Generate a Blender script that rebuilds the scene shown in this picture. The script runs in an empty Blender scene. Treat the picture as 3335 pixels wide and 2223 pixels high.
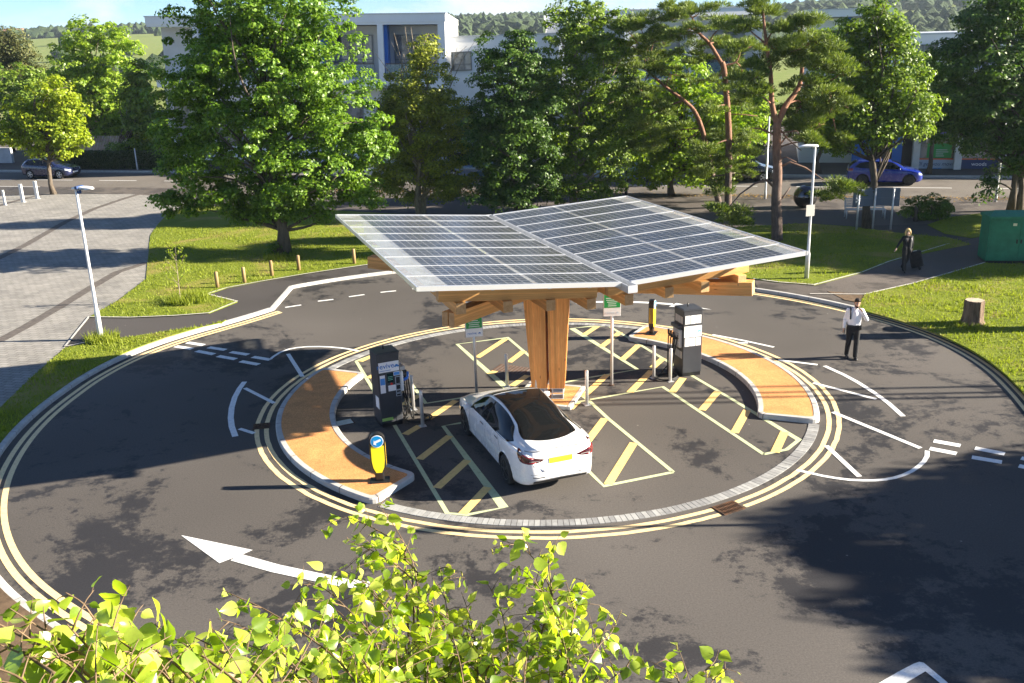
import bpy, bmesh, math, random
import numpy as np
from mathutils import Vector, Matrix, Euler
from mathutils.bvhtree import BVHTree
from mathutils.geometry import tessellate_polygon
SC = bpy.context.scene
COL = SC.collection
R = math.radians
random.seed(7)
RNG = np.random.default_rng(11)

# ---------------------------------------------------------------- camera
FPX, PITCH, ROLL, CAMH = 3098.121, 0.308964, -0.0315634, 9.1369
PW, PH, VK = 3335.0, 2223.0, 1.418
cd = bpy.data.cameras.new('camera'); cam = bpy.data.objects.new('camera', cd); COL.objects.link(cam)
cd.sensor_width = 36; cd.lens = FPX / PW * 36; cd.clip_end = 6000; cd.clip_start = .1
cam.matrix_world = Matrix.Translation((0, 0, CAMH)) @ Matrix.Rotation(math.pi/2 - PITCH, 4, 'X') @ Matrix.Rotation(ROLL, 4, 'Z')
SC.camera = cam
_cr, _sr, _cp, _sp = math.cos(ROLL), math.sin(ROLL), math.cos(PITCH), math.sin(PITCH)
def ray(u, v):
    X = u*VK - PW/2; Y = -(v*VK - PH/2)
    X, Y = _cr*X - _sr*Y, _sr*X + _cr*Y
    return Vector((X, Y*_sp + FPX*_cp, Y*_cp - FPX*_sp))
def G(u, v, z=0.0):                      # survey point -> ground (height z)
    d = ray(u, v); t = (z - CAMH)/d.z
    return Vector((d.x*t, d.y*t, z))
def AY(u, v, Y):                         # survey point at depth Y
    d = ray(u, v); t = Y/d.y
    return Vector((d.x*t, Y, CAMH + d.z*t))
def AD(u, v, D):                         # survey point at distance D
    d = ray(u, v).normalized()
    return Vector((0, 0, CAMH)) + d*D
SE, SN = Vector((.9636, -.2672, 0)), Vector((.2672, .9636, 0))   # along / across the street
def S(a, n, z=0.0):
    p = SE*a + SN*n; return Vector((p.x, p.y, z))
CX, CY = 0.817, 23.603
def PO(r, ang, z=0.0):
    return Vector((CX + r*math.cos(R(ang)), CY + r*math.sin(R(ang)), z))

# ---------------------------------------------------------------- objects
def link(o, parent=None):
    COL.objects.link(o)
    if parent is not None: o.parent = parent
    return o
def tag(o, label=None, cat=None, group=None, kind=None):
    if label: o['label'] = label
    if cat: o['category'] = cat
    if group: o['group'] = group
    if kind: o['kind'] = kind
    return o
def thing(name, label, cat, loc=(0, 0, 0), rz=0.0, group=None):
    o = bpy.data.objects.new(name, None); link(o)
    o.empty_display_size = .2
    o.location = loc; o.rotation_euler = (0, 0, rz)
    return tag(o, label, cat, group)
def copy_tree(o, parent=None):
    c = o.copy(); link(c, parent)
    for ch in list(o.children): copy_tree(ch, c)
    return c
class MB:
    """collects faces, then links them as one mesh object"""
    def __init__(s, off=(0, 0, 0)):
        s.v = []; s.f = []; s.m = []; s.sm = []; s.off = Vector(off); s.M = None
    def add(s, vs, fs, mi=0, smooth=False):
        b = len(s.v)
        for p in vs:
            p = Vector(p)
            if s.M is not None: p = s.M @ p
            s.v.append(p - s.off)
        for f in fs: s.f.append([b+i for i in f]); s.m.append(mi); s.sm.append(smooth)
        return s
    def box(s, c, d, rz=0.0, mi=0, bev=0.0, rot=None):
        hx, hy, hz = d[0]/2, d[1]/2, d[2]/2
        rot = rot or Matrix.Rotation(rz, 3, 'Z'); c = Vector(c)
        if bev <= 0:
            vs = [c + rot @ Vector((x*hx, y*hy, z*hz)) for x in (-1, 1) for y in (-1, 1) for z in (-1, 1)]
            fs = [(0, 1, 3, 2), (4, 6, 7, 5), (0, 4, 5, 1), (2, 3, 7, 6), (0, 2, 6, 4), (1, 5, 7, 3)]
            return s.add(vs, fs, mi)
        bm = bmesh.new(); bmesh.ops.create_cube(bm, size=1)
        for v in bm.verts: v.co = Vector((v.co.x*d[0], v.co.y*d[1], v.co.z*d[2]))
        bmesh.ops.bevel(bm, geom=list(bm.edges), offset=min(bev, min(d)*.45), segments=2, affect='EDGES', profile=.5)
        bm.verts.index_update()
        vs = [c + rot @ v.co for v in bm.verts]; fs = [[v.index for v in f.verts] for f in bm.faces]; bm.free()
        return s.add(vs, fs, mi)
    def beam(s, a, b, w, h, up=(0, 0, 1), mi=0, bev=0.0):
        a, b = Vector(a), Vector(b); x = (b-a); L = x.length; x.normalize(); up = Vector(up)
        y = up.cross(x).normalized(); z = x.cross(y).normalized()
        rot = Matrix((x, y, z)).transposed()
        return s.box((a+b)/2, (L, w, h), mi=mi, bev=bev, rot=rot)
    def tube(s, pts, rad, n=8, mi=0, caps=True, smooth=True):
        pts = [Vector(p) for p in pts]
        if not hasattr(rad, '__len__'): rad = [rad]*len(pts)
        vs = []; fs = []; pu = None
        for i, p in enumerate(pts):
            t = (pts[min(i+1, len(pts)-1)] - pts[max(i-1, 0)])
            if t.length < 1e-9: t = Vector((0, 0, 1))
            t.normalize()
            if pu is None:
                pu = Vector((0, 0, 1)) if abs(t.z) < .9 else Vector((1, 0, 0))
            u = (pu - t*pu.dot(t))
            if u.length < 1e-6: u = t.orthogonal()
            u.normalize(); w = t.cross(u); pu = u
            for k in range(n):
                a = 2*math.pi*k/n
                vs.append(p + (u*math.cos(a) + w*math.sin(a))*rad[i])
        for i in range(len(pts)-1):
            for k in range(n):
                fs.append((i*n+k, i*n+(k+1) % n, (i+1)*n+(k+1) % n, (i+1)*n+k))
        s.add(vs, fs, mi, smooth)
        if caps:
            b = len(s.v) - len(vs)
            s.f.append([b+k for k in range(n)][::-1]); s.m.append(mi); s.sm.append(False)
            s.f.append([b+(len(pts)-1)*n+k for k in range(n)]); s.m.append(mi); s.sm.append(False)
        return s
    def lathe(s, prof, c=(0, 0, 0), n=20, mi=0, sx=1, sy=1, smooth=True):
        c = Vector(c); vs = []; fs = []
        for (r, z) in prof:
            for k in range(n):
                a = 2*math.pi*k/n; vs.append(c + Vector((r*sx*math.cos(a), r*sy*math.sin(a), z)))
        for i in range(len(prof)-1):
            for k in range(n): fs.append((i*n+k, i*n+(k+1) % n, (i+1)*n+(k+1) % n, (i+1)*n+k))
        s.add(vs, fs, mi, smooth); b = len(s.v)-len(vs)
        s.f.append([b+k for k in range(n)][::-1]); s.m.append(mi); s.sm.append(False)
        s.f.append([b+(len(prof)-1)*n+k for k in range(n)]); s.m.append(mi); s.sm.append(False)
        return s
    def prism(s, poly, z0, z1, mi=0, bottom=False):
        P = [Vector((p[0], p[1], 0)) for p in poly]
        area = sum(P[i].x*P[(i+1) % len(P)].y - P[(i+1) % len(P)].x*P[i].y for i in range(len(P)))
        if area < 0: P.reverse()
        n = len(P); tris = tessellate_polygon([P])
        vt = [Vector((p.x, p.y, z1)) for p in P]
        tt = []
        for t in tris:
            a, b, c = (P[i] for i in t)
            if (b-a).cross(c-a).z < 0: t = (t[0], t[2], t[1])
            tt.append(tuple(t))
        s.add(vt, tt, mi)
        if z1 - z0 > 1e-6:
            vs = vt + [Vector((p.x, p.y, z0)) for p in P]
            s.add(vs, [(n+i, n+(i+1) % n, (i+1) % n, i) for i in range(n)], mi)
            if bottom: s.add([Vector((p.x, p.y, z0)) for p in P], [(t[0], t[2], t[1]) for t in tt], mi)
        return s
    def strip(s, pts, w, z, mi=0, closed=False, thick=0.0):
        """flat ribbon of width w along ground points"""
        P = [Vector((p[0], p[1], 0)) for p in pts]; n = len(P); L = []; Rr = []
        for i in range(n):
            a = P[(i-1) % n] if (closed or i > 0) else P[i]
            b = P[(i+1) % n] if (closed or i < n-1) else P[i]
            t = (b-a).normalized(); nn = Vector((-t.y, t.x, 0))
            k = 1.0
            if 0 < i < n-1 or closed:
                t1 = (P[i]-a).normalized(); c = max(.5, abs(t1.dot(t))); k = 1/c
            L.append(P[i]+nn*w/2*k); Rr.append(P[i]-nn*w/2*k)
        vs = [Vector((p.x, p.y, z)) for p in L] + [Vector((p.x, p.y, z)) for p in Rr]
        m = n if closed else n-1
        s.add(vs, [(n+i, n+(i+1) % n, (i+1) % n, i) for i in range(m)], mi)
        return s
    def quad(s, a, b, c, d, mi=0): return s.add([a, b, c, d], [(0, 1, 2, 3)], mi)
    def build(s, name, mats, parent=None, fix=False):
        me = bpy.data.meshes.new(name)
        me.from_pydata([tuple(p) for p in s.v], [], s.f)
        if not isinstance(mats, (list, tuple)): mats = [mats]
        for m in mats: me.materials.append(m)
        me.polygons.foreach_set('material_index', s.m)
        me.polygons.foreach_set('use_smooth', s.sm)
        me.update()
        if fix:
            bm = bmesh.new(); bm.from_mesh(me); bmesh.ops.recalc_face_normals(bm, faces=bm.faces); bm.to_mesh(me); bm.free()
        o = bpy.data.objects.new(name, me)
        return link(o, parent)
def arc(r, a0, a1, n=40, z=0.0):
    return [PO(r, a0 + (a1-a0)*i/n, z) for i in range(n+1)]
def text(name, body, size, mat, parent, loc, rot, ext=.002, align='CENTER', spacing=1.0, shear=0.0, bold=0.0):
    cu = bpy.data.curves.new(name, 'FONT'); cu.body = body; cu.size = size; cu.extrude = ext
    cu.align_x = align; cu.align_y = 'CENTER'; cu.space_character = spacing; cu.shear = shear; cu.offset = bold
    tmp = bpy.data.objects.new('tmp', cu); COL.objects.link(tmp)
    me = bpy.data.meshes.new_from_object(tmp.evaluated_get(bpy.context.evaluated_depsgraph_get()))
    bpy.data.objects.remove(tmp); bpy.data.curves.remove(cu); me.materials.clear(); me.materials.append(mat)
    o = link(bpy.data.objects.new(name, me), parent)
    o.location = loc; o.rotation_euler = rot
    return o

# ---------------------------------------------------------------- materials
MATS = {}
class NT:
    def __init__(s, m): s.m = m; s.t = m.node_tree; s.n = s.t.nodes; s.l = s.t.links
    def new(s, k, **kw):
        o = s.n.new(k)
        for a, b in kw.items(): setattr(o, a, b)
        return o
    def ln(s, a, b): s.l.new(a, b)
    def pos(s, scale=(1, 1, 1), rz=0.0, kind='pos'):
        if kind == 'pos': src = s.new('ShaderNodeNewGeometry').outputs['Position']
        else: src = s.new('ShaderNodeTexCoord').outputs['Object']
        mp = s.new('ShaderNodeMapping'); mp.inputs['Scale'].default_value = scale; mp.inputs['Rotation'].default_value = (0, 0, rz)
        s.ln(src, mp.inputs['Vector']); return mp.outputs[0]
    def noise(s, vec, scale, detail=4, rough=.55, dist=0.0):
        o = s.new('ShaderNodeTexNoise'); s.ln(vec, o.inputs['Vector'])
        o.inputs['Scale'].default_value = scale; o.inputs['Detail'].default_value = detail
        o.inputs['Roughness'].default_value = rough; o.inputs['Distortion'].default_value = dist
        return o.outputs['Fac']
    def ramp(s, fac, stops, interp='LINEAR'):
        o = s.new('ShaderNodeValToRGB'); o.color_ramp.interpolation = interp; e = o.color_ramp.elements
        while len(e) < len(stops): e.new(.5)
        for el, (p, c) in zip(e, stops):
            el.position = p; el.color = (*c, 1) if hasattr(c, '__len__') else (c, c, c, 1)
        s.ln(fac, o.inputs['Fac']); return o.outputs['Color']
    def mix(s, fac, a, b, mode='MIX'):
        o = s.new('ShaderNodeMix', data_type='RGBA', blend_type=mode)
        for val, sk in ((fac, o.inputs[0]), (a, o.inputs[6]), (b, o.inputs[7])):
            if hasattr(val, 'is_linked'): s.ln(val, sk)
            elif hasattr(val, '__len__'): sk.default_value = (*val, 1)
            else: sk.default_value = val if sk.type == 'VALUE' else (val, val, val, 1)
        return o.outputs[2]
    def math(s, op, a, b=None):
        o = s.new('ShaderNodeMath', operation=op)
        for val, sk in ((a, o.inputs[0]), (b, o.inputs[1])):
            if val is None: continue
            if hasattr(val, 'is_linked'): s.ln(val, sk)
            else: sk.default_value = val
        return o.outputs[0]
    def bump(s, h, strength=.3, dist=.02):
        o = s.new('ShaderNodeBump'); o.inputs['Strength'].default_value = strength; o.inputs['Distance'].default_value = dist
        s.ln(h, o.inputs['Height']); return o.outputs['Normal']
def mat0(name):
    m = bpy.data.materials.new(name); m.use_nodes = True; t = NT(m)
    p = t.n['Principled BSDF']; MATS[name] = m
    return m, t, p
def flat(name, c, rough=.5, metal=0.0, spec=.5, coat=0.0, emit=None):
    m, t, p = mat0(name)
    p.inputs['Base Color'].default_value = (*c, 1); p.inputs['Roughness'].default_value = rough
    p.inputs['Metallic'].default_value = metal; p.inputs['Specular IOR Level'].default_value = spec
    p.inputs['Coat Weight'].default_value = coat; p.inputs['Coat Roughness'].default_value = .04
    return m
def noisy(name, c1, c2, scale=3.0, rough=.8, bump=.2, bscale=None, stretch=(1, 1, 1), metal=0.0, kind='pos', spec=.3, detail=6, bd=.01):
    m, t, p = mat0(name)
    vec = t.pos(stretch, kind=kind)
    f = t.noise(vec, scale, detail, .6)
    c = t.ramp(f, [(.32, c1), (.68, c2)])
    t.ln(c, p.inputs['Base Color'])
    p.inputs['Roughness'].default_value = rough; p.inputs['Metallic'].default_value = metal
    p.inputs['Specular IOR Level'].default_value = spec
    if bump:
        h = t.noise(vec, bscale or scale*4, 4, .6)
        t.ln(t.bump(h, bump, bd), p.inputs['Normal'])
    return m
def leafmat(name, c1, c2, trans=.35, rough=.45, spec=.4, tint=(1.2, 1.25, .5)):
    m, t, p = mat0(name)
    rnd = t.new('ShaderNodeNewGeometry').outputs['Random Per Island']
    big = t.noise(t.pos(), .55, 2, .5)
    f = t.math('ADD', t.math('MULTIPLY', rnd, .6), t.math('MULTIPLY', big, .45))
    c = t.ramp(f, [(.15, c1), (.85, c2)])
    t.ln(c, p.inputs['Base Color']); p.inputs['Roughness'].default_value = rough
    p.inputs['Specular IOR Level'].default_value = spec
    tr = t.new('ShaderNodeBsdfTranslucent'); t.ln(t.mix(1.0, c, tint, 'MULTIPLY'), tr.inputs['Color'])
    mx = t.new('ShaderNodeMixShader'); mx.inputs[0].default_value = trans
    t.ln(p.outputs[0], mx.inputs[1]); t.ln(tr.outputs[0], mx.inputs[2])
    t.ln(mx.outputs[0], t.n['Material Output'].inputs['Surface'])
    return m
# ---------------------------------------------------------------- light
SUN_EL, SUN_AZ = 19.8, -1.8            # the sun stands over +x, a touch towards the camera
w = bpy.data.worlds.new('World'); SC.world = w; w.use_nodes = True
wt = NT(w)
sky = wt.new('ShaderNodeTexSky', sky_type='NISHITA'); sky.sun_disc = False
sky.sun_elevation = R(SUN_EL); sky.sun_rotation = R(90 - SUN_AZ); sky.air_density = .6; sky.dust_density = .0; sky.ozone_density = 3.0
bg = wt.n['Background']; bg.inputs['Strength'].default_value = .05
tc = wt.new('ShaderNodeTexCoord'); mp = wt.new('ShaderNodeMapping'); mp.inputs['Scale'].default_value = (3, 3, 9)
wt.ln(tc.outputs['Generated'], mp.inputs['Vector'])
cl = wt.noise(mp.outputs[0], 1.6, 6, .55, .4)
cm = wt.ramp(cl, [(.48, 0.0), (.64, 1.0)])
sz = wt.new('ShaderNodeSeparateXYZ'); wt.ln(tc.outputs['Generated'], sz.inputs[0])
cm = wt.math('MULTIPLY', cm, wt.ramp(sz.outputs[2], [(.10, 1.0), (.28, .12)]))      # a bank of cloud low over the hills
low = wt.mix(1.0, sky.outputs[0], wt.ramp(sz.outputs[2], [(.0, (.58, .66, .74)), (.22, (.95, .98, 1.0))]), 'MULTIPLY')
wt.ln(wt.mix(wt.math('MULTIPLY', cm, .8), low, (4.4, 4.45, 4.5)), bg.inputs['Color'])
sl = bpy.data.lights.new('sun', 'SUN'); sl.energy = 5.0; sl.angle = R(.5); sl.color = (1, .90, .74)
so = bpy.data.objects.new('sun', sl); link(so); so.location = (30, -5, 30)
_d = Vector((math.cos(R(SUN_EL))*math.cos(R(SUN_AZ)), math.cos(R(SUN_EL))*math.sin(R(SUN_AZ)), math.sin(R(SUN_EL))))
so.rotation_euler = _d.to_track_quat('Z', 'Y').to_euler()
SC.view_settings.view_transform = 'Standard'; SC.view_settings.look = 'None'
SC.view_settings.exposure = 2.25; SC.view_settings.gamma = 1.0
SC.cycles.max_bounces = 6; SC.cycles.transparent_max_bounces = 8
SC.cycles.use_denoising = True

# thin air that pales the far hills
hz = bpy.data.materials.new('haze'); hz.use_nodes = True; ht = NT(hz); ht.n.remove(ht.n['Principled BSDF'])
pv = ht.new('ShaderNodeVolumePrincipled'); pv.inputs['Color'].default_value = (.72, .86, 1, 1); pv.inputs['Density'].default_value = .00012; pv.inputs['Anisotropy'].default_value = .2
ht.ln(pv.outputs[0], ht.n['Material Output'].inputs['Volume'])
q = MB(); q.box((0, 820, 22), (2400, 1760, 47.2)); tag(q.build('haze', hz), kind='stuff')
# ---------------------------------------------------------------- ground materials
def asphalt(name, dry, damp, amount=.5, patch=.22):
    m, t, p = mat0(name)
    pos = t.pos()
    big = t.noise(pos, patch, 9, .68, .6)
    fine = t.noise(t.pos((1, 1, 1)), 30, 4, .8)
    mid = t.noise(pos, 2.2, 8, .7)
    f = t.math('ADD', t.math('MULTIPLY', big, .72), t.math('MULTIPLY', mid, .28))
    f = t.math('ADD', f, t.math('MULTIPLY', t.math('SUBTRACT', t.noise(pos, 11, 6, .75), .5), .16))
    wet = t.ramp(f, [(amount-.018, 0.0), (amount+.02, 1.0)])
    c = t.mix(wet, dry, damp)
    c = t.mix(t.ramp(fine, [(.25, .0), (.8, .9)]), t.mix(1.0, c, (.55, .55, .56), 'MULTIPLY'), t.mix(1.0, c, (1.45, 1.42, 1.38), 'MULTIPLY'))
    lf = t.noise(pos, .09, 3, .5)
    c = t.mix(1.0, c, t.ramp(lf, [(.34, .80), (.66, 1.30)]), 'MULTIPLY')
    # a few pale specks of grit
    vo = t.new('ShaderNodeTexVoronoi'); t.ln(pos, vo.inputs['Vector']); vo.inputs['Scale'].default_value = 1.1
    sp = t.ramp(vo.outputs['Distance'], [(.018, .5), (.03, 0.0)])
    c = t.mix(sp, c, (.35, .33, .3))
    t.ln(c, p.inputs['Base Color'])
    t.ln(t.ramp(wet, [(0, .88), (1, .66)]), p.inputs['Roughness'])
    p.inputs['Specular IOR Level'].default_value = .25
    t.ln(t.bump(fine, .35, .006), p.inputs['Normal'])
    return m
M_ASPH = asphalt('asphalt', (.090, .082, .075), (.030, .029, .031), .535)
M_ROAD = asphalt('worn_asphalt', (.125, .112, .098), (.095, .085, .075), .55, .1)
M_PATH = asphalt('footpath_asphalt', (.060, .055, .053), (.042, .038, .037), .56, .3)
M_PATH2 = asphalt('old_footpath', (.10, .087, .078), (.065, .057, .052), .52, .5)
def paint(name, c, worn=.5):
    m, t, p = mat0(name); pos = t.pos()
    f = t.noise(pos, 9, 7, .75)
    c2 = tuple(x*.72 for x in c)
    col = t.ramp(f, [(.3, c2), (.5, c)])
    wr = t.ramp(t.noise(pos, 34, 5, .7), [(.32, .85*worn), (.42, 0.0)])
    t.ln(t.mix(wr, col, (.07, .065, .06)), p.inputs['Base Color']); p.inputs['Roughness'].default_value = .7
    return m
M_WHITE = paint('white_road_paint', (.74, .74, .72))
M_YEL = paint('cream_yellow_road_paint', (.82, .61, .31))
M_LIME = paint('pale_green_bay_paint', (.52, .57, .33), .7)
M_HATCH = paint('amber_hatch_paint', (.80, .56, .20))
M_KERB = noisy('concrete_kerb', (.36, .35, .33), (.50, .49, .46), 3.5, .85, .3, 40)
M_EDGE = noisy('pale_edging', (.42, .40, .36), (.55, .53, .48), 5, .85, .2)
M_ORANGE = noisy('orange_resin_gravel', (.46, .19, .06), (.80, .38, .14), 46, .8, .5, 70, detail=3)
t = NT(M_ORANGE); p = t.n['Principled BSDF']; l_ = p.inputs['Base Color'].links[0].from_socket
t.ln(t.mix(1.0, l_, t.ramp(t.noise(t.pos(), 1.3, 7, .7, .5), [(.3, .74), (.6, 1.05)]), 'MULTIPLY'), p.inputs['Base Color'])
M_DIRT = noisy('bare_soil', (.075, .048, .028), (.16, .105, .06), 5, .95, .6, 25)
def grassmat(name, a, b, dry):
    m, t, p = mat0(name); pos = t.pos()
    f = t.noise(pos, .8, 8, .7); g = t.noise(pos, 14, 5, .7); d = t.noise(pos, .33, 6, .65, .5)
    c = t.ramp(f, [(.3, a), (.7, b)])
    c = t.mix(t.ramp(g, [(.3, .0), (.75, .6)]), c, t.mix(1.0, c, (.45, .5, .45), 'MULTIPLY'))
    c = t.mix(t.ramp(d, [(.50, 0.0), (.64, .85)]), c, dry)
    t.ln(c, p.inputs['Base Color']); p.inputs['Roughness'].default_value = .9; p.inputs['Specular IOR Level'].default_value = .15
    t.ln(t.bump(g, .8, .05), p.inputs['Normal'])
    return m
M_GRASS = grassmat('mown_grass', (.125, .170, .013), (.225, .255, .026), (.27, .215, .07))
M_FIELD = grassmat('far_field', (.15, .20, .04), (.21, .25, .06), (.22, .22, .08))
# pavers: bricks laid along the plaza with joints
m, t, p = mat0('plaza_pavers'); M_PAVE = m
pos = t.pos((1, 1, 1), R(14))
br = t.new('ShaderNodeTexBrick'); t.ln(pos, br.inputs['Vector'])
br.inputs['Scale'].default_value = 1.0; br.inputs['Brick Width'].default_value = .36; br.inputs['Row Height'].default_value = .19
br.inputs['Mortar Size'].default_value = .012; br.inputs['Mortar Smooth'].default_value = .3; br.inputs['Bias'].default_value = 0
br.inputs['Color1'].default_value = (.275, .26, .235, 1); br.inputs['Color2'].default_value = (.215, .205, .188, 1); br.inputs['Mortar'].default_value = (.10, .09, .075, 1)
c = t.mix(1.0, br.outputs['Color'], t.ramp(t.noise(pos, .7, 7, .7), [(.3, .72), (.7, 1.2)]), 'MULTIPLY')
c = t.mix(t.ramp(t.noise(pos, 2.5, 6, .7), [(.60, 0.0), (.70, .5)]), c, (.09, .10, .05))
t.ln(c, p.inputs['Base Color']); p.inputs['Roughness'].default_value = .85
t.ln(t.bump(br.outputs['Fac'], .5, -.01), p.inputs['Normal'])
M_BAND = noisy('dark_paver_band', (.075, .065, .058), (.125, .108, .095), 6, .85, .4, 20)
M_SETT = noisy('grey_setts', (.23, .23, .225), (.33, .33, .32), 6, .85, .2)
M_STEEL = flat('brushed_steel', (.66, .65, .63), .38, .45)
M_GALV = noisy('galvanised_steel', (.50, .51, .52), (.62, .63, .64), 6, .42, 0, metal=.45)
M_ALU = flat('aluminium', (.80, .80, .80), .35, .75)
M_BLACK = flat('black_plastic', (.012, .012, .013), .35)
M_RUBBER = flat('black_rubber', (.014, .014, .014), .7)
M_RUST = noisy('rusty_iron', (.035, .022, .015), (.12, .055, .025), 12, .8, .4)

# ---------------------------------------------------------------- sheets
gb = MB(); gb.quad((-1150, -55, -.06), (1150, -55, -.06), (1150, 1690, -.06), (-1150, 1690, -.06))
tag(gb.build('ground', M_FIELD), kind='structure')
rb = MB(); rb.prism([(-26, -12), (60, -12), (60, 46), (18, 58), (-38, 64), (-26, 40)], 0, 0)
tag(rb.build('roundabout_road', M_ASPH), kind='structure')
sr = MB(); sr.quad(S(-160, 56.4, .008), S(140, 56.4, .008), S(140, 64.6, .008), S(-160, 64.6, .008))
tag(sr.build('street', M_ROAD), kind='structure')
fp = MB(); fp.prism([S(-160, 64.75), S(140, 64.75), S(140, 100), S(-160, 100)], 0, .12)
tag(fp.build('far_pavement', M_PATH2), kind='structure')
kb = MB(); kb.prism([S(-160, 64.6), S(140, 64.6), S(140, 64.75), S(-160, 64.75)], 0, .13)
tag(kb.build('street_kerb', M_KERB), kind='structure')
mk = MB()
for a in np.arange(-70, 60, 5.5): mk.strip([S(a, 60.3), S(a+3.2, 60.3)], .12, .013)
mk.strip([S(-90, 64.25), S(60, 64.25)], .1, .013)
mk.strip([S(-90, 57.0), S(60, 57.0)], .1, .013)
tag(mk.build('street_markings', M_WHITE), kind='structure')

# kerb line of the roundabout, as (angle, radius) about its centre
kl = [(-108, 12.85), (-117, 12.95), (-126, 13.0), (-132, 13.05), (-141, 13.2), (-150, 13.28), (-160, 13.33), (-167.6, 13.36), (-177, 13.42), (-186, 13.49), (-192, 13.58), (-200, 13.62), (-207, 13.52), (-215, 13.30), (-221, 13.28), (-225.7, 13.43)]
def smooth_polar(P, n=6):
    out = []
    for i in range(len(P)-1):
        p0 = P[max(i-1, 0)]; p1 = P[i]; p2 = P[i+1]; p3 = P[min(i+2, len(P)-1)]
        for k in range(n):
            t = k/n
            out.append(tuple(.5*((2*p1[j]) + (-p0[j]+p2[j])*t + (2*p0[j]-5*p1[j]+4*p2[j]-p3[j])*t*t + (-p0[j]+3*p1[j]-3*p2[j]+p3[j])*t**3) for j in (0, 1)))
    out.append(P[-1]); return out
KLs = smooth_polar(kl)
KERB_L = [PO(r, a) for a, r in KLs]
back = smooth_polar([(126.3, 15.81), (118, 15.8), (111, 15.78), (98, 15.75), (84, 15.7), (72, 15.4), (64, 14.0), (58, 13.15), (51, 12.99)])
KERB_B = [PO(r, a) for a, r in back]
kr = [(51, 12.99), (42, 13.02), (31, 13.03), (20.4, 13.02), (13.3, 12.91), (8.5, 12.79), (3, 12.62), (-2.5, 12.44), (-9, 12.3), (-14, 12.3)]
KRs = smooth_polar(kr); KERB_R = [PO(r, a) for a, r in KRs]
KERB_ALL = KERB_L + KERB_B + KERB_R[1:]
def offset_line(P, d):
    out = []
    for i, p in enumerate(P):
        a = P[max(i-1, 0)]; b = P[min(i+1, len(P)-1)]
        t = Vector((b.x-a.x, b.y-a.y, 0)).normalized(); out.append(Vector((p.x - t.y*d, p.y + t.x*d, 0)))
    return out
def kerb(name, P, w=.15, h=.11, gap=.9):
    """a run of kerb stones on the outer (left) side of the line"""
    m = MB(); Q = offset_line(P, w); acc = 0
    for i in range(len(P)-1):
        a, b, c, d = P[i], P[i+1], Q[i+1], Q[i]
        z = Vector((0, 0, h)); z0 = Vector((0, 0, h-.025)); n = (Q[i]-P[i]).normalized()*.025
        vs = [a, b, a+z0, b+z0, a+n+z, b+n+z, d+z, c+z, d, c]
        m.add(vs, [(0, 2, 3, 1), (2, 4, 5, 3), (4, 6, 7, 5), (6, 8, 9, 7)])
        acc += (b-a).length
        if acc > gap:
            acc = 0; t = (b-a).normalized()*.006
            o = Vector((0, 0, .0015))
            m.add([a-t-n*.05+Vector((0,0,.01)), a+t-n*.05+Vector((0,0,.01)), a+t-n*.05+z0+o, a-t-n*.05+z0+o, a+t+n+z+o, a-t+n+z+o, d+t+z+o, d-t+z+o],
                  [(0, 1, 2, 3), (3, 2, 4, 5), (5, 4, 6, 7)], mi=1)
    return tag(m.build(name, [M_KERB, M_RUST], fix=False), kind='structure')
# line runs clockwise seen from above: its left-hand side is the outside
kerb('outer_kerb', KERB_ALL)

# raised ground outside the kerb
def out(P, d=.15): return offset_line(P, d)
OUT = out(KERB_ALL); OL = out(KERB_L); OB = out(KERB_B); OR = out(KERB_R)
H = .10
# footpath behind the kerb: everything between kerb and street first (asphalt), lawns lie on it
ring = OUT
poly = ring + [Vector((70, 20.5, 0)), Vector((70, 37, 0)), S(70, 56.4), S(-80, 56.4), Vector((-70, 20, 0)), Vector((-40, -10, 0)), Vector((-7, -10, 0)), Vector((-2.8, 6, 0))]
fb = MB(); fb.prism(poly, -.02, H)
tag(fb.build('footpath', M_PATH), kind='structure')
zL = H + .03
def Gs(l, z=zL): return [G(u, v, z) for u, v in l]
def sheet(name, pts, mat, z0=H-.02, z1=zL):
    m = MB(); m.prism(pts, z0, z1); return tag(m.build(name, mat), kind='structure')
PLAZA = Gs([(-40, 960), (0, 935), (70, 868), (150, 795), (205, 728), (270, 690), (335, 640), (340, 590), (345, 540), (362, 515), (385, 490), (432, 470), (430, 455), (300, 445), (100, 446), (-150, 452), (-420, 700)], H+.012)
sheet('plaza', PLAZA, M_PAVE, H-.02, H+.012)
bd = MB()
for l in ([(-5, 785), (60, 750), (137, 705), (210, 660), (270, 625), (338, 603)], [(-40, 610), (0, 592), (60, 562), (150, 510), (215, 480), (285, 456), (340, 440)], [(-30, 480), (60, 455), (130, 440)]):
    bd.strip(Gs(l, H), .42, H+.017)
tag(bd.build('plaza_bands', M_BAND), kind='structure')
ri = [p for p in OB if G(890, 600, 0).x < p.x]
LAWN1 = Gs([(205, 727), (270, 690), (335, 640), (340, 590), (345, 540), (362, 515), (385, 490), (430, 478), (560, 470), (700, 478), (900, 490), (1000, 495), (1120, 500), (1130, 560), (1100, 600), (1000, 598), (890, 600), (800, 613), (700, 628), (600, 645), (520, 660), (475, 675), (545, 692), (510, 706), (480, 718), (400, 724), (300, 728)])
LAWN2 = Gs([(0, 935), (70, 868), (150, 798), (190, 790), (233, 782), (330, 768), (430, 752), (470, 748), (510, 740)]) + [Vector((p.x, p.y, 0)) for p in offset_line([PO(r, a) for a, r in KLs[::-1] if -218 < a < -150], -.155)]
LAWN3 = Gs([(1600, 545), (1700, 520), (1850, 512), (1960, 520), (2070, 535), (2180, 545), (2230, 560), (2150, 575), (2080, 590), (2040, 601), (1980, 625), (1870, 654), (1790, 648), (1730, 640), (1500, 600)])
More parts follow.
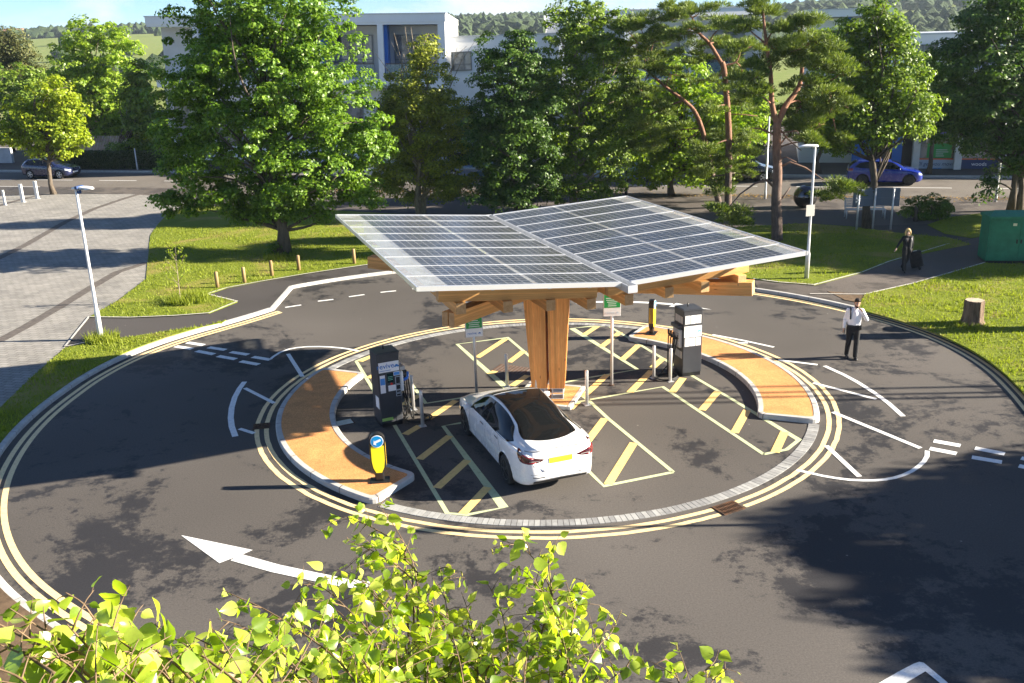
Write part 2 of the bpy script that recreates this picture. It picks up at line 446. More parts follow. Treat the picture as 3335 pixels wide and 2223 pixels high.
LAWN4 = Gs([(2180, 498), (2260, 488), (2352, 480), (2500, 480), (2560, 520), (2352, 530), (2230, 545), (2170, 535), (2130, 515)])
LAWN5 = Gs([(1985, 675), (2100, 650), (2262, 603), (2352, 606), (2700, 640), (2760, 900)]) + [Vector((p.x, p.y, 0)) for p in offset_line([PO(r, a) for a, r in KRs[::-1] if a < 33], .155)]
grass_polys = [LAWN1, LAWN2, LAWN3, LAWN4, LAWN5]
for P_ in grass_polys: sheet('lawn', P_, M_GRASS)
sheet('mulch_bed', [Vector((p.x, p.y, 0)) for p in OL if p.y < 20.5] + [Vector((-20, 21, 0)), Vector((-14, 8, 0)), Vector((-3.5, 6, 0))], M_DIRT, H-.02, H+.02)
sheet('soil_strip', Gs([(1900, 668), (1985, 676), (2010, 690), (1990, 697), (1940, 688)], H+.02), M_DIRT, H-.02, H+.02)
# pale path to the right and the square in front of the street
sheet('right_path', [Vector((p.x, p.y, 0)) for p in OR if p.y > 31.6] + Gs([(1985, 676), (2100, 649), (2262, 602), (2500, 530), (2400, 500), (2200, 556), (2040, 600), (1980, 624), (1870, 653), (1730, 640)]), M_PATH2, H-.02, H+.009)
sheet('square', Gs([(430, 468), (560, 462), (700, 470), (1000, 490), (1130, 505), (1600, 540), (1700, 520), (1850, 512), (1960, 518), (2130, 514), (2180, 497), (2352, 478), (2600, 470)], H+.012) + [S(45, 56.55), S(-50, 56.55)], M_PATH2, H-.02, H+.006)
ed = MB()
for l in ([(205, 729), (300, 730), (400, 726), (480, 720), (545, 693), (475, 676)], [(150, 797), (190, 789), (233, 781)], [(150, 797), (205, 728)],
          [(475, 676), (520, 662), (600, 647), (700, 630), (800, 615), (890, 602)],
          [(1730, 641), (1790, 649), (1870, 655), (1980, 626), (2040, 602), (2180, 560)], [(1860, 676), (1985, 677), (2100, 651), (2262, 604)]):
    ed.strip([G(u, v, H) for u, v in l], .07, H+.038)
tag(ed.build('path_edging', M_EDGE), kind='structure')

# ---------------------------------------------------------------- islands, setts
def island(name, a0, a1):
    o = arc(6.82, a0, a1, 30); i_ = arc(5.62, a1, a0, 26)
    m = MB(); m.prism(o+i_, .0, .118); tag(m.build(name, M_ORANGE), kind='structure')
    def rounded(ro, ri, b0, b1, rad):
        P = []; da = math.degrees(rad/ro)
        P += arc(ro, b0+da, b1-da, 34)
        for k in range(1, 5): t = k/5*math.pi/2; P.append(PO(ro-rad+rad*math.cos(t), b1-da+da*math.sin(t)))
        da2 = math.degrees(rad/ri)
        for k in range(0, 5): t = k/5*math.pi/2; P.append(PO(ri+rad-rad*math.sin(t), b1-da2+da2*math.cos(t)))
        P += arc(ri, b1-da2, b0+da2, 30)
        for k in range(1, 5): t = k/5*math.pi/2; P.append(PO(ri+rad-rad*math.cos(t), b0+da2-da2*math.sin(t)))
        for k in range(0, 5): t = k/5*math.pi/2; P.append(PO(ro-rad+rad*math.sin(t), b0+da-da*math.cos(t)))
        return P
    ext0 = math.degrees(.14/6.2)
    A = rounded(6.96, 5.48, a0-ext0, a1+ext0, .22); B = rounded(6.82, 5.62, a0, a1, .12)
    m = MB(); n = len(A)
    # match the two loops by arc position: build the kerb as short stones
    vs = []
    for p in A: vs += [Vector((p.x, p.y, 0)), Vector((p.x, p.y, .095))]
    for i in range(n):
        q = Vector((PO(1, 0).x, PO(1, 0).y, 0)); vs.append(None)
    C_ = [(A[i]*.84 + B[i]*.16) for i in range(n)]
    base = []
    for i in range(n):
        base += [Vector((A[i].x, A[i].y, 0)), Vector((A[i].x, A[i].y, .10)), Vector((C_[i].x, C_[i].y, .125)), Vector((B[i].x, B[i].y, .125)), Vector((B[i].x, B[i].y, .10))]
    fs = []
    for i in range(n):
        j = (i+1) % n
        for k in range(4): fs.append((5*i+k, 5*j+k, 5*j+k+1, 5*i+k+1))
    m.add(base, fs)
    acc = 0
    for i in range(n):
        acc += (A[(i+1) % n]-A[i]).length
        if acc > .9:
            acc = 0; t = (A[(i+1) % n]-A[i-1]).normalized()*.009; nrm = (A[i]-B[i]).normalized()*.002; u = Vector((0, 0, .002))
            a0_, a1_, c_, b_ = base[5*i]+nrm, base[5*i+1]+nrm+u, base[5*i+2]+u, base[5*i+3]+u
            m.add([a0_-t, a0_+t, a1_-t, a1_+t, c_-t, c_+t, b_-t, b_+t], [(0, 1, 3, 2), (2, 3, 5, 4), (4, 5, 7, 6)], mi=1)
    tag(m.build(name+'_kerb', [M_KERB, M_RUST], fix=True), kind='structure')
island('traffic_island', 158, 236); island('traffic_island', -18.5, 58.5)
st = MB()
def setts(a0, a1):
    a = a0; da = math.degrees(.115/6.84)
    while a < a1:
        b = min(a + da*.90, a1); z = .012 + random.uniform(-.003, .003)
        P = [PO(6.715, a), PO(6.965, a), PO(6.965, b), PO(6.715, b)]
        st.prism(P, 0, z, mi=random.randrange(3)); a += da
setts(-122, -20); setts(60, 156)
tag(st.build('sett_ring', [M_SETT, noisy('grey_setts_dark', (.19, .19, .19), (.27, .27, .265), 6, .85, .2), noisy('grey_setts_light', (.29, .29, .28), (.38, .38, .37), 6, .85, .2)]), kind='structure')

# ---------------------------------------------------------------- painted lines
zM = .004
yl = MB()
def jit(P, s=.008): return [Vector((p.x+random.uniform(-s, s), p.y+random.uniform(-s, s), 0)) for p in P]
for r in (7.19, 7.42):
    yl.strip(jit(arc(r, -168, -64.5, 60)), .115, zM); yl.strip(jit(arc(r, -59.5, 190.5, 120)), .115, zM)
LA = [(a, r) for a, r in KLs]
for d in (.24, .45):
    yl.strip([PO(r-d, a) for a, r in LA], .125, zM)
yl.strip([PO(13.43-.18, -225.6), PO(13.43-.51, -225.6)], .11, zM+.001)
RA = [(a, r) for a, r in KRs]
RB = smooth_polar([(80, 13.0), (70, 12.98), (60, 13.0), (51, 12.99)])[:-1]
for d in (.16, .36):
    yl.strip([PO(r-d, a) for a, r in RB + RA], .105, zM)
tag(yl.build('yellow_lines', M_YEL), kind='structure')

wm = MB()
def Ls(l, w, mb=None, z=zM+.0035): (mb or wm).strip([G(u, v) for u, v in l], w, z)
c4 = lambda x, y: (x/3.0005, 522.6+y/3.0005)
for a, b in (((1290, 792), (1405, 810)), ((1437, 825), (1555, 843)), ((1590, 857), (1710, 876)), ((1742, 891), (1865, 911)),
             ((1210, 818), (1325, 836)), ((1355, 850), (1475, 873)), ((1502, 885), (1625, 907)), ((1658, 921), (1783, 944))):
    Ls([c4(*a), c4(*b)], .2)
Ls([c4(*p) for p in ((1862, 908), (1885, 888), (1930, 860), (1990, 838), (2050, 827), (2120, 821), (2200, 820), (2280, 823), (2353, 830), (2410, 838), (2470, 850))], .1)
Ls([c4(1985, 870), c4(2085, 1027)], .12); Ls([c4(1687, 1106), c4(1890, 1210)], .12); Ls([c4(1650, 1386), c4(1752, 1418)], .12)
Ls([c4(*p) for p in ((1686, 1062), (1650, 1110), (1618, 1170), (1597, 1240), (1590, 1310), (1597, 1370), (1622, 1440))], .15)
c6 = lambda x, y: (1567.6+x/3, 522.6+y/3)
for l, w in (([(205, 738), (410, 776), (630, 824)], .11), ([(380, 793), (450, 795)], .1), ([(660, 912), (930, 945)], .12),
             ([(978, 953), (1110, 1013), (1210, 1067), (1320, 1137), (1420, 1210), (1520, 1300)], .13), ([(900, 1070), (1335, 1182)], .12), ([(1035, 1271), (1640, 1520)], .13),
             ([(1730, 1470), (1915, 1503)], .2), ([(1703, 1522), (1888, 1558)], .2), ([(2015, 1520), (2220, 1560)], .2)):
    Ls([c6(*p) for p in l], w)
c3 = lambda x, y: (1567.6+x/2.363, 904.1+y/2.363)
for l, w in (([(1570, 345), (1733, 372)], .2), ([(1838, 350), (1990, 382)], .2), ([(1825, 392), (1975, 424)], .2), ([(2070, 400), (2230, 432)], .2), ([(2080, 442), (2220, 475)], .2),
             ([(1328, 310), (1327, 340), (1310, 368), (1280, 396), (1245, 420), (1200, 441), (1150, 457), (1100, 466), (1040, 471), (980, 471), (900, 467), (830, 458), (760, 446), (690, 430), (618, 414)], .1),
             ([(780, 282), (960, 450)], .12)):
    Ls([c3(*p) for p in l], w)
def poly(mb, l, z=zM+.0035): mb.prism([G(u, v) for u, v in l], z, z)
c7 = lambda x, y: (x/3, 1045.1+y/3)
poly(wm, [c7(*p) for p in ((1248, 553), (1742, 655), (1645, 697), (1600, 712), (1512, 745))])
Ls([c7(*p) for p in ((1622, 704), (1900, 782), (2150, 835), (2353, 876), (2600, 912))], .26, z=zM+.0045)
poly(wm, [c3(*p) for p in ((1060, 1575), (1170, 1510), (1255, 1466), (1285, 1456), (1310, 1462), (1440, 1570), (1420, 1590), (1318, 1508), (1180, 1590))])
r3 = lambda x, y: (1340+x/5.559, 634.7+y/5.559)
poly(wm, [r3(*p) for p in ((1640, 425), (1185, 340), (1150, 360), (1090, 385), (1370, 396))])
Ls([r3(*p) for p in ((1140, 356), (920, 340), (700, 330), (470, 326), (200, 326), (-100, 340))], .2, z=zM+.0045)
c2 = lambda x, y: (317.3+x/3.925, 550+y/3.925)
for a, b in (((1325, 612), (1470, 590)), ((1620, 556), (1760, 540)), ((1900, 516), (2040, 496)), ((2185, 476), (2325, 462)), ((2470, 445), (2610, 434)), ((2760, 425), (2900, 418))):
    Ls([c2(*a), c2(*b)], .12)
tag(wm.build('white_markings', M_WHITE), kind='structure')

bm_ = MB(); hm = MB()
def B(l, w=.1): Ls(l, w, bm_, zM)
def Hh(l, w=.2): Ls(l, w, hm, zM+.004)
B([(818, 829), (909, 981), (1027, 1178), (1073, 1182), (1157, 1165), (1018, 978), (1053, 972), (1110, 962)])
B([(946, 883), (978, 926), (1058, 914), (1092, 905), (1170, 897), (1050, 790), (1166, 775), (1206, 809), (1240, 838)])
B([(818, 829), (853, 816), (900, 800)])
B([(1754, 1043), (1522, 888), (1358, 917), (1286, 930)]); B([(1546, 1084), (1387, 1116), (1345, 1075), (1250, 980)]); B([(1546, 1084), (1398, 962), (1354, 921), (1320, 895)])
B([(1754, 1043), (1807, 1032), (1835, 1010), (1682, 917), (1536, 831), (1399, 749), (1357, 749), (1314, 754), (1464, 848), (1340, 869), (1296, 878)])
for l in ([(930, 998), (964, 978)], [(963, 1055), (1033, 1001)], [(1003, 1121), (1074, 1057)], [(1063, 1180), (1120, 1119)], [(925, 930), (962, 908)], [(984, 962), (1047, 920)], [(827, 830), (853, 818)], [(845, 868), (858, 862)],
          [(1096, 821), (1162, 778)], [(1169, 832), (1203, 806)], [(1124, 859), (1149, 846)], [(1176, 886), (1212, 862)], [(1342, 769), (1372, 749)], [(1382, 796), (1424, 763)], [(1429, 826), (1467, 792)],
          [(1499, 844), (1523, 823)], [(1447, 901), (1497, 851)], [(1339, 911), (1395, 860)], [(1544, 901), (1569, 868)], [(1309, 939), (1326, 923)], [(1612, 942), (1649, 899)], [(1687, 994), (1716, 942)],
          [(1780, 1039), (1802, 992)], [(1397, 1112), (1456, 1017)], [(1343, 1022), (1389, 961)]):
    Hh(l)
tag(bm_.build('bay_lines', M_LIME), kind='structure'); tag(hm.build('bay_hatching', M_HATCH), kind='structure')

# ---------------------------------------------------------------- small ground items
def grate(name, label, c, rz, L, W, n, rows):
    t = thing(name, label, 'drain cover', c, rz)
    f = MB(); w = .035
    for s in (-1, 1): f.box((0, s*(W/2-w/2), .010), (L, w, .016)); f.box((s*(L/2-w/2), 0, .0095), (w, W-2*w, .016))
    f.build('frame', M_RUST, t)
    b = MB()
    for i in range(n): b.box((-L/2+w+(i+.5)*(L-2*w)/n, 0, .008), ((L-2*w)/n*.45, W-2*w, .012))
    for r in range(1, rows): b.box((0, -W/2 + W*r/rows, .009), (L-2*w, .025, .0125))
    b.build('bars', M_RUST, t)
    p = MB(); p.quad((-L/2, -W/2, .0035), (L/2, -W/2, .0035), (L/2, W/2, .0035), (-L/2, W/2, .0035)); p.build('sump', M_BLACK, t)
q = PO(7.3, -62); grate('drain_grate', 'rusty iron gully grate in the yellow lines at the near edge', (q.x, q.y, 0), R(28+0), .54, .40, 10, 3)
q = PO(7.32, -169.3 ); grate('drain_grate', 'small dark gully grate where the yellow lines break by the left island', (q.x, q.y, 0), R(100), .36, .42, 6, 2)
t = thing('access_cover', 'brown ribbed access cover set in the tarmac beside the timber column', 'access cover', tuple(G(1175, 848)), R(-28))
f = MB(); f.box((0, 0, .006), (1.0, .62, .012), bev=.003); f.build('plate', noisy('brown_checker_plate', (.10, .075, .06), (.17, .13, .11), 30, .7, .5), t)
f = MB()
for i in range(9): f.box((-.45+i*.1125, 0, .014), (.025, .56, .008))
f.build('ribs', M_RUST, t)
t = thing('access_cover', 'small grey metal cover inside the left island near the charger', 'access cover', tuple(G(790, 970)), R(25))
f = MB(); f.box((0, 0, .005), (.42, .30, .010), bev=.003); f.build('plate', M_GALV, t); f = MB(); f.box((0, 0, .003), (.50, .38, .006)); f.build('frame', M_RUST, t)
# grass blades standing on the nearer lawns
def in_poly(P, x, y):
    c = np.zeros(len(x), bool); n = len(P)
    for i in range(n):
        a, b = P[i], P[(i+1) % n]
        cond = ((a.y > y) != (b.y > y))
        with np.errstate(divide='ignore', invalid='ignore'):
            c ^= cond & (x < (b.x-a.x)*(y-a.y)/(b.y-a.y+1e-12)+a.x)
    return c
def blades(P, dens, hmin, hmax, wid):
    xs = [p.x for p in P]; ys = [p.y for p in P]
    x0, x1, y0, y1 = max(min(xs), -24), min(max(xs), 22), min(ys), min(max(ys), 50)
    n = int((x1-x0)*(y1-y0)*dens); x = RNG.uniform(x0, x1, n); y = RNG.uniform(y0, y1, n)
    k = in_poly(P, x, y); return x[k], y[k]
X = []; Y = []
for P_, dn in ((LAWN2, 260), (LAWN1, 110), (LAWN5, 200), (LAWN3, 80), (LAWN4, 50)):
    a, b = blades(P_, dn, .05, .12, .02); X.append(a); Y.append(b)
X = np.concatenate(X); Y = np.concatenate(Y)
clump = np.sin(X*3.1)*np.cos(Y*2.7)+np.sin(X*1.3+Y*1.9)
h = np.clip(RNG.uniform(.035, .09, len(X))*(1+.35*clump), .025, .16)
def add_tuft(c, r, n, h0, h1):
    global X, Y, h
    a = RNG.uniform(0, 6.28, n); d = r*np.sqrt(RNG.uniform(0, 1, n))
    X = np.concatenate([X, c.x+d*np.cos(a)]); Y = np.concatenate([Y, c.y+d*np.sin(a)]); h = np.concatenate([h, RNG.uniform(h0, h1, n)])
add_tuft(G(235, 780, zL), .55, 500, .1, .35); add_tuft(G(430, 690, zL), .8, 900, .12, .4); add_tuft(G(652, 590, zL), .9, 500, .1, .3); add_tuft(G(2228, 750, zL), .5, 350, .06, .2)
n = len(X); th = RNG.uniform(0, 6.28, n); wd = RNG.uniform(.012, .026, n); ln_ = RNG.uniform(.2, .7, n)*h; ph = RNG.uniform(0, 6.28, n)
V3 = np.zeros((n, 3, 3)); V3[:, 0] = np.stack([X-np.cos(th)*wd, Y-np.sin(th)*wd, np.full(n, zL-.01)], 1); V3[:, 1] = np.stack([X+np.cos(th)*wd, Y+np.sin(th)*wd, np.full(n, zL-.01)], 1)
V3[:, 2] = np.stack([X+np.cos(ph)*ln_, Y+np.sin(ph)*ln_, zL+h], 1)
def fast_mesh(name, verts, k, mat, parent=None, smooth=False):
    nf = len(verts)//k; me = bpy.data.meshes.new(name)
    me.vertices.add(len(verts)); me.vertices.foreach_set('co', np.ascontiguousarray(verts, dtype=np.float32).ravel())
    me.loops.add(nf*k); me.loops.foreach_set('vertex_index', np.arange(nf*k, dtype=np.int32))
    me.polygons.add(nf); me.polygons.foreach_set('loop_start', np.arange(0, nf*k, k, dtype=np.int32))
    me.polygons.foreach_set('loop_total', np.full(nf, k, dtype=np.int32))
    me.materials.append(mat); me.update(calc_edges=True)
    return link(bpy.data.objects.new(name, me), parent)
M_BLADE = leafmat('grass_blade', (.15, .20, .016), (.27, .305, .042), .42, .6, .2)
tag(fast_mesh('grass', V3.reshape(-1, 3), 3, M_BLADE), kind='stuff')
# ---------------------------------------------------------------- timber
def timber(name, c1, c2, axis='X'):
    m, t, p = mat0(name)
    st_ = {'X': (.35, 9, 9), 'Z': (9, 9, .35)}[axis]
    vec = t.pos(st_, kind='obj'); g = t.noise(vec, 5.0, 8, .65, .5)
    c = t.ramp(g, [(.25, c1), (.5, tuple((a+b)/2 for a, b in zip(c1, c2))), (.75, c2)])
    sx_ = t.new('ShaderNodeSeparateXYZ'); t.ln(t.pos(kind='obj'), sx_.inputs[0])
    lay = t.math('MULTIPLY', sx_.outputs[2] if axis == 'X' else sx_.outputs[0], 1/.045)
    wn_ = t.new('ShaderNodeTexWhiteNoise', noise_dimensions='1D'); t.ln(t.math('FLOOR', lay), wn_.inputs['W'])
    c = t.mix(1.0, c, t.ramp(wn_.outputs['Value'], [(0, .80), (1, 1.16)]), 'MULTIPLY')        # glued laminations
    c = t.mix(t.math('MULTIPLY', t.math('GREATER_THAN', t.math('FRACT', lay), .93), .45), c, (.16, .07, .025))
    kn = t.new('ShaderNodeTexVoronoi'); t.ln(t.pos((1.2, 5, 5) if axis == 'X' else (5, 5, 1.2), kind='obj'), kn.inputs['Vector']); kn.inputs['Scale'].default_value = 1.2
    c = t.mix(t.ramp(kn.outputs['Distance'], [(.05, .75), (.09, 0.0)]), c, (.16, .06, .02))
    t.ln(c, p.inputs['Base Color']); p.inputs['Roughness'].default_value = .6; p.inputs['Specular IOR Level'].default_value = .3
    t.ln(t.bump(g, .15, .004), p.inputs['Normal'])
    return m
M_TIM = timber('larch_beam', (.60, .27, .08), (.82, .46, .17), 'X')
M_TIMZ = timber('larch_post', (.52, .185, .045), (.76, .36, .105), 'Z')
M_ENDG = noisy('timber_end_grain', (.40, .22, .10), (.54, .33, .16), 14, .8, .2)

TH = R(-70.578); DX = Vector((math.cos(TH), math.sin(TH), 0)); NX = Vector((-DX.y, DX.x, 0))
CC = Vector((CX+.128, CY+.056, 0)); GL = 4.484; GZ = 4.147; WL, WR, HLf, HR = 4.486, 4.484, .419, .20
can = thing('solar_canopy', 'butterfly solar canopy on a timber column over the charging bays', 'canopy', tuple(CC))
def cw(s, d, z): return CC + NX*s + DX*d + Vector((0, 0, z))
def wz(s):                                # underside plane of the wings
    return GZ + (HR*(s/WR) if s > 0 else HLf*(-s/WL))
def cmb(): return MB(CC)
# photovoltaic glass
m, t, p = mat0('solar_cells'); M_PV = m
tc_ = t.new('ShaderNodeAttribute', attribute_name='cells'); sp = t.new('ShaderNodeSeparateXYZ'); t.ln(tc_.outputs['Vector'], sp.inputs[0])
def linegrid(o, n, w):
    f = t.math('FRACT', t.math('MULTIPLY', o, n)); d = t.math('ABSOLUTE', t.math('SUBTRACT', f, .5))
    return t.math('GREATER_THAN', d, .5-w)
gx = linegrid(sp.outputs[0], 1.0, .04); gy = linegrid(sp.outputs[1], 1.0, .045)
g = t.math('MAXIMUM', gx, gy)
fl = t.new('ShaderNodeVectorMath', operation='FLOOR'); t.ln(tc_.outputs['Vector'], fl.inputs[0])
wn = t.new('ShaderNodeTexWhiteNoise', noise_dimensions='3D'); t.ln(fl.outputs[0], wn.inputs['Vector'])
cell = t.mix(wn.outputs['Value'], (.022, .0215, .021), (.044, .0425, .040))
t.ln(t.mix(g, cell, (.24, .24, .24)), p.inputs['Base Color']); p.inputs['Roughness'].default_value = .13
p.inputs['Specular IOR Level'].default_value = .32; p.inputs['Coat Weight'].default_value = .12; p.inputs['Coat Roughness'].default_value = .3
dn = t.noise(t.pos((1.3, 1.3, 1)), 2.5, 6, .6); t.ln(t.ramp(dn, [(.3, .16), (.75, .34)]), p.inputs['Roughness'])
m, t, p = mat0('clear_glass'); M_CLEAR = m
p.inputs['Base Color'].default_value = (.45, .46, .46, 1); p.inputs['Roughness'].default_value = .12
tr = t.new('ShaderNodeBsdfTransparent'); tr.inputs['Color'].default_value = (.80, .84, .82, 1)
mx = t.new('ShaderNodeMixShader'); t.ln(t.ramp(t.noise(t.pos(), 5, 6, .7), [(.35, .42), (.7, .66)]), mx.inputs[0])
t.ln(tr.outputs[0], mx.inputs[1]); t.ln(p.outputs[0], mx.inputs[2]); t.ln(mx.outputs[0], t.n['Material Output'].inputs['Surface'])

ROWS = 9
def wing(sg, W, clear):
    s0, s1 = .12, W; mid = .09
    usable = s1 - s0 - clear - mid; pl = usable/2
    segs = [(s0, s0+pl, 10), (s0+pl+mid, s0+pl+mid+pl, 10)]
    for r in range(ROWS):
        d0 = -GL + 2*GL*r/ROWS + .016; d1 = -GL + 2*GL*(r+1)/ROWS - .016
        for a, b, nc in segs:
            q = cmb(); vs = [cw(sg*a, d0, wz(sg*a)+.012), cw(sg*b, d0, wz(sg*b)+.012), cw(sg*b, d1, wz(sg*b)+.012), cw(sg*a, d1, wz(sg*a)+.012)]
            lo = [v - Vector((0, 0, .012)) for v in vs]
            order = (0, 1, 2, 3) if sg < 0 else (3, 2, 1, 0)
            q.add(vs+lo, [order, tuple(7-i if False else 4+i for i in order[::-1])] + [(i, (i+1) % 4, 4+(i+1) % 4, 4+i) for i in range(4)])
            o = q.build('solar_panel', M_PV, can)
            at = o.data.attributes.new('cells', 'FLOAT_VECTOR', 'POINT')
            cells = [(0, 5*r, sg*3), (nc, 5*r, sg*3), (nc, 5*r+5, sg*3), (0, 5*r+5, sg*3)]
            for i in range(8): at.data[i].vector = cells[i % 4]
        if clear > .05:
            a, b = s0+pl*2+mid, s1
            q = cmb(); vs = [cw(sg*a, d0, wz(sg*a)+.012), cw(sg*b, d0, wz(sg*b)+.012), cw(sg*b, d1, wz(sg*b)+.012), cw(sg*a, d1, wz(sg*a)+.012)]
            q.add(vs, [(0, 1, 2, 3) if sg < 0 else (3, 2, 1, 0)]); q.build('clear_panel', M_CLEAR, can)
        q = cmb(); a, b = s0+pl, s0+pl+mid
        q.add([cw(sg*a, d0, wz(sg*a)+.010), cw(sg*b, d0, wz(sg*b)+.010), cw(sg*b, d1, wz(sg*b)+.010), cw(sg*a, d1, wz(sg*a)+.010)], [(0, 1, 2, 3) if sg < 0 else (3, 2, 1, 0)])
        q.build('clear_panel', M_CLEAR, can)
    for r in range(ROWS+1):
        d = -GL + 2*GL*r/ROWS; q = cmb(); ends = r in (0, ROWS)
        h = .10 if ends else .03; zc = -.02 if ends else .008
        q.beam(cw(sg*s0, d, wz(sg*s0)+zc), cw(sg*s1, d, wz(sg*s1)+zc), .045 if ends else .027, h); q.build('glazing_bar', M_ALU, can)
    q = cmb(); q.beam(cw(sg*(s1+.02), -GL-.03, wz(sg*s1)-.02), cw(sg*(s1+.02), GL+.03, wz(sg*s1)-.02), .035, .09); q.build('edge_trim', M_ALU, can)
wing(-1, WL, .62); wing(1, WR, .50)
# gutter between the wings
q = cmb()
q.beam(cw(-.10, -GL-.12, GZ-.05), cw(-.10, GL+.32, GZ-.05), .02, .14); q.beam(cw(.10, -GL-.12, GZ-.05), cw(.10, GL+.32, GZ-.05), .02, .14)
q.beam(cw(0, -GL-.12, GZ-.13), cw(0, GL+.32, GZ-.13), .22, .02); q.beam(cw(0, GL+.30, GZ-.05), cw(0, GL+.325, GZ-.05), .22, .14); q.beam(cw(0, -GL-.12, GZ-.05), cw(0, -GL-.10, GZ-.05), .22, .14)
q.build('gutter', M_GALV, can)
# purlins along NX right under the glass, joists along DX below, twin main beam on the column
def timb(name, a, b, w_, h_, mat=None):
    """beam with its own local x along its length so the grain follows it"""
    a, b = Vector(a), Vector(b); x = (b-a); L = x.length; x.normalize(); y = Vector((0, 0, 1)).cross(x).normalized(); z = x.cross(y)
    q = MB(); q.box((0, 0, 0), (L, w_, h_), bev=.008)
    o = q.build(name, [mat or M_TIM, M_ENDG], can)
    for f in o.data.polygons:
        if abs(f.normal.x) > .9: f.material_index = 1
    o.matrix_basis = Matrix.Translation((a+b)/2 - CC) @ Matrix((x, y, z)).transposed().to_4x4()
    return o
for d in (-3.2, 0.0, 3.25):
    for sg in (-1, 1):
        timb('purlin', cw(sg*.13, d, wz(sg*.13)-.47), cw(sg*3.78, d, wz(sg*3.78)-.47), .18, .25)
for s, de in ((-3.33, 3.45), (-2.27, 3.42), (-1.27, 3.40), (-.30, 3.40), (.60, 3.45), (1.62, 3.45), (2.52, 3.5), (3.5, 3.5)):
    timb('joist', cw(s, -3.45, wz(s)-.72), cw(s, de, wz(s)-.72), .22, .25)
for s in (-3.9, -2.6, -1.3, -.35, .35, 1.3, 2.6, 3.9):
    q = cmb(); q.beam(cw(s, -GL+.95, wz(s)-.18), cw(s, GL-1.05, wz(s)-.18), .07, .33); q.build('support_rail', M_GALV, can)
for sx, sy in ((-3.5, 3.0), (3.75, 3.6), (-3.84, -3.45), (3.7, -3.4)):
    dr = NX*sx + DX*sy; dn = dr.normalized(); pn = Vector((-dn.y, dn.x, 0))
    for k in (-1, 1):
        o_ = pn*k*.085
        timb('diagonal_arm', CC+dn*.30+o_+Vector((0, 0, 3.13)), CC+dr+o_+Vector((0, 0, 3.40)), .15, .32)
# column: four splayed glulam legs standing on steel shoes
for sx in (-1, 1):
    for sy in (-1, 1):
        q = MB(); L0, L1 = .40, 3.32; wb, wt = (.30, .42), (.36, .62)
        ib = .028
        def corner(z, hw, hd): return [(ib, ib, z), (ib+hw, ib, z), (ib+hw, ib+hd, z), (ib, ib+hd, z)]
        a = corner(L0, .40, .40); b = corner(L1, .58, .56)
        vs = [Vector((x*sx, y*sy, z)) for x, y, z in a+b]
        q.add(vs, [(3, 2, 1, 0), (4, 5, 6, 7), (0, 1, 5, 4), (1, 2, 6, 5), (2, 3, 7, 6), (3, 0, 4, 7)])
        o = q.build('column_leg', M_TIMZ, can, fix=True); o.rotation_euler = (0, 0, TH + R(45+20))
        bmm = bmesh.new(); bmm.from_mesh(o.data); bmesh.ops.bevel(bmm, geom=[e for e in bmm.edges], offset=.012, segments=2, affect='EDGES'); bmm.to_mesh(o.data); bmm.free()
        q = MB(); x, y = sx*(ib+.2), sy*(ib+.2)
        q.box((x, y, .10+.006), (.34, .34, .012)); q.box((x+sx*.15, y, .255), (.012, .26, .29)); q.box((x-sx*.13, y, .255), (.012, .26, .29)); q.box((x, y, .395), (.38, .38, .012))
        sh = q.build('steel_shoe', M_GALV, can); sh.rotation_euler = (0, 0, TH + R(65))
q = MB(); q.box((0, 0, .05), (1.36, 1.36, .09)); o = q.build('plinth', M_ORANGE, can); o.rotation_euler = (0, 0, TH+R(52))
q = MB()
for s in (-1, 1): q.box((s*.74, 0, .052), (.12, 1.60, .1), bev=.02); q.box((0, s*.74, .051), (1.36, .12, .1), bev=.02)
o = q.build('plinth_kerb', M_KERB, can); o.rotation_euler = (0, 0, TH+R(52))

# ---------------------------------------------------------------- notice signs
M_SGREEN = flat('sign_green', (.01, .30, .06), .4); M_SWHITE = flat('sign_white', (.80, .80, .80), .4); M_SBLUE = flat('sign_blue', (.02, .15, .45), .4)
M_INK = flat('sign_ink', (.10, .16, .30), .5); M_PALEINK = flat('pale_ink', (.55, .62, .68), .5)
def car_icon(mat, parent, loc, rot, s):
    q = MB(); P = [(-1, 0), (-1, .45), (-.62, .5), (-.4, .95), (.4, .95), (.62, .5), (1, .45), (1, 0)]
    q.prism([(x*s, y*s) for x, y in P], 0, .003); q.prism([(x*s, y*s) for x, y in ((-.72, -.25), (-.72, 0), (-.4, 0), (-.4, -.25))], 0, .003); q.prism([(x*s, y*s) for x, y in ((.4, -.25), (.4, 0), (.72, 0), (.72, -.25))], 0, .003)
    o = q.build('car_symbol', mat, parent); o.location = loc; o.rotation_euler = rot; return o
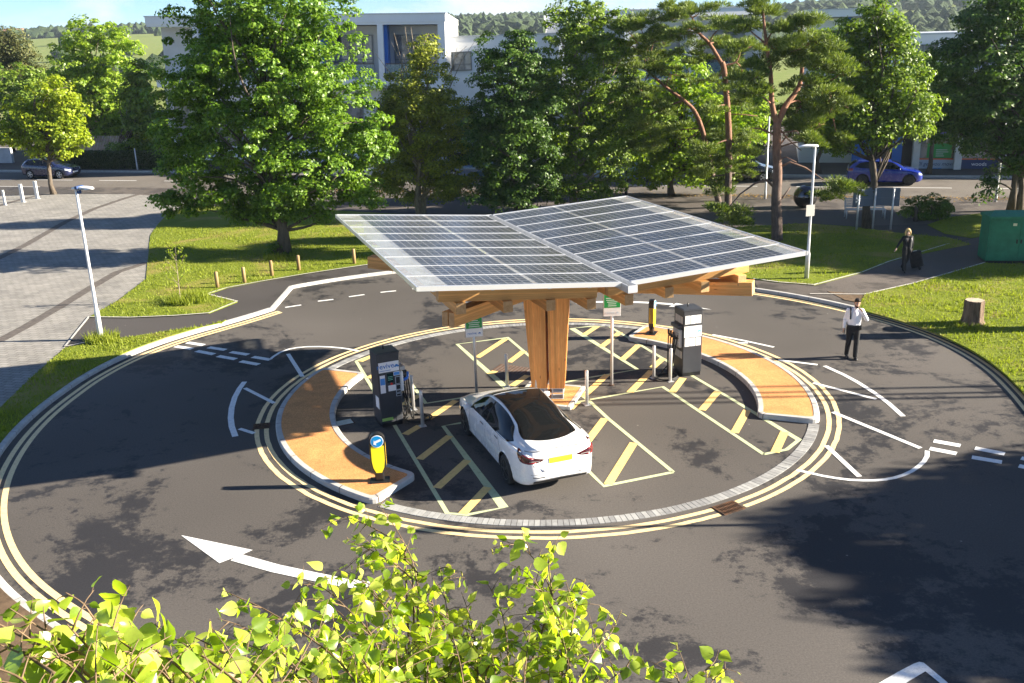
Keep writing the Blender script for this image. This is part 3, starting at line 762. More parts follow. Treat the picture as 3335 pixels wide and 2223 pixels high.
def sign(base, rz, label, h0, h1, logo):
    t = thing('notice_sign', label, 'sign', tuple(base), rz, 'green notice signs on steel posts')
    q = MB(); q.tube([(0, 0, 0), (0, 0, h1-.05)], .038, 14); q.build('post', M_STEEL, t)
    q = MB(); q.lathe([(.07, 0), (.07, .012), (.045, .02)], (0, 0, 0)); q.build('base_collar', M_RUST, t)
    W = .46; hm = (h0+h1)/2
    q = MB(); q.box((0, -.045, hm), (W, .012, h1-h0), bev=.004); q.build('board', M_SWHITE, t)
    q = MB(); q.box((0, -.030, hm), (W+.01, .014, h1-h0+.01)); q.build('back_plate', M_BLACK, t)
    g0 = h0 + .22*(h1-h0); g1 = h0 + .70*(h1-h0)
    q = MB(); q.box((0, -.0525, (g0+g1)/2), (W-.03, .003, g1-g0)); q.build('green_panel', M_SGREEN, t)
    q = MB(); n = 9
    for i in range(n):
        ww = (W-.09)*random.uniform(.55, 1); q.box((0, -.0555, g1-.05-(g1-g0-.1)*i/(n-1)), (ww, .003, .014))
    q.build('text_lines', M_SWHITE, t)
    q = MB()
    for i in range(4): q.box((0, -.0535, h1-.05-i*.06), ((W-.1)*random.uniform(.5, 1), .003, .014))
    q.build('dark_text_lines', M_INK, t)
    text('lettering', 'revive', .10, logo, t, (-.06, -.053, h0+.10), (R(90), 0, 0))
    car_icon(logo, t, (.14, -.053, h0+.085), (R(90), 0, 0), .035)
    return t
sign(G(1095, 907), R(12), 'green notice sign on a post in front of the parked white car', 1.66, 2.74, M_SBLUE)
sign(G(1405, 884), R(2), 'green notice sign whose white top tucks under the gutter end', 1.98, 3.06, M_PALEINK)

# ---------------------------------------------------------------- stainless bollards
def bollard(p, label, h=.95):
    t = thing('steel_bollard', label, 'bollard', tuple(p), 0, 'stainless steel bollards between the bays')
    q = MB(); q.lathe([(.045, 0), (.045, h-.02), (.038, h-.004), (.0, h)], n=16); q.build('tube', M_STEEL, t)
    q = MB(); q.box((0, 0, .006), (.17, .17, .010), R(20)); q.build('base_plate', M_GALV, t)
bollard(G(1165, 888), 'steel bollard beside the brown access cover')
bollard(G(1232, 924), 'steel bollard at the foot of the timber column behind the white car')
bollard(G(1348, 929), 'steel bollard at the corner of the orange column plinth')
bollard(G(971, 978), 'steel bollard nearest the cable of the blue plugged charger')
bollard(G(950, 940), 'steel bollard close behind the blue plug of the charger')
bollard(G(1501, 868), 'brown reflecting steel bollard left of the grey charger hoses')
bollard(G(1539, 875), 'steel bollard at the front corner of the grey charger')

# ---------------------------------------------------------------- rapid chargers
M_CHG = noisy('charger_grey', (.030, .032, .038), (.042, .045, .053), 3, .42, .0, spec=.5)
M_CHB = flat('charger_black', (.012, .014, .02), .3); M_LCD = flat('screen', (.01, .03, .03), .15)
M_STK = flat('sticker_white', (.74, .75, .76), .5); M_CBL = flat('connector_blue', (.02, .16, .62), .35); M_STB = flat('sticker_blue', (.06, .25, .62), .5)
M_LCG = flat('light_cover_grey', (.42, .42, .41), .5)
def charger(base, rz, label, kind):
    W, D, Hh_ = .57, .60, 1.90
    t = thing('rapid_charger', label, 'charger', tuple(base), rz, 'rapid charging cabinets')
    q = MB(); q.box((0, 0, .05+.0), (W-.04, D-.04, .10)); q.build('foot', M_BLACK, t)
    q = MB(); q.box((0, 0, (Hh_+.10)/2), (W, D, Hh_-.10), bev=.014); q.build('cabinet', M_CHG, t)
    q = MB(); q.box((0, -.0, Hh_+.006), (W+.03, D+.03, .016), bev=.004); q.box((0, 0, Hh_+.018), (W-.06, D-.06, .014)); q.build('lid', M_CHG, t)
    q = MB(); q.tube([(0, .05, Hh_), (0, .05, Hh_+.13)], .018, 8); q.build('antenna', M_BLACK, t)
    f = -D/2
    q = MB(); q.box((0, f-.002, .32), (.004, .006, .0)); 
    if kind == 'L':
        q = MB(); q.box((.0, f-.004, 1.56), (W-.05, .006, .26)); q.build('brand_board', M_STK, t)
        text('lettering', 'revive', .185, M_SBLUE, t, (-.085, f-.008, 1.585), (R(90), 0, 0), bold=.0015); q = MB(); q.box((-.10, f-.008, 1.475), (.30, .003, .012)); q.build('underline', M_SBLUE, t); car_icon(M_SBLUE, t, (.2, f-.008, 1.54), (R(90), 0, 0), .062)
        q = MB(); q.box((-.18, f-.004, 1.13), (.13, .006, .46)); q.box((.19, f-.004, 1.36), (.16, .006, .10)); q.box((.05, f-.004, 1.0), (.19, .006, .15)); q.build('sticker', M_STK, t)
        q = MB(); q.box((-.18, f-.0085, 1.2), (.115, .004, .17)); q.box((.19, f-.0085, 1.36), (.14, .004, .075)); q.build('blue_sticker', M_STB, t)
        q = MB(); q.box((.02, f-.004, 1.27), (.16, .007, .24)); q.build('display', M_LCD, t)
        q = MB(); q.box((.02, f-.009, 1.30), (.12, .003, .012)); q.box((.02, f-.009, 1.22), (.12, .003, .012)); q.box((.02, f-.009, 1.26), (.12, .003, .01)); q.build('display_text', flat('screen_green', (.2, .55, .4), .4), t)
        q = MB()
        for i, (z, hh) in enumerate(((1.18, .19), (1.0, .13), (.89, .07), (.80, .07))): q.box((.21, f-.004, z), (.125, .006, hh))
        q.build('label_frame', M_PALEINK, t)
        q = MB()
        for i, (z, hh) in enumerate(((1.18, .19), (1.0, .13), (.89, .07), (.80, .07))): q.box((.21, f-.008, z), (.105, .004, hh-.02))
        q.build('label_panel', M_CHB, t)
        q = MB(); q.tube([(.04, f+.0, 1.115), (.04, f-.03, 1.115)], .028, 12); q.build('stop_button', flat('stop_red', (.55, .02, .02), .4), t)
        q = MB(); q.box((-.12, f-.004, .20), (.28, .006, .075)); q.build('rating_label', flat('label_lime', (.35, .55, .12), .5), t)
        q = MB(); q.box((.105, f-.003, .52), (.006, .006, .8)); q.build('door_gap', M_BLACK, t)
        q = MB(); q.box((.19, f-.004, .28), (.07, .008, .022)); q.build('lock', M_BLACK, t)
        q = MB(); q.box((-W/2-.004, -.10, .62), (.006, .26, .30)); q.build('side_label', M_STK, t)
        side = 1
    else:
        for zz in (1.64, 1.0):
            for k in (-1, 0, 1): q = MB(); q.box((k*.165, f-.004, zz-.0), (.15, .006, .24), bev=.002); q.build('sticker', M_STK, t)
        q = MB(); q.box((.0, f-.004, 1.30), (W-.05, .006, .32)); q.build('brand_board', M_STK, t)
        text('lettering', 'revive', .16, M_PALEINK, t, (-.08, f-.008, 1.31), (R(90), 0, 0)); car_icon(flat('pale_cyan', (.2, .55, .7), .5), t, (.19, f-.008, 1.28), (R(90), 0, 0), .06)
        for zz in (1.62, .62):
            for k in (-1, 0, 1): q = MB(); q.box((-W/2-.004, k*.16-.02, zz), (.006, .14, .20)); q.build('grey_label', M_LCG, t)
        side = -1
    # sockets, holsters and hoses on the working side
    x = side*W/2
    q = MB(); q.box((x+side*.07, -.02, 1.44), (.16, D-.14, .10), bev=.02); q.build('hose_hood', M_CHG if kind != 'L' else M_LCG, t)
    q = MB(); q.box((x+side*.045, -.03, 1.10), (.10, D-.16, .52), bev=.03); q.build('holster_panel', M_STK if kind == 'L' else M_LCG, t)
    q = MB()
    for i in range(5): q.box((x+side*.098, -.15, 1.28-i*.07), (.004, .18, .012))
    q.build('printed_lines', M_PALEINK, t)
    con = M_CBL if kind == 'L' else M_BLACK
    for i, y in enumerate((-.16, .0, .15)):
        q = MB(); q.tube([(x+side*.08, y, 1.10), (x+side*.20, y, 1.13), (x+side*.235, y, 1.18), (x+side*.235, y, 1.30)], [.035, .04, .03, .03], 10)
        q.box((x+side*.235, y, 1.22), (.04, .05, .1), bev=.01); cn = q.build('connector', con if i == 0 else M_BLACK, t)
        q = MB(); P = []
        p0 = Vector((x+side*.235, y, 1.12)); p3 = Vector((x+side*.05, y+.02, 1.40))
        sag = (.16, .30, .06)[i]; outx = (.42, .34, .28)[i]
        for k in range(17):
            u = k/16; b0 = (1-u)**3; b1 = 3*u*(1-u)**2; b2 = 3*u*u*(1-u); b3 = u**3
            P.append(p0*b0 + Vector((x+side*outx, y, -1.15+sag*2))*b1 + Vector((x+side*(outx-.1), y+.06, -.55+sag*2))*b2 + p3*b3)
        for v in P: v.z = max(v.z, .025)
        q.tube(P, .017, 8); q.build('hose', M_RUBBER, t)
    # slack coil on the ground
    q = MB(); P = []
    for k in range(44):
        a = k/43*2*math.pi*2.2; r = .26 + .03*math.sin(a*1.7)
        P.append(Vector((x+side*(.42+ r*math.cos(a)*1.25), -.20 + r*math.sin(a), .022+.012*(k/43)*2)))
    P += [P[-1]+Vector((-side*.1, .05, .1)), Vector((x+side*.2, -.1, .45)), Vector((x+side*.09, -.03, .88))]
    q.tube(P, .018, 8); q.build('hose_coil', M_RUBBER, t)
    return t
rzL = math.atan2(.29, .54)-.06
charger(Vector((-3.31, 21.89, 0)) + Vector((math.cos(rzL)*.30 - math.sin(rzL)*.30, math.sin(rzL)*.30 + math.cos(rzL)*.30, 0)), rzL, 'dark charging cabinet with blue printed stickers, screen and blue plug', 'L')
rzR = R(15)
charger(Vector((4.69, 24.87, 0)) + Vector((math.cos(rzR)*.30 - math.sin(rzR)*.30, math.sin(rzR)*.30 + math.cos(rzR)*.30, 0)), rzR, 'grey charging cabinet with rows of white stickers beside the right island', 'R')
# ---------------------------------------------------------------- keep-left bollards
M_YPL = flat('yellow_bollard_plastic', (.92, .78, .02), .35); M_KBL = flat('keep_left_blue', (.0, .26, .62), .35)
def keepleft(p, rz, label):
    t = thing('keep_left_bollard', label, 'bollard', tuple(p), rz, 'keep left bollards on the islands')
    q = MB(); q.box((0, 0, .012), (.42, .30, .024), bev=.008); q.build('base_plate', M_BLACK, t)
    q = MB(); q.box((0, 0, .11), (.20, .13, .18), bev=.03)
    q.build('neck', M_BLACK, t)
    def outline(hw, z0, z1, n=14):
        P = [(-.06*hw/.15, z0), (.06*hw/.15, z0), (hw*.85, z0+.16), (hw, z0+.28)]
        zc = z1-hw
        P += [(hw*math.cos(a), zc+hw*math.sin(a)) for a in [math.pi*k/n for k in range(n+1)]]
        P += [(-hw, z0+.28), (-hw*.85, z0+.16)]; return P
    def slab(P, y0, y1, name, mat):
        q = MB(); v = [Vector((x, 0, z)) for x, z in P]; n = len(P)
        q.add([Vector((x, y0, z)) for x, z in P], [tuple(range(n))]); q.add([Vector((x, y1, z)) for x, z in P], [tuple(range(n))[::-1]])
        q.add([Vector((x, y0, z)) for x, z in P]+[Vector((x, y1, z)) for x, z in P], [(i, n+i, n+(i+1) % n, (i+1) % n) for i in range(n)])
        return q.build(name, mat, t)
    slab(outline(.165, .17, 1.12), -.075, .075, 'shell', M_BLACK)
    Y = [(x, z) for x, z in outline(.135, .21, 1.07) if z < .78]
    Y2 = [(-.06, .22), (.06, .22), (.115, .34), (.138, .5), (.138, .84), (-.138, .84), (-.138, .5), (-.115, .34)]
    slab(Y2, -.084, -.0755, 'yellow_panel', M_YPL)
    for s in (-1, 1):
        q = MB()
        for yy in (-.045, 0, .045): q.box((s*.1665, yy, .62), (.006, .022, .5))
        q.build('reflective_strips', flat('amber_strip', (.75, .45, .05), .4), t)
    n = 24; D = [(.14*math.cos(2*math.pi*k/n), .95+.14*math.sin(2*math.pi*k/n)) for k in range(n)]
    slab(D, -.092, -.0845, 'sign_rim', M_SWHITE)
    D = [(.125*math.cos(2*math.pi*k/n), .95+.125*math.sin(2*math.pi*k/n)) for k in range(n)]
    slab(D, -.096, -.0925, 'sign_disc', M_KBL)
    A = [(-.085, -.055), (-.055, .02), (-.04, -.005), (.075, .05), (.09, .02), (-.025, -.035), (-.01, -.06)]
    A = [(-.095, -.03), (-.045, .055), (-.045, .022), (.085, .022), (.085, -.028), (-.045, -.028), (-.045, -.075)]
    ca, sa = math.cos(R(22)), math.sin(R(22))
    slab([(x*ca-z*sa, .955+x*sa+z*ca) for x, z in A], -.099, -.0965, 'arrow', M_SWHITE)
    return t
keepleft(G(873, 1103, .118), R(6), 'yellow keep left bollard with blue arrow disc on the left island')
keepleft(G(1497, 765, .118), R(68), 'black keep left bollard seen from the side on the right island')
# ---------------------------------------------------------------- trees
M_BARK = noisy('grey_brown_bark', (.055, .042, .03), (.13, .105, .08), 7, .9, .7, 18, stretch=(1, 1, .25), bd=.04)
M_PALEBARK = noisy('pale_bark', (.16, .125, .085), (.30, .25, .18), 9, .85, .4, 20, stretch=(1, 1, .3))
m, t, p = mat0('pine_bark'); M_PINEB = m
pos = t.pos((1, 1, .3)); f = t.noise(pos, 9, 6, .7)
zz = t.new('ShaderNodeSeparateXYZ'); t.ln(t.pos(), zz.inputs[0])
hz = t.ramp(t.math('ADD', t.math('MULTIPLY', zz.outputs[2], .1), t.math('MULTIPLY', t.noise(t.pos(), 1.2, 3, .5), .2)), [(.32, 0.0), (.55, 1.0)])
c = t.mix(hz, t.ramp(f, [(.3, (.05, .035, .03)), (.7, (.17, .12, .095))]), t.ramp(f, [(.3, (.12, .052, .03)), (.7, (.31, .155, .09))]))
t.ln(c, p.inputs['Base Color']); p.inputs['Roughness'].default_value = .9; t.ln(t.bump(f, .8, .05), p.inputs['Normal'])
LM = {  # wide colour ranges here put sunlit highlights and dark gaps into the foliage
 'maple': leafmat('maple_leaf', (.042, .115, .010), (.225, .360, .032), .42),
 'olive': leafmat('olive_leaf', (.095, .130, .018), (.370, .400, .050), .45),
 'dark': leafmat('dark_leaf', (.028, .075, .015), (.125, .215, .034), .36),
 'mid': leafmat('mid_leaf', (.050, .115, .015), (.255, .350, .042), .42),
 'light': leafmat('light_leaf', (.110, .215, .014), (.330, .440, .040), .48),
 'lime': leafmat('lime_leaf', (.150, .235, .012), (.370, .430, .026), .48),
 'pine': leafmat('pine_needle', (.030, .070, .018), (.225, .285, .050), .25, .55, .3),
 'cedar': leafmat('cedar_needle', (.05, .07, .02), (.13, .13, .04), .2, .6, .3),
 'hedge': leafmat('hedge_leaf', (.025, .045, .010), (.06, .09, .02), .2),
 'shrub': leafmat('shrub_leaf', (.05, .12, .014), (.15, .23, .024), .35),
}
def unit(n):
    v = RNG.normal(size=(n, 3)); return v/np.linalg.norm(v, axis=1, keepdims=True)
def leaf_quads(P, Nn, size, asp=.62, jit_=.35):
    n = len(P); Nn = Nn/np.linalg.norm(Nn, axis=1, keepdims=True)
    t_ = unit(n); t_[:, 2] -= .35; t_ -= Nn*np.sum(t_*Nn, 1, keepdims=True); t_ /= np.linalg.norm(t_, axis=1, keepdims=True)+1e-9
    b = np.cross(Nn, t_); L = size*RNG.uniform(1-jit_, 1+jit_, (n, 1)); W = L*asp*RNG.uniform(.8, 1.2, (n, 1))
    q = np.zeros((n, 4, 3))
    q[:, 0] = P - t_*L*.5; q[:, 2] = P + t_*L*.5; fold = Nn*L*RNG.uniform(.02, .22, (n, 1))
    q[:, 1] = P - t_*L*.08 + b*W*.5 + fold; q[:, 3] = P - t_*L*.08 - b*W*.5 + fold
    return q.reshape(-1, 3)
def lobes_at(specs, Y):
    """survey outlines -> ellipsoids in space at depth Y"""
    out = []
    for sp in specs:
        u, v, ru, rv = sp[:4]; dy = sp[4] if len(sp) > 4 else 0
        c = AY(u, v, Y+dy); k = (Y+dy)/2185.0
        out.append((np.array(c), np.array([ru*k, (ru+rv)*.5*k*.85, rv*k])))
    return out
def clump_centres(lobes, n, shell=2.2):
    w = np.array([(r[0]*r[1]*r[2])**(2/3) for _, r in lobes]); w /= w.sum()
    idx = RNG.choice(len(lobes), n, p=w); d = unit(n); rr = RNG.uniform(0, 1, (n, 1))**(1/shell)
    C = np.array([lobes[i][0] for i in idx]); Rd = np.array([lobes[i][1] for i in idx])
    return C + d*rr*Rd, d, idx
def crown_mesh(lobes, n, per, rc, leaf, mat, parent, off, flat_=.6, zmin=.25, asp=.62, name='crown'):
    C, d, _ = clump_centres(lobes, n); C[:, 2] = np.maximum(C[:, 2], zmin+rc*.3)
    rs = rc*RNG.uniform(.55, 1.35, (n, 1))
    k = RNG.poisson(per, n)+4; ii = np.repeat(np.arange(n), k); N = len(ii)
    u = unit(N); u[:, 2] = np.where(RNG.uniform(size=N) < .45, np.abs(u[:, 2]), u[:, 2])
    rad = RNG.uniform(.25, 1, (N, 1))**.6
    P = C[ii] + u*rad*rs[ii]*np.array([1, 1, flat_])
    Nn = .55*d[ii] + .55*u + .8*unit(N) + np.array([0, 0, .55])
    q = leaf_quads(P, Nn, leaf, asp) - np.array(off)
    o = fast_mesh(name, q, 4, mat, parent)
    return o, C
def limb(q, a, b, r0, r1, n=6, wob=.12, sides=6, sag=.0):
    a, b = Vector(a), Vector(b); L = (b-a).length; P = []; Rr = []
    o1 = Vector((random.gauss(0, 1), random.gauss(0, 1), random.gauss(0, .6)))*L*wob
    for i in range(n+1):
        s = i/n; bend = math.sin(s*math.pi); up = Vector((0, 0, L*.05*bend))
        P.append(a.lerp(b, s) + o1*bend + up + Vector((random.gauss(0, .02), random.gauss(0, .02), 0))*L*.3*bend); Rr.append(r0+(r1-r0)*s)
    q.tube(P, Rr, sides)
def tree(name, label, base, specs, sp, n, per, rc, leaf, group=None, r=.2, top=None, bark=None, nb=40, flat_=.6, dY=0.0, multi=1, lean=(0, 0)):
    base = Vector(base); Y = base.y + dY
    lo = lobes_at(specs, Y); t = thing(name, label, 'tree', tuple(base), 0, group)
    cr, C = crown_mesh([(c_, r_*1.10) for c_, r_ in lo], int(n*1.45), int(per*1.15), rc, leaf, LM[sp], t, base)
    ztop = top or max(c[2] for c, _ in lo); cx = np.mean([c[0] for c, _ in lo]); cy = np.mean([c[1] for c, _ in lo])
    q = MB(base); tips = []
    for k in range(multi):
        a = 2*math.pi*k/max(multi, 1); st = base + (Vector((math.cos(a), math.sin(a), 0))*r*.8 if multi > 1 else Vector((0, 0, 0)))
        en = Vector((cx + (math.cos(a)*1.2 if multi > 1 else 0) + lean[0], cy + (math.sin(a) if multi > 1 else 0) + lean[1], ztop))
        P = []; Rr = []; N = 9
        wob = [Vector((random.gauss(0, .10), random.gauss(0, .10), 0)) for _ in range(N+1)]
        for i in range(N+1):
            s = i/N; x = s**2.6
            P.append(Vector((st.x+(en.x-st.x)*x, st.y+(en.y-st.y)*x, base.z-.06+(en.z-base.z)*s)) + (wob[i] if 0 < i else Vector((0, 0, 0))))
            Rr.append((r*(1.55 if i == 0 else 1.0)*(1-s)**.8 + .02)/(1 if multi == 1 else 1.4))
        q.tube(P, Rr, 9); tips.append(P)
    sel = RNG.choice(len(C), min(nb, len(C)), replace=False)
    for i in sel:
        P = tips[random.randrange(len(tips))]; c = Vector(C[i]); zf = max(base.z+1.3, base.z + (c.z-base.z)*random.uniform(.45, .8))
        j = min(range(len(P)), key=lambda k: abs(P[k].z-zf)); a = P[max(j, 1)]
        limb(q, a, c, .035+.22*r*(1-j/10), .012, 6)
    q.build('trunk', bark or M_BARK, t)
    return t
g_ = lambda u, v: G(u, v, .1)
tree('broadleaf_tree', 'largest dense green tree, on the lawn behind the wooden posts', g_(652, 584),
     [(560, 20, 150, 110), (680, 50, 130, 120), (480, 150, 110, 120), (600, 190, 170, 150), (730, 190, 120, 130), (450, 270, 95, 90), (560, 340, 160, 120), (690, 340, 150, 120), (790, 300, 90, 90), (830, 345, 65, 50),
      (440, 370, 85, 70), (700, 430, 120, 70), (500, 440, 80, 55), (590, 455, 90, 40), (430, 455, 60, 28), (395, 462, 45, 18), (440, 485, 50, 18), (640, 488, 60, 20), (690, 470, 70, 30), (850, 440, 40, 40), (800, 445, 75, 50), (560, 490, 55, 22), (740, 490, 50, 22), (410, 300, 60, 50)],
     'maple', 700, 92, .50, .155, 'trees in the near row', .24, nb=70)
tree('broadleaf_tree', 'olive green bushy tree with bare twigs on top, against the white building', g_(966, 494),
     [(975, 120, 34, 45), (965, 195, 75, 75), (920, 240, 50, 60), (1020, 240, 50, 60), (960, 280, 85, 80), (905, 310, 55, 90), (1035, 300, 50, 90), (960, 370, 95, 70), (900, 400, 50, 40), (1030, 400, 60, 50), (965, 445, 85, 28), (895, 425, 50, 30), (1035, 435, 60, 30)],
     'olive', 330, 80, .48, .14, 'trees in the near row', .15, nb=60, bark=M_PALEBARK, multi=3)
q = None
tree('broadleaf_tree', 'dark leaved tree between the olive tree and the tall pale topped tree', g_(1190, 492),
     [(1128, 120, 28, 45), (1190, 95, 36, 34), (1170, 175, 80, 70), (1150, 260, 80, 70), (1220, 270, 90, 90), (1180, 350, 100, 70), (1120, 340, 55, 60), (1215, 420, 95, 45), (1130, 430, 60, 30), (1180, 455, 110, 26)],
     'dark', 360, 85, .5, .15, 'trees in the near row', .18, nb=40)
tree('broadleaf_tree', 'tall tree with thin pale green top rising above the white parapet', g_(1318, 480),
     [(1330, 20, 60, 50), (1300, 80, 55, 60), (1385, 80, 55, 60), (1340, 150, 95, 70), (1290, 220, 70, 70), (1390, 240, 70, 80), (1320, 310, 85, 70), (1390, 350, 70, 70), (1290, 390, 70, 50), (1350, 430, 80, 32), (1270, 440, 60, 28)],
     'mid', 380, 75, .48, .145, 'trees in the near row', .16, nb=60, bark=M_PALEBARK)
tree('broadleaf_tree', 'bright green tree seen behind and between the pine trunks', S(-5.6, 56.0, .1),
     [(1560, 190, 70, 60), (1620, 250, 70, 60), (1500, 270, 70, 70), (1570, 330, 90, 60), (1650, 350, 70, 60), (1510, 380, 70, 50), (1600, 400, 80, 30), (1700, 300, 60, 70)],
     'light', 300, 50, .55, .2, 'trees in the near row', .15)
tree('broadleaf_tree', 'slim tree behind the bench, pale green on top and dark below', g_(1992, 524),
     [(2025, 30, 40, 40), (2010, 80, 75, 50), (2070, 95, 55, 45), (1960, 130, 70, 50), (2050, 170, 75, 55), (1975, 220, 75, 60), (2070, 250, 75, 70), (1930, 290, 60, 55), (2000, 290, 90, 45), (2085, 278, 60, 40), (1935, 322, 45, 24)],
     'mid', 330, 70, .5, .145, 'trees in the near row', .17, nb=60)
tree('broadleaf_tree', 'dark heavy crowned tree with a forked trunk by the green cabinet', g_(2330, 484),
     [(2250, 50, 70, 60), (2330, 40, 80, 70), (2190, 130, 60, 50), (2290, 150, 100, 80), (2380, 160, 90, 100), (2200, 230, 75, 60), (2290, 260, 100, 70), (2400, 280, 100, 90), (2180, 285, 55, 40), (2260, 315, 80, 45), (2350, 350, 85, 50), (2275, 420, 22, 32), (2262, 450, 12, 18)],
     'dark', 520, 78, .52, .155, 'trees in the near row', .22, multi=2, nb=60)
tree('broadleaf_tree', 'small yellow green street tree in front of the navy car', G(124, 446, .1),
     [(118, 215, 45, 35), (70, 255, 50, 40), (150, 262, 45, 40), (40, 300, 50, 35), (110, 310, 80, 40), (165, 315, 40, 30), (110, 338, 70, 22), (20, 322, 35, 22)],
     'lime', 200, 42, .5, .2, 'street trees', .14, nb=40)
tree('broadleaf_tree', 'tall bright green tree behind the hedge at the left', S(-57, 73.5, .1),
     [(215, 85, 70, 40), (250, 120, 80, 55), (175, 140, 60, 50), (210, 190, 85, 60), (265, 220, 70, 60), (170, 250, 65, 60), (225, 290, 80, 50), (275, 300, 50, 45)],
     'light', 330, 44, .65, .26, 'trees across the street', .2)
tree('broadleaf_tree', 'shaded green tree beside the white balcony building', S(-50.6, 67.6, .1),
     [(322, 180, 24, 40), (312, 235, 40, 55), (330, 290, 40, 55), (310, 345, 55, 25)],
     'mid', 180, 44, .6, .24, 'trees across the street', .16)
tree('broadleaf_tree', 'narrow yellow tinged young tree rising from the hedge', S(-51.5, 67.4, .1),
     [(322, 235, 12, 24), (322, 280, 24, 35), (325, 320, 34, 30)], 'lime', 60, 40, .4, .19, 'street trees', .09, nb=15)
tree('cedar_tree', 'brown green cedar at the left edge beneath the hills', S(-78, 84, .1),
     [(10, 90, 40, 22), (40, 120, 50, 22), (15, 150, 60, 22), (60, 165, 40, 18), (-20, 120, 40, 40)], 'cedar', 170, 50, .8, .22, 'trees across the street', .3)
tree('willow_tree', 'loose drooping willow at the left edge behind the lime tree', S(-70.5, 77, .1),
     [(40, 195, 75, 45), (90, 215, 50, 40), (20, 250, 70, 50), (90, 270, 55, 45), (40, 300, 70, 35)], 'mid', 200, 44, .65, .25, 'trees across the street', .2)
tree('broadleaf_tree', 'dim green tree in front of the shops at the far right', S(9.6, 65.4, .1),
     [(2140, 170, 55, 45), (2180, 230, 60, 45), (2110, 240, 45, 45)], 'dark', 130, 50, .55, .2, 'street trees', .13)
tree('broadleaf_tree', 'shaded tree behind the olive tree by the parked white van', S(-22, 65.3, .1),
     [(1080, 300, 60, 60), (1010, 330, 60, 50), (880, 330, 50, 50), (1100, 370, 70, 30)], 'dark', 120, 50, .6, .2, 'street trees', .14)

tree('broadleaf_tree', 'yellow green tree filling the gap behind the tall pale topped tree', S(-12, 65.6, .1),
     [(1440, 220, 50, 60), (1420, 300, 60, 60), (1470, 350, 60, 50), (1400, 380, 60, 30)], 'light', 150, 60, .55, .18, 'street trees', .13)
tree('broadleaf_tree', 'green tree between the nearest pine and the slim tree, across the street', S(3.0, 65.6, .1),
     [(1900, 120, 50, 50), (1920, 190, 55, 55), (1880, 250, 50, 50), (1910, 310, 50, 40)], 'mid', 150, 60, .55, .18, 'street trees', .13)
tree('broadleaf_tree', 'lit green tree showing between the straight pine and the nearest pine', S(-3.6, 65.6, .1),
     [(1720, 240, 40, 50), (1730, 300, 45, 50), (1700, 350, 45, 35)], 'light', 110, 60, .5, .18, 'street trees', .12)
tree('broadleaf_tree', 'deep green tree behind the dark leaved tree, hiding the plain white wing', S(-18.5, 65.6, .1),
     [(1230, 190, 45, 50), (1210, 260, 60, 60), (1250, 330, 65, 50), (1170, 350, 60, 40)], 'dark', 150, 60, .55, .18, 'street trees', .13)

# ---------------------------------------------------------------- pines
def pine(label, base, Y, stems, limbs_, clumps, per=260):
    base = Vector(base); t = thing('pine_tree', label, 'tree', tuple(base), 0, 'scots pines')
    q = MB(base)
    def pth(l, dz=None): return [AY(x[0], x[1], Y + (x[2] if len(x) > 2 else 0)) for x in l]
    for l, r0, r1 in stems:
        P = pth(l)
        # soften
        Q = []
        for i in range(len(P)-1):
            p0 = P[max(i-1, 0)]; p3 = P[min(i+2, len(P)-1)]
            for k in range(4):
                s = k/4; Q.append(.5*((2*P[i]) + (-p0+P[i+1])*s + (2*p0-5*P[i]+4*P[i+1]-p3)*s*s + (-p0+3*P[i]-3*P[i+1]+p3)*s**3))
        Q.append(P[-1]); n = len(Q)
        q.tube(Q, [r0+(r1-r0)*i/(n-1) for i in range(n)], 10)
    segs = [p for l, _, _ in stems for p in pth(l)]
    allq = []; allc = []
    for cl in clumps:
        u, v, ru, rv = cl[:4]; dy = cl[4] if len(cl) > 4 else random.uniform(-1.3, 1.3)
        c = AY(u, v, Y+dy); k = Y/2185; nsub = max(4, int(ru*rv/210)+3)
        near = min(segs, key=lambda p: (p-c).length + max(0, p.z-c.z)*.5)
        if (near-c).length < 3.2 and v < 420: limb(q, near, c, .045, .015, 6, .10)
        for _ in range(nsub):
            dd = unit(1)[0]*np.array([ru*k, ru*k*.9, rv*k*1.0])*random.uniform(.2, 1.0)
            cc = np.array(c)+dd; rr = random.uniform(.30, .66)
            if random.random() < .4: limb(q, c, Vector(cc)-Vector((0, 0, .1)), .02, .008, 4, .15, 5)
            allc.append((cc, rr))
    for cc, rr in allc:
        n = RNG.poisson(per); u = unit(n); u[:, 2] = np.abs(u[:, 2])*.8-.12
        nv = np.array([random.gauss(0, .45), random.gauss(0, .45), 1.0]); nv /= np.linalg.norm(nv); u2 = u - nv*(np.sum(u*nv, 1, keepdims=True)*.45)
        P = cc + u2*rr*RNG.uniform(.15, 1, (n, 1))**.5
        d = u*np.array([1, 1, .8]) + .5*unit(n) + np.array([0, 0, .55]); d /= np.linalg.norm(d, axis=1, keepdims=True)
        L = RNG.uniform(.10, .21, (n, 1)); w = np.cross(d, unit(n)); w /= np.linalg.norm(w, axis=1, keepdims=True)+1e-9; W = RNG.uniform(.016, .034, (n, 1))
        qd = np.zeros((n, 4, 3)); qd[:, 0] = P-w*W*.5; qd[:, 1] = P+w*W*.5; qd[:, 2] = P+d*L+w*W*.5; qd[:, 3] = P+d*L-w*W*.5
        allq.append(qd.reshape(-1, 3))
    for l, r0, r1 in limbs_:
        P = pth(l); q.tube(P, [r0+(r1-r0)*i/(len(P)-1) for i in range(len(P))], 7)
    q.build('trunk', M_PINEB, t)
    fast_mesh('crown', np.concatenate(allq)-np.array(base), 4, LM['pine'], t)
    return t
b = g_(1785, 552)
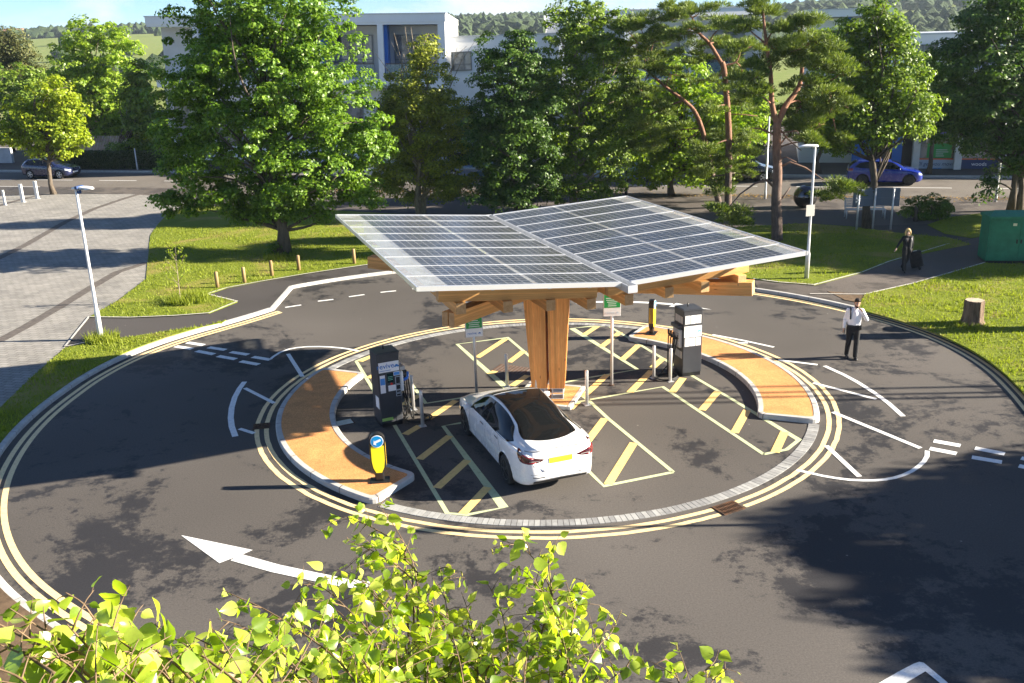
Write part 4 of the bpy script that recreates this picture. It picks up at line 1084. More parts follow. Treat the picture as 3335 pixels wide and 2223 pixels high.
pine('scots pine with a forked orange trunk, standing nearest the canopy', b, b.y,
     [([(1785, 552), (1784, 500), (1783, 450), (1786, 400), (1784, 340), (1785, 280)], .26, .17), ([(1785, 285), (1773, 240), (1770, 170), (1760, 100), (1752, 25)], .14, .05),
      ([(1785, 285, 0), (1806, 240, .2), (1836, 196, .4), (1843, 130, .5), (1838, 85, .6)], .15, .05), ([(1836, 196, .4), (1880, 190, .8), (1905, 215, 1)], .06, .03)],
     [([(1784, 312), (1750, 296), (1725, 293)], .05, .02), ([(1786, 385), (1815, 372), (1850, 385), (1890, 412), (1935, 420)], .06, .02), ([(1784, 435), (1760, 413), (1735, 420), (1700, 445), (1670, 480)], .07, .02),
      ([(1786, 370), (1805, 360), (1830, 372)], .03, .012), ([(1787, 465), (1800, 450), (1815, 430)], .05, .03), ([(1787, 290), (1810, 320), (1840, 345)], .035, .015), ([(1786, 305), (1830, 300), (1850, 330)], .03, .015)],
     [(1750, 25, 65, 26), (1715, 62, 55, 22), (1790, 62, 60, 24), (1850, 55, 50, 34), (1870, 95, 75, 32), (1830, 120, 50, 24), (1770, 110, 50, 24), (1715, 112, 45, 22), (1880, 145, 75, 28), (1930, 165, 50, 24), (1745, 155, 55, 26), (1720, 190, 40, 24),
      (1860, 195, 60, 28), (1905, 230, 60, 30), (1840, 245, 60, 34), (1890, 285, 65, 30), (1830, 295, 50, 28), (1860, 325, 50, 22), (1925, 320, 40, 22), (1740, 215, 42, 22), (1925, 428, 42, 18), (1900, 455, 34, 16), (1955, 435, 26, 14), (1680, 492, 38, 20), (1650, 485, 28, 16), (1700, 512, 24, 14)], per=230)
b = g_(1672, 476)
pine('scots pine with a straight red trunk, middle of the three pines', b, b.y,
     [([(1672, 478), (1673, 400), (1674, 320), (1670, 240), (1663, 160), (1658, 142)], .2, .13), ([(1660, 150), (1630, 100), (1605, 75), (1590, 40)], .11, .04), ([(1661, 150), (1690, 142), (1700, 120)], .06, .03)],
     [([(1672, 262), (1700, 262), (1740, 266)], .03, .015), ([(1673, 380), (1700, 350), (1720, 330)], .03, .015)],
     [(1600, 25, 75, 30), (1540, 30, 55, 28), (1660, 60, 55, 28), (1570, 75, 65, 26), (1640, 100, 60, 24), (1520, 90, 55, 26), (1690, 110, 45, 24), (1600, 135, 60, 24), (1650, 190, 60, 24), (1700, 170, 40, 24), (1690, 240, 45, 22), (1640, 250, 40, 22),
      (1670, 310, 60, 28), (1630, 345, 50, 26), (1715, 345, 50, 28), (1665, 375, 65, 26), (1620, 405, 50, 22), (1715, 395, 50, 22), (1650, 430, 55, 18)], per=230)
b = g_(1652, 468)
pine('leaning pine whose trunk bends left under a dark crown', b, b.y+.8,
     [([(1652, 470), (1640, 420), (1625, 350), (1612, 295), (1595, 255), (1570, 230), (1530, 200), (1490, 165)], .18, .06), ([(1570, 230), (1530, 245), (1480, 270)], .06, .03)],
     [([(1612, 295), (1580, 320), (1550, 345)], .04, .02)],
     [(1470, 60, 65, 34), (1430, 60, 40, 26), (1520, 60, 50, 30), (1450, 105, 55, 30), (1500, 140, 70, 34), (1440, 160, 50, 28), (1540, 170, 50, 26), (1465, 205, 65, 34), (1430, 250, 45, 32), (1510, 240, 55, 28), (1470, 290, 60, 32), (1545, 300, 45, 26), (1500, 335, 50, 28), (1440, 320, 40, 28)], per=230)

# bare twigs standing out of the olive tree
q = MB(g_(966, 494)); Yo = g_(966, 494).y
for l in ([(950, 190), (938, 120), (930, 60)], [(945, 200), (915, 130), (898, 95)], [(955, 190), (950, 110), (944, 62)], [(940, 220), (890, 160), (862, 122)], [(1010, 220), (1040, 150), (1050, 108)], [(1020, 230), (1060, 140), (1090, 95)], [(1035, 170), (1045, 130), (1072, 105)], [(960, 170), (965, 120), (985, 75)], [(930, 210), (925, 150), (905, 75)]):
    q.tube([AY(u, v, Yo) for u, v in l], [.028, .018, .008], 5)
tw = q.build('bare_twigs', M_PALEBARK, [o for o in bpy.data.objects if o.get('label', '').startswith('olive green')][0])

# ---------------------------------------------------------------- small planting
def shrub(name, label, base, specs, sp, n, per, rc, leaf, cat='shrub', group=None, stems=8):
    base = Vector(base); t = thing(name, label, cat, tuple(base), 0, group)
    _, C = crown_mesh(lobes_at(specs, base.y), n, per, rc, leaf, LM[sp], t, base, zmin=.1, name='foliage')
    q = MB(base)
    for i in range(stems): limb(q, base, C[RNG.integers(len(C))], .03, .01, 5)
    q.build('stems', M_BARK, t); return t
shrub('shrub', 'rounded green shrub in front of the street beside the notice board', g_(2130, 505), [(2130, 475, 45, 26), (2095, 480, 25, 22), (2165, 480, 25, 22), (2140, 495, 40, 14)], 'shrub', 70, 75, .3, .12)
shrub('shrub', 'low shoots growing at the foot of the largest tree', g_(635, 588), [(628, 570, 18, 16), (640, 582, 22, 8)], 'shrub', 18, 40, .2, .1, stems=4)
# clipped hedge: a box of leaves
h0 = S(-56.5, 65.6); hb = MB(); L0 = 10.5
t = thing('hedge', 'dark clipped hedge along the far pavement', 'hedge', tuple(h0))
N = 14000; fx = RNG.uniform(0, L0, N); fy = RNG.uniform(0, .9, N); fz = RNG.uniform(.05, 1.45, N)
side = RNG.integers(0, 4, N); fy = np.where(side < 2, RNG.uniform(-.05, .12, N), fy); fz = np.where(side == 2, RNG.uniform(1.35, 1.5, N), fz)
P = np.stack([fx*SE.x+fy*SN.x, fx*SE.y+fy*SN.y, fz], 1); fast_mesh('foliage', leaf_quads(P, unit(N)+np.array([-.1, -.6, .5]), .13), 4, LM['hedge'], t)
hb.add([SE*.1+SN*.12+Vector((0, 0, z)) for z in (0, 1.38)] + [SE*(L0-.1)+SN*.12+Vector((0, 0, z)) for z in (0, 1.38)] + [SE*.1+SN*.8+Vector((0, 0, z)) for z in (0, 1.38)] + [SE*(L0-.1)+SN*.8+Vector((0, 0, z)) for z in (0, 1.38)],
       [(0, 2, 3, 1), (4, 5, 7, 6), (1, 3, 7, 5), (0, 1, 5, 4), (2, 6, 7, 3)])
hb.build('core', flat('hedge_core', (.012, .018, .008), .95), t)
# sapling by the path
b = g_(415, 695); t = thing('sapling', 'thin young sapling with few leaves on the lawn corner', 'sapling', tuple(b))
q = MB(b); Yb = b.y
main = [(415, 697), (411, 660), (408, 630), (405, 600), (402, 565)]
q.tube([AY(u, v, Yb) for u, v in main], [.022, .018, .014, .010, .005], 6)
tipP = []
for l in ([(410, 655), (395, 635), (378, 610)], [(409, 650), (420, 630), (428, 615)], [(408, 628), (392, 608), (380, 595)], [(407, 618), (418, 600), (424, 585)], [(405, 600), (395, 585), (386, 575)], [(404, 590), (412, 578), (416, 570)], [(410, 648), (385, 640), (376, 622)], [(406, 610), (396, 590), (390, 570)]):
    dy = random.uniform(-.4, .4); P = [AY(u, v, Yb+dy*i/2) for i, (u, v) in enumerate(l)]; q.tube(P, [.010, .007, .004], 5); tipP += [P[0].lerp(P[2], s) for s in (.45, .6, .75, .9, 1.0)]
q.build('trunk', M_PALEBARK, t); tipP += [AY(u, v, Yb) for u, v in main[2:]]
P = np.array([np.array(p)+unit(1)[0]*.08 for p in tipP for _ in range(5)]); fast_mesh('crown', leaf_quads(P, unit(len(P))+np.array([0, 0, .6]), .075)-np.array(b), 4, LM['lime'], t)
# sawn stump
b = g_(2232, 745); t = thing('tree_stump', 'sawn tree stump with pale cut top on the right verge', 'tree stump', tuple(b))
q = MB(); vs = []; fs = []; n = 40; prof = [(.42, -.03), (.36, .06), (.31, .18), (.285, .40), (.28, .62), (.285, .78), (.27, .80)]
for r, z in prof:
    for k in range(n):
        a = 2*math.pi*k/n; f = 1+.07*math.sin(9*a+z*2)*(1 if z < .79 else .6)+.05*math.sin(17*a+1)+ (.18*max(0, math.sin(4*a+.6)) if z < .15 else 0)
        vs.append((r*f*math.cos(a), r*f*math.sin(a), z))
for i in range(len(prof)-1):
    for k in range(n): fs.append((i*n+k, i*n+(k+1) % n, (i+1)*n+(k+1) % n, (i+1)*n+k))
q.add(vs, fs, 0, True); q.build('bark', noisy('stump_bark', (.07, .045, .03), (.24, .17, .115), 8, .9, .9, 16, stretch=(1, 1, .18), bd=.06), t)
q = MB(); q.add([(x*.985, y*.985, .803) for x, y, z in vs[-n:]], [tuple(range(n))]); q.build('cut_face', noisy('cut_wood', (.34, .27, .19), (.50, .42, .32), 7, .85, .3), t)
# ---------------------------------------------------------------- buildings
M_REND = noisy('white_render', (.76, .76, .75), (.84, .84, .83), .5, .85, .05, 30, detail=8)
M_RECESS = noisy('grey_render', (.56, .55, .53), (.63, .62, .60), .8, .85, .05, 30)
M_BLUEW = flat('blue_fin_paint', (.03, .16, .55), .5); M_FRAME = flat('grey_window_frame', (.16, .165, .17), .4, .3)
M_ROOFG = noisy('grey_roof_felt', (.16, .16, .16), (.24, .24, .23), 2, .9, .1)
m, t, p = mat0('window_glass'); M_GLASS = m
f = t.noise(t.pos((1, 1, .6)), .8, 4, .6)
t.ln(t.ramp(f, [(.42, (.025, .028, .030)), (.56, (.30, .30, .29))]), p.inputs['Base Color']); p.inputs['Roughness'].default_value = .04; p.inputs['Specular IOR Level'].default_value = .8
m, t, p = mat0('balcony_glass'); M_BGL = m
p.inputs['Base Color'].default_value = (.25, .36, .36, 1); p.inputs['Roughness'].default_value = .05
tr = t.new('ShaderNodeBsdfTransparent'); mx = t.new('ShaderNodeMixShader'); mx.inputs[0].default_value = .45
t.ln(tr.outputs[0], mx.inputs[1]); t.ln(p.outputs[0], mx.inputs[2]); t.ln(mx.outputs[0], t.n['Material Output'].inputs['Surface'])
STR = math.atan2(SE.y, SE.x)
def bthing(name, label, cat, a, n, group=None): return thing(name, label, cat, tuple(S(a, n)), STR, group)
def bcorner(name, label, cat, u, v, Y, rz, w, right=True):
    p = AY(u, v, Y); e = Vector((math.cos(rz), math.sin(rz), 0)); o = p - e*w if right else p
    return thing(name, label, cat, (o.x, o.y, 0), rz), p.z
def bx(q, a0, a1, n0, n1, z0, z1, mi=0, bev=0): return q.box(((a0+a1)/2, (n0+n1)/2, (z0+z1)/2), (a1-a0, n1-n0, z1-z0), mi=mi, bev=bev)
def window(par, a0, a1, n, z0, z1, cols, rows, name='window'):
    """frame with its mullions; the panes as one child"""
    q = MB(); w = .07; bx(q, a0, a0+w, n-.10, n+.02, z0, z1); bx(q, a1-w, a1, n-.10, n+.02, z0, z1); bx(q, a0+w, a1-w, n-.10, n+.02, z0, z0+w); bx(q, a0+w, a1-w, n-.10, n+.02, z1-w, z1)
    for c in cols: bx(q, a0+(a1-a0)*c-.03, a0+(a1-a0)*c+.03, n-.085, n+.015, z0+w, z1-w)
    for r in rows: bx(q, a0+w, a1-w, n-.08, n+.01, z0+(z1-z0)*r-.03, z0+(z1-z0)*r+.03)
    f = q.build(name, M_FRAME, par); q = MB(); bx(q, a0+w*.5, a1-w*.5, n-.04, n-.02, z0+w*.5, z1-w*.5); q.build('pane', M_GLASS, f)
    return f
# A: block with the framed balconies (its own axes: a along the street, n away from it)
W = 23.6
b, zr = bcorner('white_building', 'white block with framed upper balconies and a blue fin, behind the largest tree', 'building', 1013, 28, 72, R(-12), W); blockA = b; b.rotation_euler = (0, .0235, R(-12)); b.location.z = .55
k_ = zr - 11.24; D_ = 42; W2_ = W-10
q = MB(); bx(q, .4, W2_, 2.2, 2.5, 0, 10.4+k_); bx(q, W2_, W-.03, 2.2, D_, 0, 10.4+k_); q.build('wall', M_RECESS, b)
q = MB(); 
for x0_, x1_, dd_ in ((0, W2_, 3.2), (W2_, W, D_)): bx(q, x0_-(.05 if x0_ == 0 else 0), x1_+(.05 if x0_ else 0), -.05, dd_+.05, 10.62+k_, 11.15+k_); bx(q, x0_, x1_, 0, dd_, 10.45+k_, 10.62+k_); bx(q, x0_-(.12 if x0_ == 0 else 0), x1_+(.1 if x0_ else 0), -.1, dd_+.1, 11.15+k_, 11.24+k_, 1)
q.build('roof', [M_REND, M_GALV], b)
q = MB(); bx(q, W-.55, W, 0, 2.2, 6.4, 10.45+k_); q.build('frame_post', M_REND, b)
q = MB(); bx(q, W-.02, W+.02, 2.2, D_, 0, 10.45+k_); q.build('gable_wall', M_REND, b)
CS = [W-4.9*k for k in (4, 3, 2, 1)]
for c in CS:
    q = MB(); bx(q, c-.22, c+.22, 0, 2.2, 6.4, 10.45+k_); f = q.build('frame_post', M_REND, b)
    q = MB(); bx(q, c+.221, c+.50, .5, 2.19, 6.4, 10.44+k_); q.build('blue_fin', M_BLUEW, f)
q = MB(); bx(q, .3, W, -.0, 2.2, 5.75, 6.4); bx(q, .3, W-.1, 1.6, 2.2, 0, 5.75); q.build('balcony_slab', M_REND, b)
for c in CS:
    q = MB(); bx(q, c+.3, c+4.3, .14, .16, 6.45, 7.45); f = q.build('balustrade', M_BGL, b); q = MB(); bx(q, c+.3, c+4.3, .11, .19, 7.46, 7.52); q.build('handrail', flat('handrail', (.08, .05, .04), .4), f)
    window(b, c+.85, c+4.05, 2.2, 6.55, 9.75+k_, (.42, .74), (.62, .40))
for i in range(6): window(b, 1+i*3.4, 3.3+i*3.4, 1.6, 1.2, 4.6, (.5,), (.7,))
def kids(o):
    for c in o.children: yield c; yield from kids(c)
for c in kids(blockA):                       # the side wall is not square to the front
    for v in c.data.vertices: v.co.x -= .237*v.co.y
# B: lower plain wing
b, zr = bcorner('white_building', 'low plain white wing with one square window, right of the framed balconies', 'building', 1016, 83, 73, R(1.5), 0, False)
q = MB(); bx(q, 0, 9.0, 0, 9, 0, zr-.1); q.build('wall', M_REND, b); q = MB(); bx(q, 0, 9.05, -.06, 9.05, zr-.1, zr); q.build('roof', M_GALV, b)
k_ = (73/2185); zw1 = AY(1055, 118, 73).z; zw0 = AY(1055, 162, 73).z
window(b, 17*k_, 62*k_, -.02, zw0, zw1, (.62,), (.34,)); window(b, 5.2, 7.0, -.02, zw0, zw1, (.5,), (.34,)); window(b, .6, 2.2, -.02, 2.5, 4.4, (.5,), ()); window(b, 4, 6.2, -.02, 2.5, 4.4, (.5,), ())
# C: tall block behind the pines
b, zr = bcorner('white_building', 'taller white block mostly hidden behind the pine crowns', 'building', 1283, 26, 71, R(2), 0, False)
k_ = zr - 10.8
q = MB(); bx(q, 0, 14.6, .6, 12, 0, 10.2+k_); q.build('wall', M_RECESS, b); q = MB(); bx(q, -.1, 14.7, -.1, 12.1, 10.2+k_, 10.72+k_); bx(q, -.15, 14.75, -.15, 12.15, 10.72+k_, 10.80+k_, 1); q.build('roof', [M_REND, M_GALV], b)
for c in (0, 4.7, 9.4, 14.15): q = MB(); bx(q, c, c+.45, 0, .6, 0, 10.2+k_); q.build('frame_post', M_REND, b)
for c0 in (.9, 5.6, 10.3):
    window(b, c0, c0+3.2, .6, 6.5, 9.2, (.33, .66), (.3,)); window(b, c0, c0+3.2, .6, 2.4, 5.0, (.33, .66), (.3,))
    q = MB(); bx(q, c0-.4, c0+3.75, .02, .6, 5.55, 6.0); q.build('balcony_slab', M_REND, b); q = MB(); bx(q, c0-.4, c0+3.75, .03, .05, 6.0, 7.0); q.build('balustrade', M_BGL, b)
# D: block with the overhanging roof, E: lower block, shops below
b = bthing('white_building', 'white block with overhanging roof behind the slim tree', 'building', 1.6, 70)
q = MB(); bx(q, .2, 5.0, .8, 12, 0, 9.75); q.build('wall', M_REND, b); q = MB(); bx(q, -.1, 5.55, -.3, 12.1, 9.8, 10.24); bx(q, -.14, 5.6, -.34, 12.15, 10.24, 10.31, 1); q.build('roof', [M_REND, M_GALV], b)
q = MB(); bx(q, 2.8, 3.1, .55, .8, 5.5, 9.75); q.build('blue_fin', M_BLUEW, b); window(b, .6, 2.5, .8, 6.6, 9.0, (.5,), (.4,)); window(b, 3.3, 4.8, .8, 6.6, 9.0, (.5,), (.4,))
b = bthing('shop_building', 'pale low block over the shop fronts at the far right', 'building', 6.8, 67.3)
q = MB(); bx(q, -.3, 40, 3.0, 16, 0, 8.5); bx(q, -.3, 40, .6, 3.0, 2.9, 6.2); q.build('wall', M_REND, b); q = MB(); bx(q, -.35, 40.1, 2.95, 16, 8.5, 8.62); bx(q, -.35, 40.1, .5, 2.95, 6.2, 6.3); q.build('roof', M_GALV, b)
for c0 in (1.5, 5.2, 8.9, 12.6): window(b, c0, c0+1.8, 3.0, 6.6, 7.9, (.5,), ()); window(b, c0, c0+2.2, .6, 3.6, 5.4, (.5,), (.3,))
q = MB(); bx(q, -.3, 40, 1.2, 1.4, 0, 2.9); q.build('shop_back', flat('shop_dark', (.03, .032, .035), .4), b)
M_PILL = noisy('white_pillar', (.58, .58, .56), (.70, .70, .68), 2, .8, .1)
for c in (2.05, 4.6, 7.3, 9.9, 12.5, 15.1): q = MB(); bx(q, c, c+.42, .15, .7, 0, 2.9); q.build('pillar', M_PILL, b)
q = MB(); bx(q, -1.7, -.5, .45, .6, 0, 2.75); bx(q, .8, 1.4, .45, .6, 0, 2.75); q.build('blue_panel', M_BLUEW, b)
q = MB(); bx(q, -1.7, 2.0, .35, .6, 2.45, 2.95); q.build('blue_fascia', M_BLUEW, b)
def shopbay(a0, a1, txt, col, tcol, ital, second=None):
    q = MB(); bx(q, a0, a1, .62, .70, .02, .70); o = q.build('sign_panel', col, b); q = MB(); bx(q, a0, a1, .62, .705, .70, .78); q.build('red_stripe', flat('orange_red', (.75, .16, .04), .5), b)
    text('lettering', txt, .34, tcol, b, ((a0+a1)/2, .615, .42), (R(90), 0, 0), shear=ital, ext=.004)
    if second:
        q = MB(); 
        for i in range(3): bx(q, (a0+a1)/2-.4+i*.28, (a0+a1)/2-.4+i*.28+.24, .610, .618, .12, .16)
        q.build('small_print', M_STB, b)
    q = MB(); bx(q, a0, a1, .66, .70, .78, 2.9); w_ = q.build('shop_window', M_GLASS, b)
    return w_
shopbay(2.47, 4.6, "we'll get you moving!", flat('pale_banner', (.40, .47, .58), .5), flat('banner_ink', (.05, .06, .16), .5), .25, True)
shopbay(5.02, 7.3, 'woods', flat('dark_blue_banner', (.03, .05, .14), .5), M_SWHITE, 0)
shopbay(7.72, 9.9, 'on', flat('dark_blue_banner2', (.03, .05, .14), .5), M_SWHITE, 0)
q = MB(); bx(q, 2.95, 4.45, .63, .655, .82, 1.75); g1 = q.build('green_poster', M_SGREEN, b); q = MB()
for i in range(4): bx(q, 3.5, 3.7+random.uniform(.2, .6), .622, .629, .92+i*.13, .96+i*.13)
q.build('poster_print', M_PALEINK, g1)
for a0, a1 in ((5.15, 5.6), (5.75, 6.6)): q = MB(); bx(q, a0, a1, .63, .655, .85, 1.6); q.build('poster', flat('poster_beige', (.42, .36, .31), .5), b)
q = MB(); bx(q, 3.6, 4.4, .62, .7, 2.2, 2.6); q.build('violet_sign', flat('violet', (.18, .16, .60), .5), b)
# boundary walls and fence at the left end
t = bthing('boundary_wall', 'pale boundary wall beside the navy car at the left edge', 'wall', -72, 69.0)
q = MB(); bx(q, 0, 8.6, 0, .25, .1, 1.35); q.build('wall', noisy('pale_blockwork', (.38, .38, .38), (.5, .5, .5), 2, .85, .2), t); q = MB(); bx(q, -.02, 8.62, -.03, .28, 1.35, 1.42); q.build('coping', M_KERB, t)
t = bthing('slat_fence', 'pale vertical slat fence behind the hedge under the tall bright tree', 'fence', -60, 72)
q = MB()
for i in range(60): bx(q, i*.16, i*.16+.1, 0, .03, .1, 2.1)
q.build('slats', noisy('warm_slats', (.45, .30, .20), (.62, .50, .40), 3, .8, .1), t); q = MB(); bx(q, 0, 9.6, .03, .07, .5, .6); bx(q, 0, 9.6, .03, .07, 1.7, 1.8); q.build('rails', M_PALEBARK, t)
t = bthing('low_building', 'low building with warm brick wall behind the slat fence', 'building', -62, 76)
q = MB(); bx(q, 0, 12, 0, 8, 0, 3.2); q.build('wall', noisy('warm_brick', (.40, .22, .14), (.52, .34, .24), 4, .85, .2), t); q = MB(); bx(q, -.2, 12.2, -.2, 8.2, 3.2, 3.4); q.build('roof', M_ROOFG, t)
# aerial on a roof
t = thing('roof_aerial', 'thin television aerial above the slim tree on the roof', 'aerial', tuple(S(6.3, 74, 10.3)))
q = MB(); q.tube([(0, 0, -.2), (0, 0, 1.4)], .03, 6); q.build('mast', M_GALV, t); q = MB()
for i in range(4): q.tube([(-.55, 0, .8+i*.16), (.55, 0, .8+i*.16)], .015, 5)
q.build('rods', M_GALV, t)

# ---------------------------------------------------------------- hills
def hz_(x, y):
    d = math.hypot(x, y); ang = math.atan2(x, y)
    left = math.exp(-((ang+.36)/.26)**2); right = math.exp(-((ang-.40)/.22)**2); mid = math.exp(-((ang-.0)/.25)**2)
    s = max(0, min(1, (d-330)/650)); s = s*s*(3-2*s)
    r = 20*left + 27*right + 17*mid + 3
    return s*r + 2.0*math.sin(x*.011+1)*s + 1.5*math.sin(y*.013)*s - 3*max(0, (d-1300)/700)
hm_ = MB(); NA, ND = 70, 36; vs = []; fs = []
for i in range(NA+1):
    a = -.75 + 1.5*i/NA
    for j in range(ND+1):
        d = 260 + 1500*(j/ND)**1.3; x, y = d*math.sin(a), d*math.cos(a); vs.append((x, y, hz_(x, y)-.3))
for i in range(NA):
    for j in range(ND): fs.append((i*(ND+1)+j, (i+1)*(ND+1)+j, (i+1)*(ND+1)+j+1, i*(ND+1)+j+1))
hm_.add(vs, fs, 0, True)
tag(hm_.build('hills', M_FIELD), kind='structure')
# woods on the hills: leafy crowns in one mass
bm = bmesh.new(); bmesh.ops.create_icosphere(bm, subdivisions=1, radius=1); iv = np.array([v.co[:] for v in bm.verts]); if_ = np.array([[v.index for v in f.verts] for f in bm.faces]); bm.free()
allv = []; 
def crownball(x, y, r):
    z = hz_(x, y); nz = 1 + .28*np.sin(iv@RNG.normal(size=3)*3+RNG.uniform(0, 6)) + .18*RNG.normal(size=len(iv))
    v = iv*nz[:, None]*r*np.array([1, 1, .95]) + np.array([x, y, z+r*.55]); allv.append(v[if_].reshape(-1, 3))
for _ in range(6500):
    a = random.uniform(-.62, .62); d = random.uniform(380, 1250)
    field = (-.55 < a < -.27 and 420 < d < 900)
    if field and random.random() > .05: continue
    if d < 700 and random.random() < .4: continue
    crownball(d*math.sin(a), d*math.cos(a), random.uniform(2.2, 5.2))
for _ in range(800):
    a = random.uniform(-.55, -.24); d = random.uniform(920, 1010); crownball(d*math.sin(a), d*math.cos(a), random.uniform(2.5, 6))
for _ in range(350):
    a = random.uniform(.30, .55); d = random.uniform(400, 560); crownball(d*math.sin(a), d*math.cos(a), random.uniform(2.2, 5))
M_WOOD = noisy('distant_wood', (.016, .032, .012), (.05, .075, .026), .22, .95, .9, .9, detail=8, bd=1.0)
tag(fast_mesh('woods', np.concatenate(allv), 3, M_WOOD), 'wooded ridges behind the town', None, None, 'stuff')
t = thing('farmhouse', 'tiny cream farmhouse on the left hill', 'house', (-960*math.sin(.45), 860, hz_(-960*math.sin(.45), 860)))
q = MB(); q.box((0, 0, 3), (16, 8, 6)); q.box((14, 2, 2.2), (10, 7, 4.4)); q.build('wall', M_REND, t); q = MB()
q.add([(-8.4, -4.4, 6), (8.4, -4.4, 6), (8.4, 4.4, 6), (-8.4, 4.4, 6), (-8.4, 0, 9), (8.4, 0, 9)], [(0, 1, 5, 4), (2, 3, 4, 5), (1, 2, 5), (3, 0, 4)]); q.build('roof', noisy('tile_red', (.25, .12, .08), (.35, .2, .14), 1, .9, 0), t)
# ---------------------------------------------------------------- cars
def crom(P, n):
    """dense Catmull-Rom through tuples"""
    P = [np.array(p, float) for p in P]; out = []
    for i in range(len(P)-1):
        p0, p1, p2, p3 = P[max(i-1, 0)], P[i], P[i+1], P[min(i+2, len(P)-1)]
        for k in range(n):
            t = k/n; out.append(.5*((2*p1)+(-p0+p2)*t+(2*p0-5*p1+4*p2-p3)*t*t+(-p0+3*p1-3*p2+p3)*t**3))
    out.append(P[-1]); return np.array(out)
def interp(tab, x):
    xs = [a for a, _ in tab]; ys = [b for _, b in tab]
    if not hasattr(interp, 'c'): interp.c = {}
    k = id(tab)
    if k not in interp.c:
        # monotone-ish smooth curve: pchip slopes
        n = len(xs); h = [xs[i+1]-xs[i] for i in range(n-1)]; d = [(ys[i+1]-ys[i])/h[i] for i in range(n-1)]; m_ = [d[0]]
        for i in range(1, n-1):
            m_.append(0 if d[i-1]*d[i] <= 0 else (h[i-1]+h[i])*3/((2*h[i]+h[i-1])/d[i-1]+(h[i]+2*h[i-1])/d[i]))
        m_.append(d[-1]); interp.c[k] = (xs, ys, m_, tab)
    xs, ys, m_, _ = interp.c[k]
    x = min(max(x, xs[0]), xs[-1]); i = max(0, min(len(xs)-2, next((j for j in range(len(xs)-1) if x <= xs[j+1]), len(xs)-2)))
    h = xs[i+1]-xs[i]; t = (x-xs[i])/h
    return ys[i]*(1+2*t)*(1-t)**2 + m_[i]*h*t*(1-t)**2 + ys[i+1]*t*t*(3-2*t) + m_[i+1]*h*t*t*(t-1)
M_TYRE = flat('tyre', (.016, .016, .017), .75); M_DARKRIM = flat('dark_rim', (.035, .036, .038), .3, .7); M_RIM = flat('alloy_rim', (.55, .55, .56), .3, .8)
M_CGLASS = flat('car_glass', (.008, .009, .010), .04, 0, .35, .0); M_TRIM = flat('car_trim', (.012, .012, .013), .45)
M_RED = flat('tail_red', (.22, .006, .008), .12, 0, .6, .6); M_REDD = flat('tail_dark', (.05, .006, .008), .1, 0, .6, .6); M_HEAD = flat('headlight_clear', (.72, .75, .78), .1, .3, .6, .5)
M_PLY = flat('plate_yellow', (.85, .58, .02), .45); M_PLW = flat('plate_white', (.80, .80, .78), .45); M_UNDER = flat('underbody', (.01, .01, .01), .9)
M_SEAM = flat('panel_gap', (.06, .06, .065), .6)
def carpaint(name, c):
    m, t, p = mat0(name); p.inputs['Base Color'].default_value = (*c, 1); p.inputs['Roughness'].default_value = .28
    p.inputs['Coat Weight'].default_value = 1.0; p.inputs['Coat Roughness'].default_value = .03; p.inputs['Specular IOR Level'].default_value = .5
    dn = t.noise(t.pos(kind='obj'), 3, 6, .7); t.ln(t.ramp(dn, [(.3, .25), (.7, .29)]), p.inputs['Roughness']); return m
SEDAN = dict(L=4.69, wb=2.875, cxo=-.05, wr=.335, tw=.235,
  top=[(-2.36, .60), (-2.345, .80), (-2.30, 1.00), (-2.24, 1.075), (-2.12, 1.085), (-1.8, 1.125), (-1.3, 1.275), (-.7, 1.405), (-.2, 1.443), (.2, 1.43), (.6, 1.34), (1.0, 1.145), (1.25, 1.005), (1.45, .955), (1.9, .86), (2.2, .745), (2.30, .66), (2.34, .55)],
  belt=[(-2.36, .58), (-2.3, .88), (-2.2, .955), (-1.6, 1.0), (-1.0, .975), (0, .93), (1.0, .90), (1.5, .86), (2.0, .77), (2.34, .53)],
  wid=[(-2.36, .50), (-2.335, .62), (-2.25, .735), (-2.08, .825), (-1.75, .90), (-1.2, .924), (0, .915), (1.0, .92), (1.5, .915), (1.9, .875), (2.15, .79), (2.28, .66), (2.34, .48)],
  roof=[(-2.36, .34), (-2.1, .57), (-1.7, .565), (-1.0, .555), (0, .585), (.6, .60), (1.1, .67), (1.5, .70), (2.0, .62), (2.34, .36)],
  sill=[(-2.36, .42), (-2.2, .27), (-1.9, .21), (0, .19), (1.9, .19), (2.2, .24), (2.34, .36)],
  side=dict(x0=-1.62, x1=1.02, low=[(-1.62, 1.045), (-1.45, 1.0), (-1.1, .975), (0, .945), (1.02, .915)], up=[(-1.62, 1.055), (-1.5, 1.095), (-1.2, 1.21), (-.7, 1.335), (-.2, 1.375), (.2, 1.36), (.6, 1.25), (1.02, .955)]),
  glass=[(-1.86, 1.24), ], )
